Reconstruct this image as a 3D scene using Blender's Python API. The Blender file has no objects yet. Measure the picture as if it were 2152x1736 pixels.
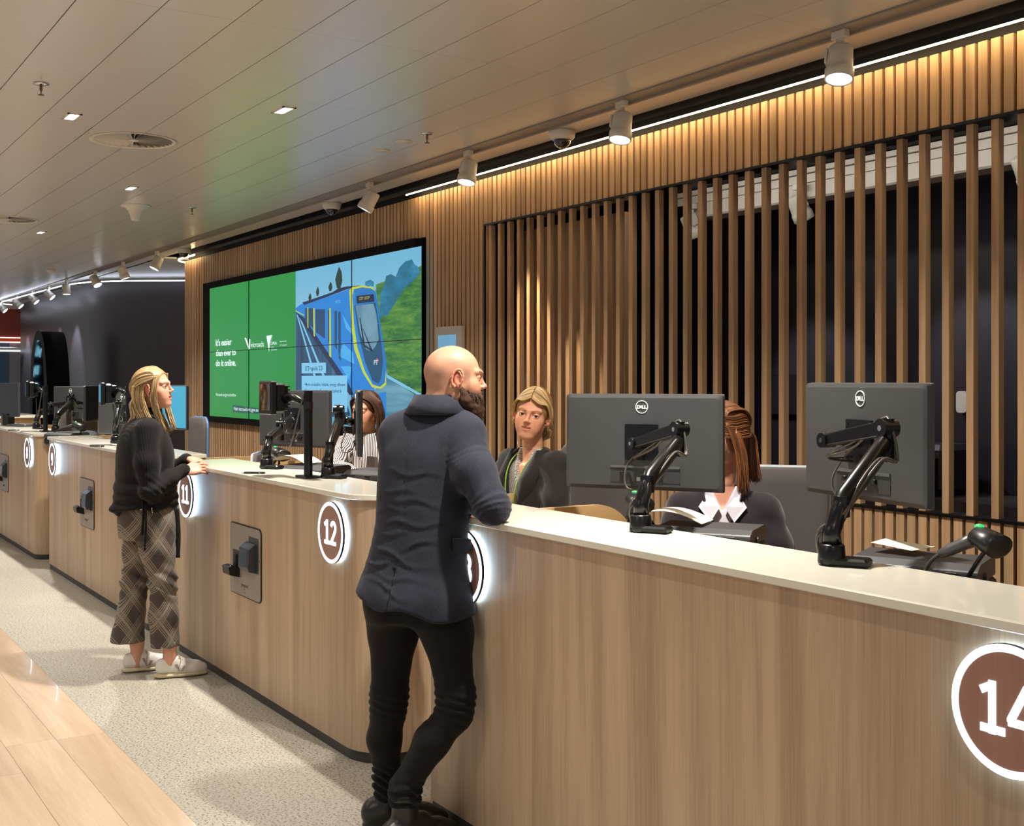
import bpy, math, random
import numpy as np
from mathutils import Vector, Matrix
random.seed(7)
S = bpy.context.scene
COL = S.collection
PI = math.pi
V = Vector
# ---------------------------------------------------------------- camera
ALPHA = math.atan(1593 / 2500)
CA, SA = math.cos(ALPHA), math.sin(ALPHA)
EYE = 1.6
cam_data = bpy.data.cameras.new('camera')
cam_data.sensor_width = 36
cam_data.lens = 2500 / 2152 * 36
cam_data.shift_y = -68 / 2152
cam_data.clip_start = 0.05
cam = bpy.data.objects.new('camera', cam_data)
COL.objects.link(cam)
cam.location = (0, 0, EYE)
cam.rotation_euler = (PI / 2, 0, PI / 2 - ALPHA)
S.camera = cam
# ---------------------------------------------------------------- view, world
S.view_settings.view_transform = 'Standard'
S.view_settings.look = 'None'
S.view_settings.gamma = 1
S.view_settings.use_curve_mapping = False
S.view_settings.exposure = 0.0
S.cycles.max_bounces = 6
S.cycles.diffuse_bounces = 3
S.cycles.glossy_bounces = 3
S.cycles.transmission_bounces = 4
S.cycles.transparent_max_bounces = 6
S.cycles.caustics_reflective = False
S.cycles.caustics_refractive = False
S.cycles.sample_clamp_indirect = 4
S.cycles.use_adaptive_sampling = True
S.cycles.adaptive_threshold = 0.03
world = bpy.data.worlds.new('world')
S.world = world
world.use_nodes = True
world.node_tree.nodes['Background'].inputs[0].default_value = (0.90, 0.90, 0.92, 1)
world.node_tree.nodes['Background'].inputs[1].default_value = 0.40


def link(o, parent=None):
    COL.objects.link(o)
    if parent is not None:
        o.parent = parent
    return o


def light_area(name, loc, size, power, color, rot=(0, 0, 0), spread=PI, size_y=None, shape='RECTANGLE'):
    d = bpy.data.lights.new(name, 'AREA')
    d.energy = power
    d.color = color
    d.shape = shape
    d.size = size
    if size_y:
        d.size_y = size_y
    elif shape == 'RECTANGLE':
        d.size_y = size
    d.spread = spread
    o = bpy.data.objects.new(name, d)
    o.location = loc
    o.rotation_euler = rot
    return link(o)


def light_spot(name, loc, target, power, color, angle=0.8, blend=0.5, r=0.04):
    d = bpy.data.lights.new(name, 'SPOT')
    d.energy = power
    d.color = color
    d.spot_size = angle
    d.spot_blend = blend
    d.shadow_soft_size = r
    o = bpy.data.objects.new(name, d)
    o.location = loc
    o.rotation_euler = (V(target) - V(loc)).to_track_quat('-Z', 'Y').to_euler()
    return link(o)


WARM = (1.0, 0.80, 0.55)
NEUT = (1.0, 0.94, 0.86)
COOL = (0.80, 0.90, 1.0)
# recessed downlights over the customer side of the counters (each has its fitting below)
DOWNLIGHTS = [(-2.95, 2.36), (-5.95, 2.36), (-8.97, 2.36), (-12.1, 2.33), (-15.2, 2.33),
              (-6.71, 1.30), (-3.6, 1.30), (-9.8, 1.30), (-0.5, 1.30)]
for i_, (x_, y_) in enumerate(DOWNLIGHTS):
    light_area('downlight_lamp', (x_, y_, 3.015), 0.14, 58 if y_ > 2 else 12, NEUT, spread=2.2, size_y=0.05)
# rows of fill lights added over the unseen hall to light floor and people
for x_ in (-13, -9.5, -6, -2.5):
    for y_ in (-0.6, -2.6):
        light_area('hall_fill', (x_, y_, 3.0), 0.4, 15, NEUT, spread=2.6)
# ---------------------------------------------------------------- helpers


def srgb(r, g, b):
    f = lambda c: (c / 255 / 12.92) if c <= 10 else ((c / 255 + 0.055) / 1.055) ** 2.4
    return (f(r), f(g), f(b), 1)


def P(px, py, D):
    """the point that stands D metres in front of the camera at a place in the photograph"""
    xc = (px - 1076) / 2500 * D
    return V((-CA * D + SA * xc, SA * D + CA * xc, EYE - (py - 800) * D / 2500))


def onY(px, py, Y):
    t = (px - 1076) / 2500
    X = Y * (SA * t - CA) / (SA + CA * t)
    D = -CA * X + SA * Y
    return V((X, Y, EYE - (py - 800) * D / 2500))


CR = V((SA, CA, 0))       # camera right
CF = V((-CA, SA, 0))      # camera forward
UP = V((0, 0, 1))


class NT:
    def __init__(s, name):
        s.m = bpy.data.materials.new(name)
        s.m.use_nodes = True
        s.t = s.m.node_tree
        s.b = s.t.nodes['Principled BSDF']
        s.out = s.t.nodes['Material Output']

    def n(s, typ, **kw):
        nd = s.t.nodes.new(typ)
        for k, v in kw.items():
            if k.startswith('i_'):
                key = k[2:]
                nd.inputs[int(key) if key.isdigit() else key.replace('_', ' ')].default_value = v
            else:
                setattr(nd, k, v)
        return nd

    def l(s, a, b):
        s.t.links.new(a, b)

    def ramp(s, fac, stops):
        r = s.n('ShaderNodeValToRGB')
        el = r.color_ramp.elements
        while len(el) < len(stops):
            el.new(0.5)
        for e, (p, c) in zip(el, stops):
            e.position = p
            e.color = c
        s.l(fac, r.inputs[0])
        return r.outputs[0]

    def coords(s, scale=(1, 1, 1), rot=(0, 0, 0), kind='Object'):
        tc = s.n('ShaderNodeTexCoord')
        mp = s.n('ShaderNodeMapping')
        mp.inputs['Scale'].default_value = scale
        mp.inputs['Rotation'].default_value = rot
        s.l(tc.outputs[kind], mp.inputs[0])
        return mp.outputs[0]

    def noise(s, vec, scale=5, detail=3, rough=0.5, dist=0.0):
        nz = s.n('ShaderNodeTexNoise')
        nz.inputs['Scale'].default_value = scale
        nz.inputs['Detail'].default_value = detail
        nz.inputs['Roughness'].default_value = rough
        nz.inputs['Distortion'].default_value = dist
        s.l(vec, nz.inputs['Vector'])
        return nz.outputs[0]

    def mix(s, fac, a, b, mode='MIX'):
        m = s.n('ShaderNodeMix', data_type='RGBA', blend_type=mode)
        for inp, val in ((m.inputs[0], fac), (m.inputs[6], a), (m.inputs[7], b)):
            if hasattr(val, 'is_output'):
                s.l(val, inp)
            else:
                inp.default_value = val
        return m.outputs[2]

    def math(s, op, a, b=0.0):
        m = s.n('ShaderNodeMath', operation=op)
        for inp, val in ((m.inputs[0], a), (m.inputs[1], b)):
            if hasattr(val, 'is_output'):
                s.l(val, inp)
            else:
                inp.default_value = val
        return m.outputs[0]

    def bump(s, h, strength=0.2, dist=0.01):
        b = s.n('ShaderNodeBump')
        b.inputs['Strength'].default_value = strength
        b.inputs['Distance'].default_value = dist
        s.l(h, b.inputs['Height'])
        s.l(b.outputs[0], s.b.inputs['Normal'])

    def set(s, **kw):
        for k, v in kw.items():
            s.b.inputs[k.replace('_', ' ')].default_value = v
        return s

    def base(s, c):
        if hasattr(c, 'is_output'):
            s.l(c, s.b.inputs['Base Color'])
        else:
            s.b.inputs['Base Color'].default_value = c
        return s


MATS = {}


def plain(name, rgb, rough=0.5, metal=0.0, spec=0.5, noise=0.06, nscale=30, bump=0.0, coat=0.0):
    if name in MATS:
        return MATS[name]
    m = NT(name)
    c = srgb(*rgb)
    vec = m.coords()
    nz = m.noise(vec, nscale, 3)
    lo = tuple(x * (1 - noise) for x in c[:3]) + (1,)
    hi = tuple(min(1, x * (1 + noise)) for x in c[:3]) + (1,)
    m.base(m.ramp(nz, [(0.3, lo), (0.7, hi)]))
    m.set(Roughness=rough, Metallic=metal)
    m.b.inputs['Specular IOR Level'].default_value = spec
    m.b.inputs['Coat Weight'].default_value = coat
    if bump:
        m.bump(nz, bump, 0.005)
    MATS[name] = m.m
    return m.m


def glow(name, rgb, strength):
    if name in MATS:
        return MATS[name]
    m = NT(name)
    m.base((0.02, 0.02, 0.02, 1))
    m.b.inputs['Emission Color'].default_value = srgb(*rgb)
    m.b.inputs['Emission Strength'].default_value = strength
    MATS[name] = m.m
    return m.m


def vcol(name, rough=0.6, spec=0.4, bumpscale=0, bump=0.1, sss=0.0, sheen=0.0):
    """material whose colour is the object's own 'Col' attribute"""
    if name in MATS:
        return MATS[name]
    m = NT(name)
    a = m.n('ShaderNodeAttribute', attribute_name='Col')
    m.base(a.outputs['Color'])
    m.set(Roughness=rough)
    m.b.inputs['Specular IOR Level'].default_value = spec
    m.b.inputs['Sheen Weight'].default_value = sheen
    if sss:
        m.b.inputs['Subsurface Weight'].default_value = sss
        m.b.inputs['Subsurface Radius'].default_value = (0.012, 0.005, 0.003)
        m.b.inputs['Subsurface Scale'].default_value = 0.6
    if bumpscale:
        m.bump(m.noise(m.coords(), bumpscale, 3), bump, 0.003)
    MATS[name] = m.m
    return m.m


class MB:
    """collects shapes and links them as ONE mesh object"""

    def __init__(s):
        s.v, s.f, s.mi, s.sm, s.val = [], [], [], [], []
        s.cur = 0
        s.smooth = False
        s.value = 0.5
        s.M = Matrix.Identity(4)

    def add(s, verts, faces, smooth=None):
        k = len(s.v)
        for p in verts:
            s.v.append(tuple(s.M @ V(p)))
            s.val.append(s.value)
        for f in faces:
            s.f.append(tuple(i + k for i in f))
            s.mi.append(s.cur)
            s.sm.append(s.smooth if smooth is None else smooth)
        return s

    def box(s, x0, x1, y0, y1, z0, z1):
        v = [(x, y, z) for z in (z0, z1) for y in (y0, y1) for x in (x0, x1)]
        return s.add(v, [(0, 2, 3, 1), (4, 5, 7, 6), (0, 1, 5, 4), (2, 6, 7, 3), (0, 4, 6, 2), (1, 3, 7, 5)], False)

    def cbox(s, c, d, ch=0.0):
        """box by centre and size with chamfered edges"""
        hx, hy, hz = d[0] / 2, d[1] / 2, d[2] / 2
        if ch <= 0:
            return s.box(c[0] - hx, c[0] + hx, c[1] - hy, c[1] + hy, c[2] - hz, c[2] + hz)
        ch = min(ch, hx * .9, hy * .9, hz * .9)
        rings = []
        for z, o in ((-hz, ch), (-hz + ch, 0), (hz - ch, 0), (hz, ch)):
            X, Y, b = hx - o, hy - o, ch if o == 0 else ch * 0.6
            rings.append([(c[0] + a, c[1] + e, c[2] + z) for a, e in
                          ((-X + b, -Y), (X - b, -Y), (X, -Y + b), (X, Y - b), (X - b, Y), (-X + b, Y), (-X, Y - b), (-X, -Y + b))])
        return s.rings(rings, True, True, smooth=False)

    def rings(s, rings, cap0=True, cap1=True, closed=True, smooth=None):
        n = len(rings[0])
        v = [p for r in rings for p in r]
        f = []
        for i in range(len(rings) - 1):
            for j in range(n if closed else n - 1):
                a, b = i * n + j, i * n + (j + 1) % n
                f.append((a, b, b + n, a + n))
        if cap0:
            f.append(tuple(range(n - 1, -1, -1)))
        if cap1:
            f.append(tuple(range((len(rings) - 1) * n, len(rings) * n)))
        return s.add(v, f, smooth)

    def tube(s, path, r, n=10, caps=True, flat=None, smooth=True):
        """r: radius or list; flat=(a,b) scales the two section axes"""
        path = [V(p) for p in path]
        if not isinstance(r, (list, tuple)):
            r = [r] * len(path)
        rings = []
        prev = None
        for i, p in enumerate(path):
            t = (path[min(i + 1, len(path) - 1)] - path[max(i - 1, 0)])
            if t.length < 1e-9:
                t = V((0, 0, 1))
            t.normalize()
            if prev is None:
                u = t.cross(V((0, 0, 1)))
                if u.length < 1e-3:
                    u = t.cross(V((0, 1, 0)))
            else:
                u = prev - t * prev.dot(t)
            u.normalize()
            prev = u
            w = t.cross(u)
            fa, fb = flat if flat else (1, 1)
            rings.append([p + (u * math.cos(2 * PI * k / n) * fa + w * math.sin(2 * PI * k / n) * fb) * r[i] for k in range(n)])
        return s.rings(rings, caps, caps, smooth=smooth)

    def cyl(s, a, b, r0, r1=None, n=20, smooth=True):
        r1 = r0 if r1 is None else r1
        a, b = V(a), V(b)
        t = (b - a).normalized()
        u = t.cross(V((0, 0, 1)))
        if u.length < 1e-3:
            u = V((1, 0, 0))
        u.normalize()
        w = t.cross(u)
        R = lambda p, r: [p + (u * math.cos(2 * PI * k / n) + w * math.sin(2 * PI * k / n)) * r for k in range(n)]
        s.rings([R(a, r0), R(b, r1)], False, False, smooth=smooth)
        s.add(R(a, r0), [tuple(range(n - 1, -1, -1))], False)
        return s.add(R(b, r1), [tuple(range(n))], False)

    def lathe(s, prof, c=(0, 0, 0), n=28, axis='z', smooth=True, closed=False):
        """prof: (radius, height)"""
        rings = []
        for r, h in prof:
            ring = []
            for k in range(n):
                a = 2 * PI * k / n
                q = (r * math.cos(a), r * math.sin(a), h)
                if axis == 'y':
                    q = (q[0], q[2], -q[1])
                if axis == 'x':
                    q = (q[2], q[0], q[1])
                ring.append((c[0] + q[0], c[1] + q[1], c[2] + q[2]))
            rings.append(ring)
        return s.rings(rings, not closed, not closed, smooth=smooth)

    def prism(s, poly, y0, y1, plane='xz', smooth_side=False):
        """poly in a plane, extruded along the third axis"""
        def q(a, b, c):
            return {'xz': (a, c, b), 'xy': (a, b, c), 'yz': (c, a, b)}[plane]
        n = len(poly)
        A = [q(a, b, y0) for a, b in poly]
        B = [q(a, b, y1) for a, b in poly]
        s.add(A, [tuple(range(n))], False)
        s.add(B, [tuple(range(n - 1, -1, -1))], False)
        return s.add(A + B, [(i, n + i, n + (i + 1) % n, (i + 1) % n) for i in range(n)], smooth_side)

    def ball(s, c, r, n=16, m=10):
        if not isinstance(r, (tuple, list)):
            r = (r, r, r)
        rings = []
        for i in range(m + 1):
            th = PI * (i + 0.02) / (m + 0.04)
            rings.append([(c[0] + r[0] * math.sin(th) * math.cos(2 * PI * k / n), c[1] + r[1] * math.sin(th) * math.sin(2 * PI * k / n), c[2] - r[2] * math.cos(th)) for k in range(n)])
        return s.rings(rings, True, True, smooth=True)

    def build(s, name, mats, parent=None, loc=None, bevel=0.0):
        me = bpy.data.meshes.new(name)
        me.from_pydata(s.v, [], s.f)
        if not isinstance(mats, (list, tuple)):
            mats = [mats]
        for m in mats:
            me.materials.append(m)
        me.polygons.foreach_set('material_index', s.mi)
        me.polygons.foreach_set('use_smooth', s.sm)
        at = me.attributes.new('rnd', 'FLOAT', 'POINT')
        at.data.foreach_set('value', s.val)
        me.update()
        o = bpy.data.objects.new(name, me)
        if loc is not None:
            o.location = loc
        link(o, parent)
        if bevel:
            b = o.modifiers.new('bevel', 'BEVEL')
            b.width = bevel
            b.segments = 2
            b.limit_method = 'ANGLE'
        return o


def rrect(w, h, r, n=5, cx=0, cz=0):
    pts = []
    for sx, sz, a0 in ((1, 1, 0), (-1, 1, 90), (-1, -1, 180), (1, -1, 270)):
        for k in range(n + 1):
            a = math.radians(a0 + 90 * k / n)
            pts.append((cx + sx * (w / 2 - r) + r * math.cos(a), cz + sz * (h / 2 - r) + r * math.sin(a)))
    return pts


def circle(cx, cz, r, n=40, rx=None):
    return [(cx + (rx or r) * math.cos(2 * PI * k / n), cz + r * math.sin(2 * PI * k / n)) for k in range(n)]


def tag(o, label=None, cat=None, group=None, kind=None):
    if label:
        o['label'] = label
    if cat:
        o['category'] = cat
    if group:
        o['group'] = group
    if kind:
        o['kind'] = kind
    return o


def thing(name, label, cat, loc=(0, 0, 0), rz=0.0, group=None):
    o = bpy.data.objects.new(name, None)
    o.empty_display_size = 0.1
    o.location = loc
    o.rotation_euler = (0, 0, rz)
    link(o)
    return tag(o, label, cat, group)


def struct(mb, name, mats, **kw):
    return tag(mb.build(name, mats, **kw), kind='structure')


def dup(root, loc=None, rz=None, label=None, group=None):
    def rec(o, parent):
        c = o.copy()
        COL.objects.link(c)
        if parent is not None:
            c.parent = parent
        for ch in [q for q in bpy.data.objects if q.parent == o]:
            rec(ch, c)
        return c
    r = rec(root, None)
    if loc is not None:
        r.location = loc
    if rz is not None:
        r.rotation_euler = (0, 0, rz)
    if label:
        r['label'] = label
    if group:
        r['group'] = group
    return r


def text_geo(txt, size, extrude=0.0, offset=0.0, align='LEFT', xs=1.0):
    """verts and faces of a line of text lying in the xy plane"""
    c = bpy.data.curves.new('text', 'FONT')
    c.body = txt
    c.size = size
    c.extrude = extrude
    c.offset = offset
    c.align_x = align
    c.resolution_u = 3
    o = bpy.data.objects.new('text', c)
    COL.objects.link(o)
    dg = bpy.context.evaluated_depsgraph_get()
    me = o.evaluated_get(dg).to_mesh()
    v = [(p.co.x * xs, p.co.y, p.co.z) for p in me.vertices]
    f = [tuple(p.vertices) for p in me.polygons]
    o.evaluated_get(dg).to_mesh_clear()
    bpy.data.objects.remove(o)
    bpy.data.curves.remove(c)
    return v, f


def strokes(mb, lines, w, y0, y1, close=False):
    """flat strokes of width w in the xz plane, thickness y0..y1"""
    for ln in lines:
        n = len(ln)
        L, R = [], []
        for i in range(n):
            a = V(ln[max(i - 1, 0)]); b = V(ln[i]); c = V(ln[min(i + 1, n - 1)])
            d1 = (b - a) if i > 0 else (c - b)
            d2 = (c - b) if i < n - 1 else (b - a)
            d1.normalize(); d2.normalize()
            nn = V((-(d1.y + d2.y), d1.x + d2.x))
            if nn.length < 1e-6:
                nn = V((-d1.y, d1.x))
            nn.normalize()
            k = max(0.5, nn.dot(V((-d1.y, d1.x))))
            L.append(b + nn * w / 2 / k); R.append(b - nn * w / 2 / k)
        for i in range(n - 1):
            mb.prism([(L[i].x, L[i].y), (L[i + 1].x, L[i + 1].y), (R[i + 1].x, R[i + 1].y), (R[i].x, R[i].y)], y0, y1)


def arc(cx, cz, rx, rz, a0, a1, n=10):
    return [(cx + rx * math.cos(math.radians(a0 + (a1 - a0) * k / n)), cz + rz * math.sin(math.radians(a0 + (a1 - a0) * k / n))) for k in range(n + 1)]


# ---------------------------------------------------------------- materials
def wood(name, dark, light, sx=60, sz=2.2, rough=0.5, axis='z', coat=0.0, var=0.25, fine=0.3):
    m = NT(name)
    k = {'z': (sx, sx, sz), 'x': (sz, sx, sx), 'y': (sx, sz, sx)}[axis]
    at = m.n('ShaderNodeAttribute', attribute_name='rnd')
    tc = m.n('ShaderNodeTexCoord')
    comb = m.n('ShaderNodeVectorMath', operation='ADD')
    sc = m.n('ShaderNodeVectorMath', operation='SCALE')
    m.l(at.outputs['Vector'], sc.inputs[0])
    sc.inputs['Scale'].default_value = 13.0
    m.l(tc.outputs['Object'], comb.inputs[0])
    m.l(sc.outputs[0], comb.inputs[1])
    mp = m.n('ShaderNodeMapping')
    mp.inputs['Scale'].default_value = tuple(q / 10 for q in k)
    m.l(comb.outputs[0], mp.inputs[0])
    a = m.noise(mp.outputs[0], 3.0, 4, 0.6, 0.6)
    mp2 = m.n('ShaderNodeMapping')
    mp2.inputs['Scale'].default_value = tuple(q * (1 if q == sx else 0.6) for q in k)
    m.l(comb.outputs[0], mp2.inputs[0])
    b = m.noise(mp2.outputs[0], 6.0, 4, 0.7)
    fac = m.math('ADD', m.math('MULTIPLY', a, 1 - fine), m.math('MULTIPLY', b, fine))
    c = m.ramp(fac, [(0.34, srgb(*dark)), (0.62, srgb(*light))])
    vfac = m.math('ADD', m.math('MULTIPLY', at.outputs['Fac'], var), 1 - var / 2)
    hs = m.n('ShaderNodeHueSaturation')
    m.l(c, hs.inputs['Color'])
    m.l(vfac, hs.inputs['Value'])
    m.base(hs.outputs[0])
    m.set(Roughness=rough)
    m.b.inputs['Coat Weight'].default_value = coat
    m.bump(b, 0.06, 0.002)
    MATS[name] = m.m
    return m.m


M_SLAT = wood('oak_slat', (156, 122, 90), (204, 166, 124), rough=0.55, var=0.3)
M_COUNTER = wood('counter_laminate', (150, 124, 98), (194, 168, 138), sx=30, sz=0.9, rough=0.42, var=0.05, fine=0.35)
M_PLY = wood('partition_laminate', (178, 142, 96), (205, 170, 122), sx=30, sz=1.4, rough=0.45, axis='y', var=0.05)
M_WHITE = plain('white_solid_surface', (226, 222, 206), 0.16, noise=0.01, coat=0.3)
M_BLACK = plain('black_plastic', (22, 22, 24), 0.35, noise=0.1)
M_BLACKM = plain('black_metal', (16, 16, 18), 0.28, metal=0.3, noise=0.1)
M_GREYP = plain('dark_grey_plastic', (60, 60, 62), 0.42, noise=0.04)
M_DARK = plain('dark_paint', (46, 42, 48), 0.42, noise=0.05, nscale=4)
M_VOID = plain('black_backing', (14, 13, 15), 0.8)
M_STEEL = plain('brushed_steel', (150, 145, 140), 0.38, metal=0.75, noise=0.04, nscale=80)
M_CHROME = plain('chrome', (210, 210, 212), 0.15, metal=1.0)
M_WPAINT = plain('white_paint', (214, 208, 196), 0.4, noise=0.02)
M_LED = glow('led_cool_white', (225, 236, 255), 9.0)
M_LEDW = glow('led_warm_white', (255, 222, 168), 34.0)
M_LENS = glow('lamp_lens', (235, 242, 255), 7.0)
M_DLENS = glow('downlight_lens', (240, 245, 255), 6.0)
M_FABRIC = plain('grey_mesh_fabric', (92, 88, 86), 0.9, noise=0.12, nscale=400, bump=0.3)
M_RIM = plain('light_grey_rim', (176, 180, 186), 0.35)
M_PAPER = plain('cream_paper', (238, 228, 200), 0.8, noise=0.02)
# ================================================================ THE ROOM
ZC = 3.03      # ceiling height
YW = 4.15      # face of the timber slats
YF = 2.12      # front face of the counters
# --- floors
m = NT('terrazzo')
vec = m.coords()
vo = m.n('ShaderNodeTexVoronoi')
vo.inputs['Scale'].default_value = 90
m.l(vec, vo.inputs['Vector'])
nz = m.noise(vec, 95, 2, 0.6)
nz2 = m.noise(vec, 1.5, 2)
nz3 = m.noise(vec, 55, 3, 0.6)
base = m.mix(nz2, srgb(164, 158, 142), srgb(180, 175, 160))
sp = m.ramp(nz, [(0.41, (1, 1, 1, 1)), (0.455, (0, 0, 0, 1))])
sp2 = m.ramp(nz3, [(0.60, (0, 0, 0, 1)), (0.68, (1, 1, 1, 1))])
c1 = m.mix(m.math('MULTIPLY', sp, 0.75), base, srgb(92, 80, 68))
c2 = m.mix(m.math('MULTIPLY', sp2, 0.5), c1, srgb(215, 208, 194))
m.base(c2).set(Roughness=0.45)
M_TERRAZZO = m.m
struct(MB().box(-26, 2, 1.345, 8, -0.1, 0.0), 'floor', M_TERRAZZO)
M_OAKFLOOR = wood('oak_floor', (186, 160, 132), (210, 186, 158), sx=22, sz=1.6, rough=0.22, axis='x', coat=0.15, var=0.22, fine=0.2)
fl = MB()
rs = random.Random(3)
y = 1.345
for row in range(22):
    y1 = y
    y0 = y - 0.21
    x = -26 + rs.uniform(0, 1.5) * 1.0
    x = max(x, -26)
    xa = -26.0
    while xa < 2:
        xb = min(2, xa + 1.9 + (rs.uniform(-1, 0) if xa == -26 else 0))
        fl.value = rs.random()
        fl.box(xa + 0.0008, xb - 0.0008, y0 + 0.0008, y1 - 0.0008, -0.02, 0.0)
        xa = xb
    y = y0
struct(fl, 'floor_timber', M_OAKFLOOR)
struct(MB().box(-26, 2, y, 1.345, -0.12, -0.02), 'floor_base', M_VOID)
# --- ceiling of long metal panels
m = NT('ceiling_metal')
vec = m.coords()
m.base(m.mix(m.noise(vec, 0.6, 2), srgb(224, 220, 214), srgb(232, 228, 222)))
m.set(Roughness=0.28, Metallic=0.32)
m.b.inputs['Specular IOR Level'].default_value = 0.7
vo = m.n('ShaderNodeTexVoronoi')
vo.inputs['Scale'].default_value = 220
m.l(vec, vo.inputs['Vector'])
M_CEIL = m.m
HOLES = [(-7.18, 1.905), (-11.30, 1.905), (-15.4, 1.905)]
cb = MB()
ys = [1.02 + 0.2955 * k for k in range(-17, 10)]
xs = [-5.735 + 1.165 * k for k in range(-18, 8)]
g = 0.0022
for i in range(len(ys) - 1):
    for j in range(len(xs) - 1):
        x0, x1, y0, y1 = xs[j] + g * .4, xs[j + 1] - g * .4, ys[i] + g, ys[i + 1] - g
        hit = None
        for hx, hy in HOLES:
            if x0 < hx < x1 and y0 - 0.05 < hy < y1 + 0.05:
                hit = (hx, hy)
        if hit:
            up = y0 > hit[1] - 0.1
            edge = [(x0, y1 if up else y0), (x1, y1 if up else y0), (x1, y0 if up else y1)]
            arc_pts = []
            n = 24
            for k in range(n + 1):
                a = PI * k / n
                px = hit[0] + 0.235 * math.cos(a)
                py = hit[1] + 0.235 * math.sin(a) * (1 if up else -1)
                arc_pts.append((px, max(py, y0) if up else min(py, y1)))
            top = ZC + 0.02
            yy = y1 if up else y0
            # quads between the hole edge and the far edge of the panel
            for k in range(n):
                (xa, ya), (xb, yb) = arc_pts[k], arc_pts[k + 1]
                cb.add([(xa, ya, ZC), (xb, yb, ZC), (xb, yy, ZC), (xa, yy, ZC)], [(0, 1, 2, 3) if not up else (3, 2, 1, 0)], False)
                cb.add([(xa, ya, ZC), (xb, yb, ZC), (xb, yb, top), (xa, ya, top)], [(0, 1, 2, 3)], False)
            cb.box(x0, hit[0] - 0.235, y0, y1, ZC, top)
            cb.box(hit[0] + 0.235, x1, y0, y1, ZC, top)
        else:
            cb.box(x0, x1, y0, y1, ZC, ZC + 0.02)
YT = ys[-1]      # 3.68: start of the track channel
cb.box(-26, 2, YT + 0.145, 4.0, ZC, ZC + 0.02)
struct(cb, 'ceiling', M_CEIL)
struct(MB().box(-26, 2, ys[0], 8, ZC + 0.30, ZC + 0.34), 'ceiling_void', M_VOID)
tr = MB()
tr.box(-26, 2, YT + 0.004, YT + 0.02, ZC - 0.006, ZC + 0.05)
tr.box(-26, 2, YT + 0.125, YT + 0.141, ZC - 0.006, ZC + 0.05)
tr.box(-26, 2, YT + 0.02, YT + 0.125, ZC + 0.004, ZC + 0.05)
tag(tr.build('track_channel', plain('channel_paint', (142, 132, 124), 0.45)), 'long grey lighting track channel set along the ceiling above the counters', 'lighting track')
# --- slatted back wall -------------------------------------------------
PITCH = 0.0582
X_FIRST = -6.809
OPX0, OPX1, OPZ0, OPZ1 = -6.84, -0.6, 1.05, 2.64
SCX0, SCX1, SCZ0, SCZ1 = -12.60, -7.735, 1.165, 2.645
sl = MB()
rs = random.Random(5)
ZT = 2.96
k = int((X_FIRST + 13.40) / PITCH)
x = X_FIRST - k * PITCH
while x < 0.4:
    sl.value = rs.random()
    parts = [(0.0, ZT)]
    if OPX0 < x + 0.02 < OPX1:
        parts = [(0.0, OPZ0 - 0.012), (OPZ1 + 0.012, ZT)]
    elif SCX0 - 0.02 < x + 0.02 < SCX1 + 0.02:
        parts = [(0.0, SCZ0 - 0.01), (SCZ1 + 0.01, ZT)]
    for a, b in parts:
        # slats are slightly wedge shaped in plan: narrow front face, deep sides
        sl.add([(x, YW, a), (x + 0.042, YW, a), (x + 0.042, YW + 0.03, a), (x, YW + 0.03, a),
                (x, YW, b), (x + 0.042, YW, b), (x + 0.042, YW + 0.03, b), (x, YW + 0.03, b)],
               [(0, 3, 2, 1), (4, 5, 6, 7), (0, 1, 5, 4), (1, 2, 6, 5), (2, 3, 7, 6), (3, 0, 4, 7)], False)
    x += PITCH
# rounded left corner of the cladding
RC = 0.42
cx, cy = -13.40, YW + RC
na = int(RC * 1.45 / PITCH)
for i in range(na):
    a = PI / 2 + (i + 0.5) * PITCH / RC
    sl.value = rs.random()
    c0 = V((cx + RC * math.cos(a), cy - RC * math.sin(a), 0))
    nrm = V((math.cos(a), -math.sin(a), 0))
    tan = V((nrm.y, -nrm.x, 0))
    q = [c0 - tan * .019, c0 + tan * .019, c0 + tan * .019 - nrm * .04, c0 - tan * .019 - nrm * .04]
    sl.add([(p.x, p.y, 0) for p in q] + [(p.x, p.y, ZT) for p in q],
           [(3, 2, 1, 0), (4, 5, 6, 7), (0, 1, 5, 4), (1, 2, 6, 5), (2, 3, 7, 6), (3, 0, 4, 7)], False)
yy = cy + 0.02
while yy < 6.4:
    sl.value = rs.random()
    sl.box(cx - RC, cx - RC + 0.06, yy, yy + 0.038, 0, ZT)
    yy += PITCH
struct(sl, 'wall_back', M_SLAT)
bk = MB()
for a, b, c, d in ((-13.40, OPX0, 0, ZC + .3), (OPX0, OPX1, 0, OPZ0 - 0.01), (OPX0, OPX1, OPZ1 + 0.01, ZC + .3), (OPX1, 0.5, 0, ZC + .3)):
    bk.box(a, b, YW + 0.03, YW + 0.10, c, d)
pts = [(cx + (RC - .037) * math.cos(PI / 2 + a * PI / 16), cy - (RC - .037) * math.sin(PI / 2 + a * PI / 16)) for a in range(9)]
for (xa, ya), (xb, yb) in zip(pts, pts[1:]):
    bk.add([(xa, ya, 0), (xb, yb, 0), (xb, yb, ZC + .3), (xa, ya, ZC + .3)], [(0, 1, 2, 3)], False)
bk.box(cx - RC + 0.037, cx - RC + 0.07, cy, 6.4, 0, ZC + .3)
struct(bk, 'wall_backing', M_VOID)
# dark recess above the slats and its LED strip
rc = MB()
rc.box(-26, 2, 4.0, 4.012, ZC, ZC + 0.3)
struct(rc, 'trim_1', M_VOID)
LZ = 2.98
YL = YW - 0.07


def led_strip(path, label, mat=None):
    t = MB()
    t.tube(path, 0.0075, 8)
    return tag(t.build('led_strip', mat or M_LED), label, 'strip light')


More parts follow.
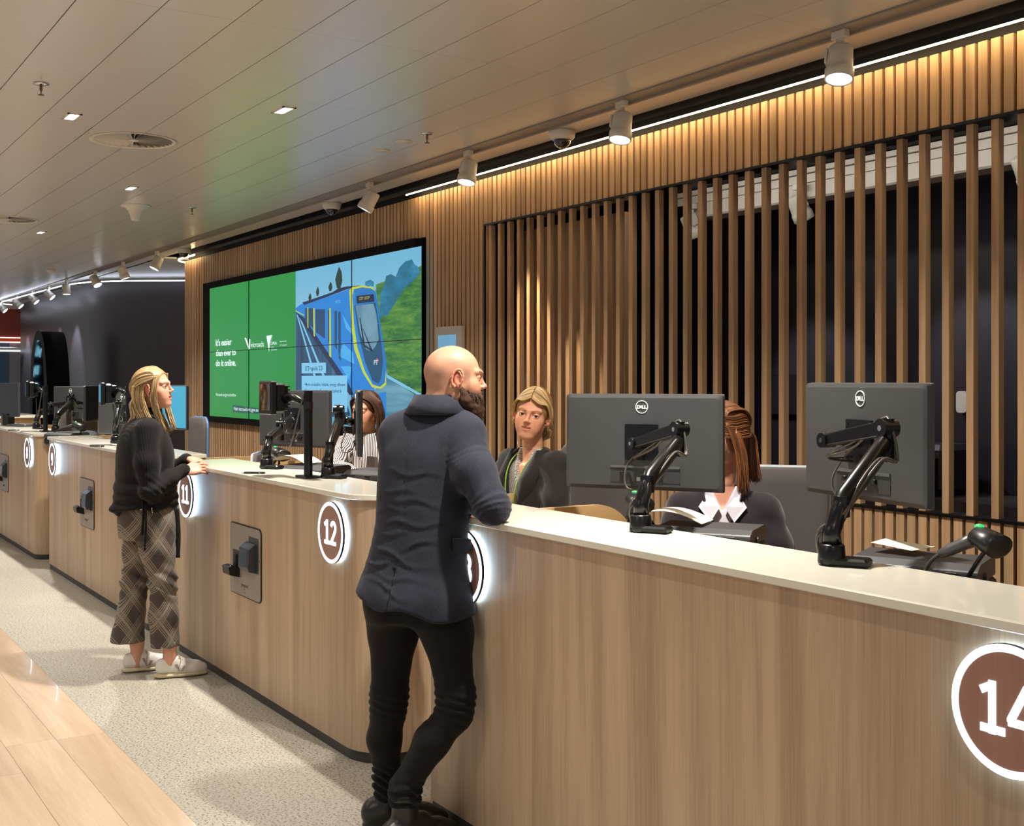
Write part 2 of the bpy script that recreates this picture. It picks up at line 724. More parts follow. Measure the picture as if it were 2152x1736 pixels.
led_strip([(-7.86, YL, LZ), (0.4, YL, LZ)], 'long thin cool white strip light above the slats right of the large screen', M_LEDW)
arc_led = [(cx + 0.5, YL, LZ), (cx + 0.2, YL, LZ)] + [(cx + (RC + .07) * math.cos(PI / 2 + a * PI / 20), cy - (RC + .07) * math.sin(PI / 2 + a * PI / 20), LZ) for a in range(11)] + [(cx - RC - .07, 5.4, LZ)]
led_strip(arc_led, 'short curved strip light bending round the left corner of the slatted wall', M_LEDW)
hb = MB()
hb.box(-13.5, 0.4, YL - 0.014, YL + 0.014, LZ + 0.008, LZ + 0.03)
hb.box(-7.88, 0.4, YL - 0.017, YL - 0.014, LZ - 0.003, LZ + 0.03)  # front fin added to keep the strip's light off the ceiling
tag(hb.build('strip_housing', M_BLACKM), 'black metal rail holding the strip light over the slatted wall, with an added fin shading the ceiling', 'light housing')
# --- the screened opening ---------------------------------------------
bs = thing('batten_screen', 'timber batten screen with open gaps set in the slatted wall opening', 'batten screen', (OPX0, YW, OPZ0))
fr = MB()
o = V((OPX0, YW, OPZ0))
fr.M = Matrix.Translation(-o)
fr.box(OPX0 - 0.008, OPX1, YW - 0.012, YW + 0.10, OPZ0 - 0.012, OPZ0)
fr.box(OPX0 - 0.008, OPX1, YW - 0.012, YW + 0.10, OPZ1, OPZ1 + 0.012)
fr.box(OPX0 - 0.008, OPX0 + 0.002, YW - 0.012, YW + 0.10, OPZ0, OPZ1)
fr.build('frame', M_BLACKM, bs)
x = X_FIRST
k = 0
while x < -1.6:
    b = MB()
    b.value = rs.random()
    w = 0.034
    b.box(x, x + w, YW + 0.0, YW + 0.036, OPZ0 + 0.001, OPZ1 - 0.001)
    b.M = Matrix.Identity(4)
    ob = MB()
    ob.value = b.value
    ob.M = Matrix.Translation(-o)
    ob.box(x, x + w, YW + 0.002, YW + 0.036, OPZ0 + 0.001, OPZ1 - 0.001)
    ob.build('batten', M_SLAT, bs, bevel=0.0015)
    x += PITCH * 2
    k += 1
# --- the dark room behind
ib = MB()
ib.box(-7.4, 0.6, 5.75, 5.8, 0, ZC + .3)
struct(ib, 'wall_rear', M_DARK)
struct(MB().box(-7.45, -7.4, YW + 0.1, 5.75, 0, ZC + .3), 'wall_rear_left', M_DARK)
struct(MB().box(0.5, 0.6, YW + 0.1, 5.75, 0, ZC + .3), 'wall_rear_right', M_DARK)
struct(MB().box(-5.74, 0.6, YW + 0.1, 5.8, 2.78, 2.80), 'ceiling_rear', M_VOID)
wp = MB()
rs = random.Random(9)
for i in range(11):
    wp.value = rs.random()
    wp.box(-6.96 + i * 0.111 + .001, -6.96 + (i + 1) * 0.111 - .001, 4.47, 4.52, 0, 2.63)
tag(wp.build('timber_panel', M_SLAT), 'solid timber panel standing behind the left part of the batten screen', 'wall panel')
bm_ = MB()
bm_.cbox((-2.65, 5.02, 2.675), (6.2, 0.16, 0.13), 0.01)
bm_.box(-5.8, 0.5, 4.925, 4.935, 2.70, 2.745)
bm_.box(-5.8, 0.5, 4.90, 4.93, 2.748, 2.775)
tag(bm_.build('white_soffit', M_WPAINT), 'long white soffit beam under the ceiling of the dark room behind the battens', 'soffit')
# things on the far wall of that room
t = MB()
a = onY(1618, 787, 5.73); b = onY(1682, 872, 5.73)
t.box(a.x, b.x, 5.72, 5.748, b.z, a.z)
tag(t.build('dark_glass_panel', plain('smoky_glass', (40, 38, 40), 0.12, noise=0.2, nscale=3)), 'grey reflective notice panel on the dark wall behind the battens', 'notice panel')
a = onY(2009, 822, 5.7); b = onY(2031, 868, 5.7)
s_ = thing('wall_sensor', 'small white wall sensor seen between two battens at the right', 'wall sensor', ((a.x + b.x) / 2, 5.75, (a.z + b.z) / 2))
t = MB(); t.prism(rrect(b.x - a.x, a.z - b.z, 0.02), -0.05, -0.015); t.build('sensor_cover', M_WPAINT, s_, bevel=0.004)
t = MB(); t.cbox((0.004, -0.008, -0.02), (0.055, 0.016, 0.1), 0.003); t.build('backplate', M_BLACK, s_)
t = MB()
a = onY(1958, 962, 5.3); b = onY(1976, 1047, 5.3)
t.cbox((a.x, 5.3, (a.z + b.z) / 2), (0.05, 0.05, a.z - b.z), 0.004)
t.cbox((a.x, 5.3, 0.55), (0.03, 0.03, 1.1), 0.004)
tag(t.build('black_post', M_BLACK), 'slim black post standing in the dark room behind the battens', 'post')
t = MB(); t.box(-4.6, 0.4, 5.2, 5.7, 0, 0.98)
tag(t.build('credenza', plain('charcoal_laminate', (58, 52, 52), 0.4)), 'low charcoal cabinet running along the dark room behind the battens', 'cabinet')
t = MB(); t.cbox((onY(1880, 900, 5.5).x, 5.5, 1.12), (0.9, 0.3, 0.27), 0.03)
tag(t.build('dark_box', M_DARK), 'dark box on the low charcoal cabinet behind the second desk screen', 'box')
# --- far left: charcoal walls, red bulkhead, windows --------------------
fw = MB()
fw.M = Matrix.Identity(4)
A = [(-15.2, 6.4), (-16.3, 5.40), (-16.75, 4.95), (-17.05, 4.62), (-17.35, 4.40), (-17.75, 4.26), (-18.3, 4.19), (-19.2, 4.16), (-21.0, 4.17), (-23.7, 4.20)]
fw.add([(x_, y_, 0) for x_, y_ in A] + [(x_, y_, ZC + .3) for x_, y_ in A], [(i, i + 1, len(A) + i + 1, len(A) + i) for i in range(len(A) - 1)], True)
struct(fw, 'wall_left', plain('charcoal_wall', (62, 56, 62), 0.36, noise=0.04, nscale=2))
t = MB()
t.box(-26, -13.9, 3.98, 7, ZC, ZC + 0.02)
struct(t, 'ceiling_far', M_CEIL)
d0, d1 = V((-16.62, 5.10, 0)), V((-15.2, 6.4, 0))
dd = (d1 - d0).normalized(); dn = V((dd.y, -dd.x, 0))
t = MB()
a0 = d0 + (d1 - d0) * 0.12 + dn * 0.0
for s0, s1, z0, z1 in ((0.0, 0.03, 0, 2.62), (0.03, 1.5, 2.59, 2.62)):
    q = [a0 + dd * s0 + dn * 0.03, a0 + dd * s1 + dn * 0.03, a0 + dd * s1 - dn * 0.02, a0 + dd * s0 - dn * 0.02]
    t.add([(p.x, p.y, z0) for p in q] + [(p.x, p.y, z1) for p in q], [(3, 2, 1, 0), (4, 5, 6, 7), (0, 1, 5, 4), (1, 2, 6, 5), (2, 3, 7, 6), (3, 0, 4, 7)], False)
struct(t, 'door_1', M_VOID)
led_strip([(-15.6, 5.6, LZ), (-16.27, 4.99, LZ), (-16.75, 4.35, LZ), (-17.15, 3.98, LZ), (-17.6, 3.85, LZ), (-18.1, 3.78, LZ), (-20, 3.72, LZ), (-22.3, 3.66, LZ), (-22.9, 3.72, LZ), (-23.1, 3.95, LZ)],
          'strip light along the charcoal wall at the far left behind the small spotlights')
# red bulkhead and glazing in the far distance
XR = -25.5
t = MB(); t.box(XR - .1, XR, 2.5, 8, 2.38, 3.15)
struct(t, 'wall_far', plain('red_bulkhead', (128, 42, 24), 0.5))
for z_, lab in ((2.37, 'lower'), (2.46, 'upper')):
    t = MB(); t.tube([(XR + .03, 2.5, z_), (XR + .03, 8, z_)], 0.012, 6)
    tag(t.build('bulkhead_light', glow('white_line', (255, 226, 214), 2.2)), lab + ' of two thin light lines under the red bulkhead', 'strip light')
t = MB(); t.box(XR + .01, XR + .02, 2.5, 8, 2.38, 2.45)
tag(t.build('bulkhead_stripe', plain('orange_stripe', (215, 80, 40), 0.5)), 'orange stripe between the two light lines of the red bulkhead', 'stripe')
t = MB()
for k in range(9):
    t.cur = k % 3
    t.box(XR - .1, XR - .05, 2.5 + k * 0.26, 2.5 + (k + 1) * 0.26, 0, 2.37)
struct(t, 'window_1', [plain('window_blue_glass', (84, 112, 140), 0.15), plain('window_grey_post', (150, 146, 150), 0.4), plain('window_dark_glass', (36, 34, 40), 0.15)])
t = MB(); t.cbox((-24.6, 4.25, 2.2), (0.3, 0.9, 0.09), 0.01); t.cur = 1; t.box(-24.45, -24.44, 3.8, 4.7, 2.16, 2.18)
tag(t.build('pendant_light', [M_WPAINT, glow('pendant_lens', (225, 240, 255), 4)]), 'flat white ceiling lamp hanging before the far windows at the left edge', 'lamp')
# black pointed arch booth with a lit sign
ab = P(84, 800, 16.9)
arch = thing('arch_booth', 'tall glossy black arch with blue lit lettering inside, before the charcoal wall', 'arch sign', (ab.x, ab.y, 0), math.atan2(CR.y, CR.x) - math.radians(20))
H_, Wd = 2.31, 0.165


def archpts(w, h, n=18):
    return [(-w * math.cos(PI / 2 * k / n) ** 0.75, h * 0.35 + h * 0.65 * math.sin(PI / 2 * k / n)) for k in range(n + 1)]


t = MB(); t.smooth = True
L = archpts(Wd, H_); Li = archpts(Wd * 0.68, H_ - 0.13)
outer = [(-Wd, 0)] + L + [(-x_, z_) for x_, z_ in L[::-1][1:]] + [(Wd, 0)]
inner = [(-Wd * .68, 0)] + Li + [(-x_, z_) for x_, z_ in Li[::-1][1:]] + [(Wd * .68, 0)]
sk = 0.0   # the deep side runs off to the right and away
for y0, y1 in ((-0.03, 0.44),):
    for (a, b), src, flip in (((0, 1), outer, 0), ((0, 1), inner, 1)):
        rings_ = [[(x_ + (sk * (yy_ + .25) / .8 * 0.9), yy_, z_) for x_, z_ in src] for yy_ in (y0, y1)]
        n = len(src)
        t.add(rings_[0] + rings_[1], [(i, i + 1, n + i + 1, n + i) for i in range(n - 1)], True)
    for i in range(len(outer) - 1):
        t.add([(outer[i][0], y0, outer[i][1]), (outer[i + 1][0], y0, outer[i + 1][1]), (inner[i + 1][0], y0, inner[i + 1][1]), (inner[i][0], y0, inner[i][1])], [(0, 1, 2, 3)], False)
t.build('arch_shell', plain('gloss_black', (14, 14, 16), 0.22, noise=0.1), arch)
t = MB(); t.box(-0.11, 0.11, 0.16, 0.18, 0.2, 1.95); t.build('inner_panel', plain('inner_dark_blue', (12, 22, 40), 0.25), arch)
for i in range(3):
    t = MB()
    v_, f_ = text_geo(('Mb', 'Bigy', 'Yes')[i], 0.17, 0.004, 0.006, 'LEFT', 0.55)
    t.add([(p[0] - 0.03, 0.14 + p[2], 1.93 - i * 0.245 + p[1]) for p in v_], f_, False)
    t.build('lit_lettering', glow('blue_white_letters', (150, 225, 255), 9), arch)
# ================================================================ CEILING FITTINGS
def downlight(x, y, label):
    t = thing('downlight', label, 'ceiling light', (x, y, ZC), 0, 'recessed downlights in the metal ceiling')
    f = MB()
    W_, D_ = 0.17, 0.075
    for a, b, c, d in ((-W_ / 2, W_ / 2, -D_ / 2, -D_ / 2 + .012), (-W_ / 2, W_ / 2, D_ / 2 - .012, D_ / 2), (-W_ / 2, -W_ / 2 + .012, -D_ / 2, D_ / 2), (W_ / 2 - .012, W_ / 2, -D_ / 2, D_ / 2)):
        f.box(a, b, c, d, -0.005, 0.0)
    f.build('trim_frame', M_WPAINT, t)
    g_ = MB()
    for k in range(5):
        xx = -0.058 + k * 0.029
        g_.box(xx - 0.012, xx + 0.012, -0.022, 0.022, -0.004, -0.001)
    g_.build('lens', M_DLENS, t)
    return t


DL = {0: 'nearest downlight over the customer side, at the top right out of the photo', }
labs = ['downlight hidden above the top right of the picture', 'small ribbed downlight in the middle of the ceiling, left of the track',
        'small downlight just above the cone shaped ceiling speaker', 'tiny downlight beyond the second round air vent', 'farthest tiny downlight at the left',
        'ribbed downlight between the sprinkler and the large round air vent', 'downlight over the floor nearest to the viewer', 'downlight beyond the left edge of the ceiling', 'downlight above the viewer']
for (x_, y_), lb in zip(DOWNLIGHTS, labs):
    yy_ = y_ if y_ > 2 else 1.45
    if -13 < x_ < -5 and not (x_ == -9.8):
        downlight(x_, yy_, lb)


def diffuser(x, y, label):
    t = thing('swirl_diffuser', label, 'air vent', (x, y, ZC), 0, 'round air vents in the ceiling')
    r = MB()
    r.lathe([(0.232, 0.02), (0.250, -0.001), (0.252, -0.006), (0.232, -0.006), (0.222, 0.0), (0.222, 0.02)], n=48, closed=True)
    r.lathe([(0.001, -0.004), (0.03, -0.004), (0.035, 0.004), (0.001, 0.004)], n=24)
    r.build('rim', M_WPAINT, t)
    v_ = MB()
    n = 32
    for k in range(n):
        a = 2 * PI * k / n
        ca_, sa_ = math.cos(a), math.sin(a)
        tx, ty = -sa_, ca_
        w0, w1 = 0.0022, 0.017
        q = []
        for rr, w in ((0.03, w0), (0.228, w1)):
            q += [(ca_ * rr - tx * w * .6, sa_ * rr - ty * w * .6, -0.004), (ca_ * rr + tx * w * .6, sa_ * rr + ty * w * .6, 0.003 + w * 1.2)]
        q2 = [(a_, b_, c_ + 0.0015) for a_, b_, c_ in q]
        v_.add(q + q2, [(0, 1, 3, 2), (4, 6, 7, 5), (0, 2, 6, 4), (1, 5, 7, 3)], False)
    v_.build('vanes', M_WPAINT, t)
    b_ = MB(); b_.lathe([(0.001, 0.09), (0.23, 0.09), (0.235, 0.018)], n=40)
    b_.build('plenum', M_VOID, t)
    return t


diffuser(-7.18, 1.905, 'large round swirl air vent nearest the viewer in the ceiling')
diffuser(-11.30, 1.905, 'round swirl air vent at the left edge, farther away')


def sprinkler(x, y, label):
    t = thing('sprinkler', label, 'sprinkler', (x, y, ZC), 0, 'ceiling sprinklers')
    m_ = MB(); m_.lathe([(0.001, -0.001), (0.036, -0.001), (0.036, -0.006), (0.02, -0.010), (0.001, -0.010)], n=24); m_.build('escutcheon', M_CHROME, t)
    m_ = MB(); m_.cyl((0, 0, -0.01), (0, 0, -0.035), 0.007); m_.cyl((0.008, 0, -0.03), (0.002, 0, -0.055), 0.002); m_.cyl((-0.008, 0, -0.03), (-0.002, 0, -0.055), 0.002); m_.cyl((0, 0, -0.055), (0, 0, -0.058), 0.014); m_.build('head', plain('brass_dark', (120, 92, 70), 0.4, metal=.6), t)
    return t


sprinkler(-6.04, 1.164, 'pendant sprinkler near the top left of the ceiling')
sprinkler(-6.06, 3.28, 'small pendant sprinkler left of the nearest ceiling spotlights')
sprinkler(-9.7, 3.05, 'tiny pendant sprinkler right of the cone shaped speaker')
# cone speaker
hp = P(285, 432, 9.71)
t = thing('cone_speaker', 'white cone shaped fitting hanging from the ceiling above the large screen', 'ceiling fitting', (hp.x, hp.y, ZC))
m_ = MB(); m_.lathe([(0.001, 0.0), (0.118, 0.0), (0.118, -0.008), (0.085, -0.018), (0.06, -0.045), (0.043, -0.085), (0.036, -0.118), (0.028, -0.125), (0.001, -0.125)], n=40); m_.build('cone_body', M_WPAINT, t)
m_ = MB(); m_.lathe([(0.119, 0.001), (0.125, 0.001), (0.125, -0.004), (0.119, -0.004)], n=40, closed=True); m_.build('mounting_ring', M_CHROME, t)
for px_, py_, D_, lb in ((803, 316, 7.6, 'thin flat disc set in the ceiling near the right spotlights'), (849, 297, 7.3, 'faint small round sensor in the ceiling beside the flat disc')):
    p_ = P(px_, py_, 1.43 * 2500 / (800 - py_))
    m_ = MB(); m_.lathe([(0.001, 0.0), (0.05, 0.0), (0.048, -0.005), (0.001, -0.006)], c=(p_.x, p_.y, ZC), n=28)
    tag(m_.build('ceiling_sensor', M_WPAINT), lb, 'ceiling sensor')
p_ = P(107, 566, 1.43 * 2500 / (800 - 566))
m_ = MB(); m_.lathe([(0.001, 0.0), (0.055, 0.0), (0.055, -0.02), (0.04, -0.045), (0.001, -0.05)], c=(p_.x, p_.y, ZC), n=28)
tag(m_.build('smoke_detector', M_WPAINT), 'smoke detector on the ceiling at the far left above the spotlights', 'smoke detector')


def dome_camera(x, y, label):
    t = thing('dome_camera', label, 'security camera', (x, y, ZC), 0, 'dome cameras on the ceiling edge')
    m_ = MB(); m_.lathe([(0.001, 0.0), (0.076, 0.0), (0.078, -0.010), (0.070, -0.040), (0.060, -0.052), (0.050, -0.054)], n=40); m_.build('housing', M_WPAINT, t)
    g = MB(); prof = [(0.05 * math.cos(a * PI / 20), -0.054 - 0.046 * math.sin(a * PI / 20)) for a in range(0, 11)]
    prof[-1] = (0.001, prof[-1][1])
    g.lathe(prof, n=32); g.build('dome', plain('smoked_dome', (14, 12, 12), 0.06, coat=1.0), t)
    l_ = MB(); l_.ball((0.012, -0.030, -0.078), 0.017); l_.build('lens', plain('camera_lens', (70, 74, 80), 0.1), t)
    return t


dome_camera(-5.586, 3.90, 'white dome security camera between the first two spotlights from the right')
dome_camera(-8.85, 3.92, 'white dome security camera above the large screen')
dome_camera(-12.75, 3.92, 'white dome security camera at the left corner of the slatted wall')

# track spotlights ----------------------------------------------------------
def spotlight(x, y, tilt, az, label, power=0, target=None, color=WARM, z=ZC, cone=0.9):
    """tilt from straight down, az: direction it leans"""
    t = thing('track_spotlight', label, 'spotlight', (x, y, z), 0, 'white track spotlights')
    a = MB(); a.cbox((0, 0, -0.012), (0.075, 0.032, 0.034), 0.003); a.cyl((0, 0, -0.03), (0, 0, -0.062), 0.016)
    a.build('adapter', M_WPAINT, t)
    ax = V((math.sin(tilt) * math.cos(az), math.sin(tilt) * math.sin(az), -math.cos(tilt)))
    c = V((0, 0, -0.125))
    M_ = Matrix.Translation(c) @ (-ax).to_track_quat('Z', 'Y').to_matrix().to_4x4()
    b = MB(); b.M = M_
    b.lathe([(0.001, 0.066), (0.046, 0.066), (0.050, 0.058), (0.052, 0.0), (0.054, -0.030), (0.0555, -0.032)], n=36, closed=True)
    b.lathe([(0.0555, -0.032), (0.0590, -0.036), (0.0590, -0.076), (0.0560, -0.080), (0.052, -0.076), (0.047, -0.05)], n=36, closed=True)
    b.add([(0.038 * math.cos(2 * PI * k / 36), 0.038 * math.sin(2 * PI * k / 36), 0.062) for k in range(36)], [tuple(range(36))], False)
    h = b.build('lamp_head', M_WPAINT, t)
    r = MB(); r.M = M_; r.lathe([(0.051, -0.074), (0.046, -0.056), (0.001, -0.054)], n=32); r.build('lens', M_LENS, h)
    y_ = MB(); y_.M = M_; y_.cbox((0.054, 0, 0.028), (0.012, 0.05, 0.07), 0.003); y_.build('driver_box', M_WPAINT, h)
    if power:
        p0 = V((x, y, z)) + c + ax * 0.085
        light_spot('spotlight_lamp', p0, target if target else p0 + ax * 2, power, color, cone, 0.6, 0.03)
    return t


YTK = YT + 0.075
SP = [(-3.39, 0.27, -1.06, 'large white track spotlight nearest the top right corner'),
      (-4.846, 0.27, -1.1, 'second white track spotlight from the right, right of the first dome camera'),
      (-6.40, 0.28, -1.2, 'third white track spotlight from the right, at the end of the strip light'),
      (-7.81, 0.50, -2.14, 'white track spotlight leaning over the right end of the large screen')]
for x_, ti, az_, lb in SP:
    tg = (x_ - 0.2, 2.5, 1.1)
    if x_ == -6.40:
        spotlight(x_, YTK, ti, az_, lb, 190, (-6.2, 4.47, 1.15), WARM, cone=.55)
        light_spot('spotlight_lamp', (x_, YTK - .05, 2.85), tg, 20, NEUT, 1.0, .6, .03)
    else:
        spotlight(x_, YTK, ti, az_, lb, 26, tg, NEUT, cone=1.0)
SPF = [(-13.19, 'white track spotlight above the left corner of the slatted wall'), (-14.62, 'white track spotlight left of the slatted wall corner'),
       (-16.0, 'tilted white spotlight before the bend of the far strip light'), (-17.7, 'white spotlight at the bend of the far strip light'),
       (-18.9, 'rightmost of the cluster of far spotlights'), (-20.1, 'second from the right in the cluster of far spotlights'),
       (-21.4, 'third from the right in the cluster of far spotlights'), (-22.9, 'fourth from the right in the cluster of far spotlights'), (-24.6, 'farthest spotlight at the left edge of the picture')]
for i, (x_, lb) in enumerate(SPF):
    if i < 4:
        spotlight(x_, YTK, (.45, .35, .6, .1)[i], (-1.6, 1.2, .54, 0)[i], lb, 25, (x_ - 0.8, 3.95 if i > 1 else 2.6, 1.2), NEUT)
    else:
        spotlight(x_, YTK, 0.8, 1.0, lb, 160, (x_ - .1, 4.16, 1.5), COOL, cone=1.0)
# spotlights of the dark room
for x_, lb, tg, pw in ((-5.62, 'bright small spotlight seen through the battens next to the timber panel', (-5.3, 5.75, 1.3), 40),
                   (-4.72, 'white spotlight under the soffit behind the left battens', (-4.0, 5.75, 1.4), 40),
                   (-3.32, 'white spotlight under the soffit behind the right battens', (-3.0, 5.75, 1.4), 50)):
    spotlight(x_, 4.90, 0.5, 1.4, lb, pw, tg, (.92, .95, 1.0), z=2.69)

for x_ in (-3.0,):
    light_area('rear_room_lamp', (x_, 4.50, 2.76), 5.2, 11, NEUT, rot=(math.radians(35), 0, 0), size_y=0.04)
# ================================================================ COUNTERS
M_PLINTH = plain('charcoal_plinth', (50, 47, 45), 0.5)
M_SIGNFACE = wood('sign_face', (146, 104, 90), (168, 126, 110), sx=30, sz=1.2, rough=0.35, var=0.0)
M_SIGNLED = glow('sign_white', (226, 240, 255), 2.4)
M_SIGNHALO = glow('sign_halo', (190, 226, 255), 22.0)
M_PLATE = plain('panel_plate', (158, 148, 138), 0.42, metal=0.35, noise=0.02)
DIG = {
    '1': [[(.04, .79), (.31, .93)], [(.29, 1.0), (.29, 0)], [(.03, .09), (.57, .09)]],
    '2': [arc(.28, .70, .21, .22, 165, -35, 12) + [(.07, .10)], [(.02, .09), (.54, .09)]],
    '3': [arc(.26, .71, .20, .20, 160, -90, 12), arc(.26, .30, .23, .22, 90, -160, 12)],
    '4': [[(.40, 1.0), (.06, .36), (.06, .31)], [(.0, .31), (.62, .31)], [(.43, .62), (.43, 0)], [(.36, .97), (.50, .97)], [(.43, 1.0), (.43, .6)]],
    '8': [arc(.28, .72, .19, .20, 0, 360, 20), arc(.28, .29, .22, .21, 0, 360, 20)],
    '9': [arc(.28, .68, .21, .24, 0, 360, 20), [(.49, .66), (.47, .35)] + arc(.27, .32, .20, .23, 0, -120, 8)],
    '0': [arc(.28, .5, .21, .42, 0, 360, 24)],
}


def number_sign(parent, px, num, z=0.945):
    """the round lit number, px = centre along the counter in the counter's own frame, front at y=0"""
    R = 0.133
    s = MB()
    s.prism(circle(px, z, R, 56), -0.024, -0.016, smooth_side=True)
    f = s.build('number_sign', [M_BLACKM], parent)
    g = MB(); g.prism(circle(px, z, R - 0.002, 56), -0.0252, -0.024); g.build('sign_face', M_SIGNFACE, f)
    r = MB()
    A, B = circle(px, z, R - 0.001, 64), circle(px, z, R - 0.017, 64)
    n = 64
    for k in range(n):
        j = (k + 1) % n
        r.prism([A[k], A[j], B[j], B[k]], -0.0265, -0.0252)
    r.build('lit_ring', M_SIGNLED, f)
    d = MB()
    hgt = 0.107
    wd = {'1': .62, '2': .62, '3': .60, '4': .68, '8': .58, '9': .58, '0': .60}
    tot = sum(wd[c] for c in num) * hgt
    x = px - tot / 2 + 0.003
    for c in num:
        strokes(d, [[(x + a * hgt * 0.97, z - hgt / 2 + b * hgt) for a, b in ln] for ln in DIG[c]], 0.0165, -0.0275, -0.0252)
        x += wd[c] * hgt
    d.build('lit_numeral', M_SIGNLED, f)
    h = MB()
    h.tube([(px + (R - .009) * math.cos(2 * PI * k / 48), -0.010, z + (R - .009) * math.sin(2 * PI * k / 48)) for k in range(49)], 0.0035, 6, caps=False)
    h.build('halo_strip', M_SIGNHALO, f)
    return f


def service_panel(parent, x0):
    """metal plate with card slot and hooded reader; x0 = left edge in the counter's frame"""
    w, z0, z1 = 0.455, 0.492, 0.862
    t = MB(); t.prism(rrect(w, z1 - z0, 0.03, cx=x0 + w / 2, cz=(z0 + z1) / 2), -0.0045, 0.0)
    p = t.build('service_panel', M_BLACK, parent)
    t = MB(); t.prism(rrect(w - .012, z1 - z0 - .012, 0.026, cx=x0 + w / 2, cz=(z0 + z1) / 2), -0.0065, -0.0045)
    t.build('face_plate', M_PLATE, p)
    # hooded reader: upper right
    hx0, hx1, hz0, hz1 = x0 + 0.285, x0 + 0.425, 0.635, 0.812
    t = MB()
    t.box(hx0, hx1, -0.008, -0.006, hz0, hz1)
    prof = [(-0.006, hz0), (-0.045, hz0 + 0.012), (-0.052, hz0 + 0.03), (-0.046, hz1 - 0.055), (-0.014, hz1 - 0.03), (-0.006, hz1 - 0.03)]
    t.prism([(a, b) for a, b in prof], hx0 - 0.03, hx1 - 0.03, plane='yz')
    t.build('reader_hood', plain('reader_grey', (58, 62, 70), 0.3), p, bevel=0.004)
    t = MB(); t.prism([(-0.0535, hz0 + 0.035), (-0.0475, hz1 - 0.06), (-0.0455, hz1 - 0.06), (-0.0515, hz0 + 0.035)], hx0 - 0.015, hx1 - 0.045, plane='yz')
    t.build('hood_window', plain('hood_glass', (74, 84, 100), 0.12), p)
    # card holder: lower left
    t = MB()
    sx0, sx1 = x0 + 0.055, x0 + 0.15
    t.box(sx0, sx1, -0.0085, -0.0065, 0.585, 0.722)
    t.build('slot_frame', M_BLACK, p)
    t = MB()
    t.prism([(-0.0065, 0.585), (-0.06, 0.60), (-0.066, 0.64), (-0.05, 0.645), (-0.0065, 0.632)], sx0 - 0.005, sx1 + 0.004, plane='yz')
    t.cbox(((sx0 + sx1) / 2, -0.045, 0.628), (0.07, 0.02, 0.045), 0.006)
    t.build('card_cradle', M_BLACK, p, bevel=0.004)
    t = MB()
    t.cyl(((sx0 + sx1) / 2, -0.012, 0.64), ((sx0 + sx1) / 2, -0.012, 0.70), 0.012)
    t.build('card_reader_stem', M_GREYP, p)
    t = MB()
    v_, f_ = text_geo('paypod', 0.028, 0.0004, 0.0, 'CENTER', 1.2)
    t.add([(x0 + 0.225 + a, -0.0068 - c, 0.545 + b) for a, b, c in v_], f_, False)
    for zz in (0.53, 0.515):
        t.box(x0 + 0.215, x0 + 0.235, -0.0072, -0.0064, zz, zz + 0.003)
    for xx, zz in ((x0 + .172, .70), (x0 + .172, .635), (x0 + .172, .59), (x0 + .435, .70)):
        t.box(xx, xx + 0.006, -0.0072, -0.0064, zz, zz + 0.006)
    t.build('panel_print', M_BLACK, p)
    return p


def plan(L, r, rl, inset=0.0, depth=0.40):
    i = inset
    pts = []
    pts += [(rl + (rl - i) * math.cos(a) * 1.0, rl + (rl - i) * math.sin(a)) for a in [PI + PI / 2 * k / 4 for k in range(5)]]
    pts += [(L - r + (r - i) * math.cos(a), r + (r - i) * math.sin(a)) for a in [-PI / 2 + PI / 2 * k / 12 for k in range(13)]]
    pts += [(L - i, depth - i), (i, depth - i)]
    return pts


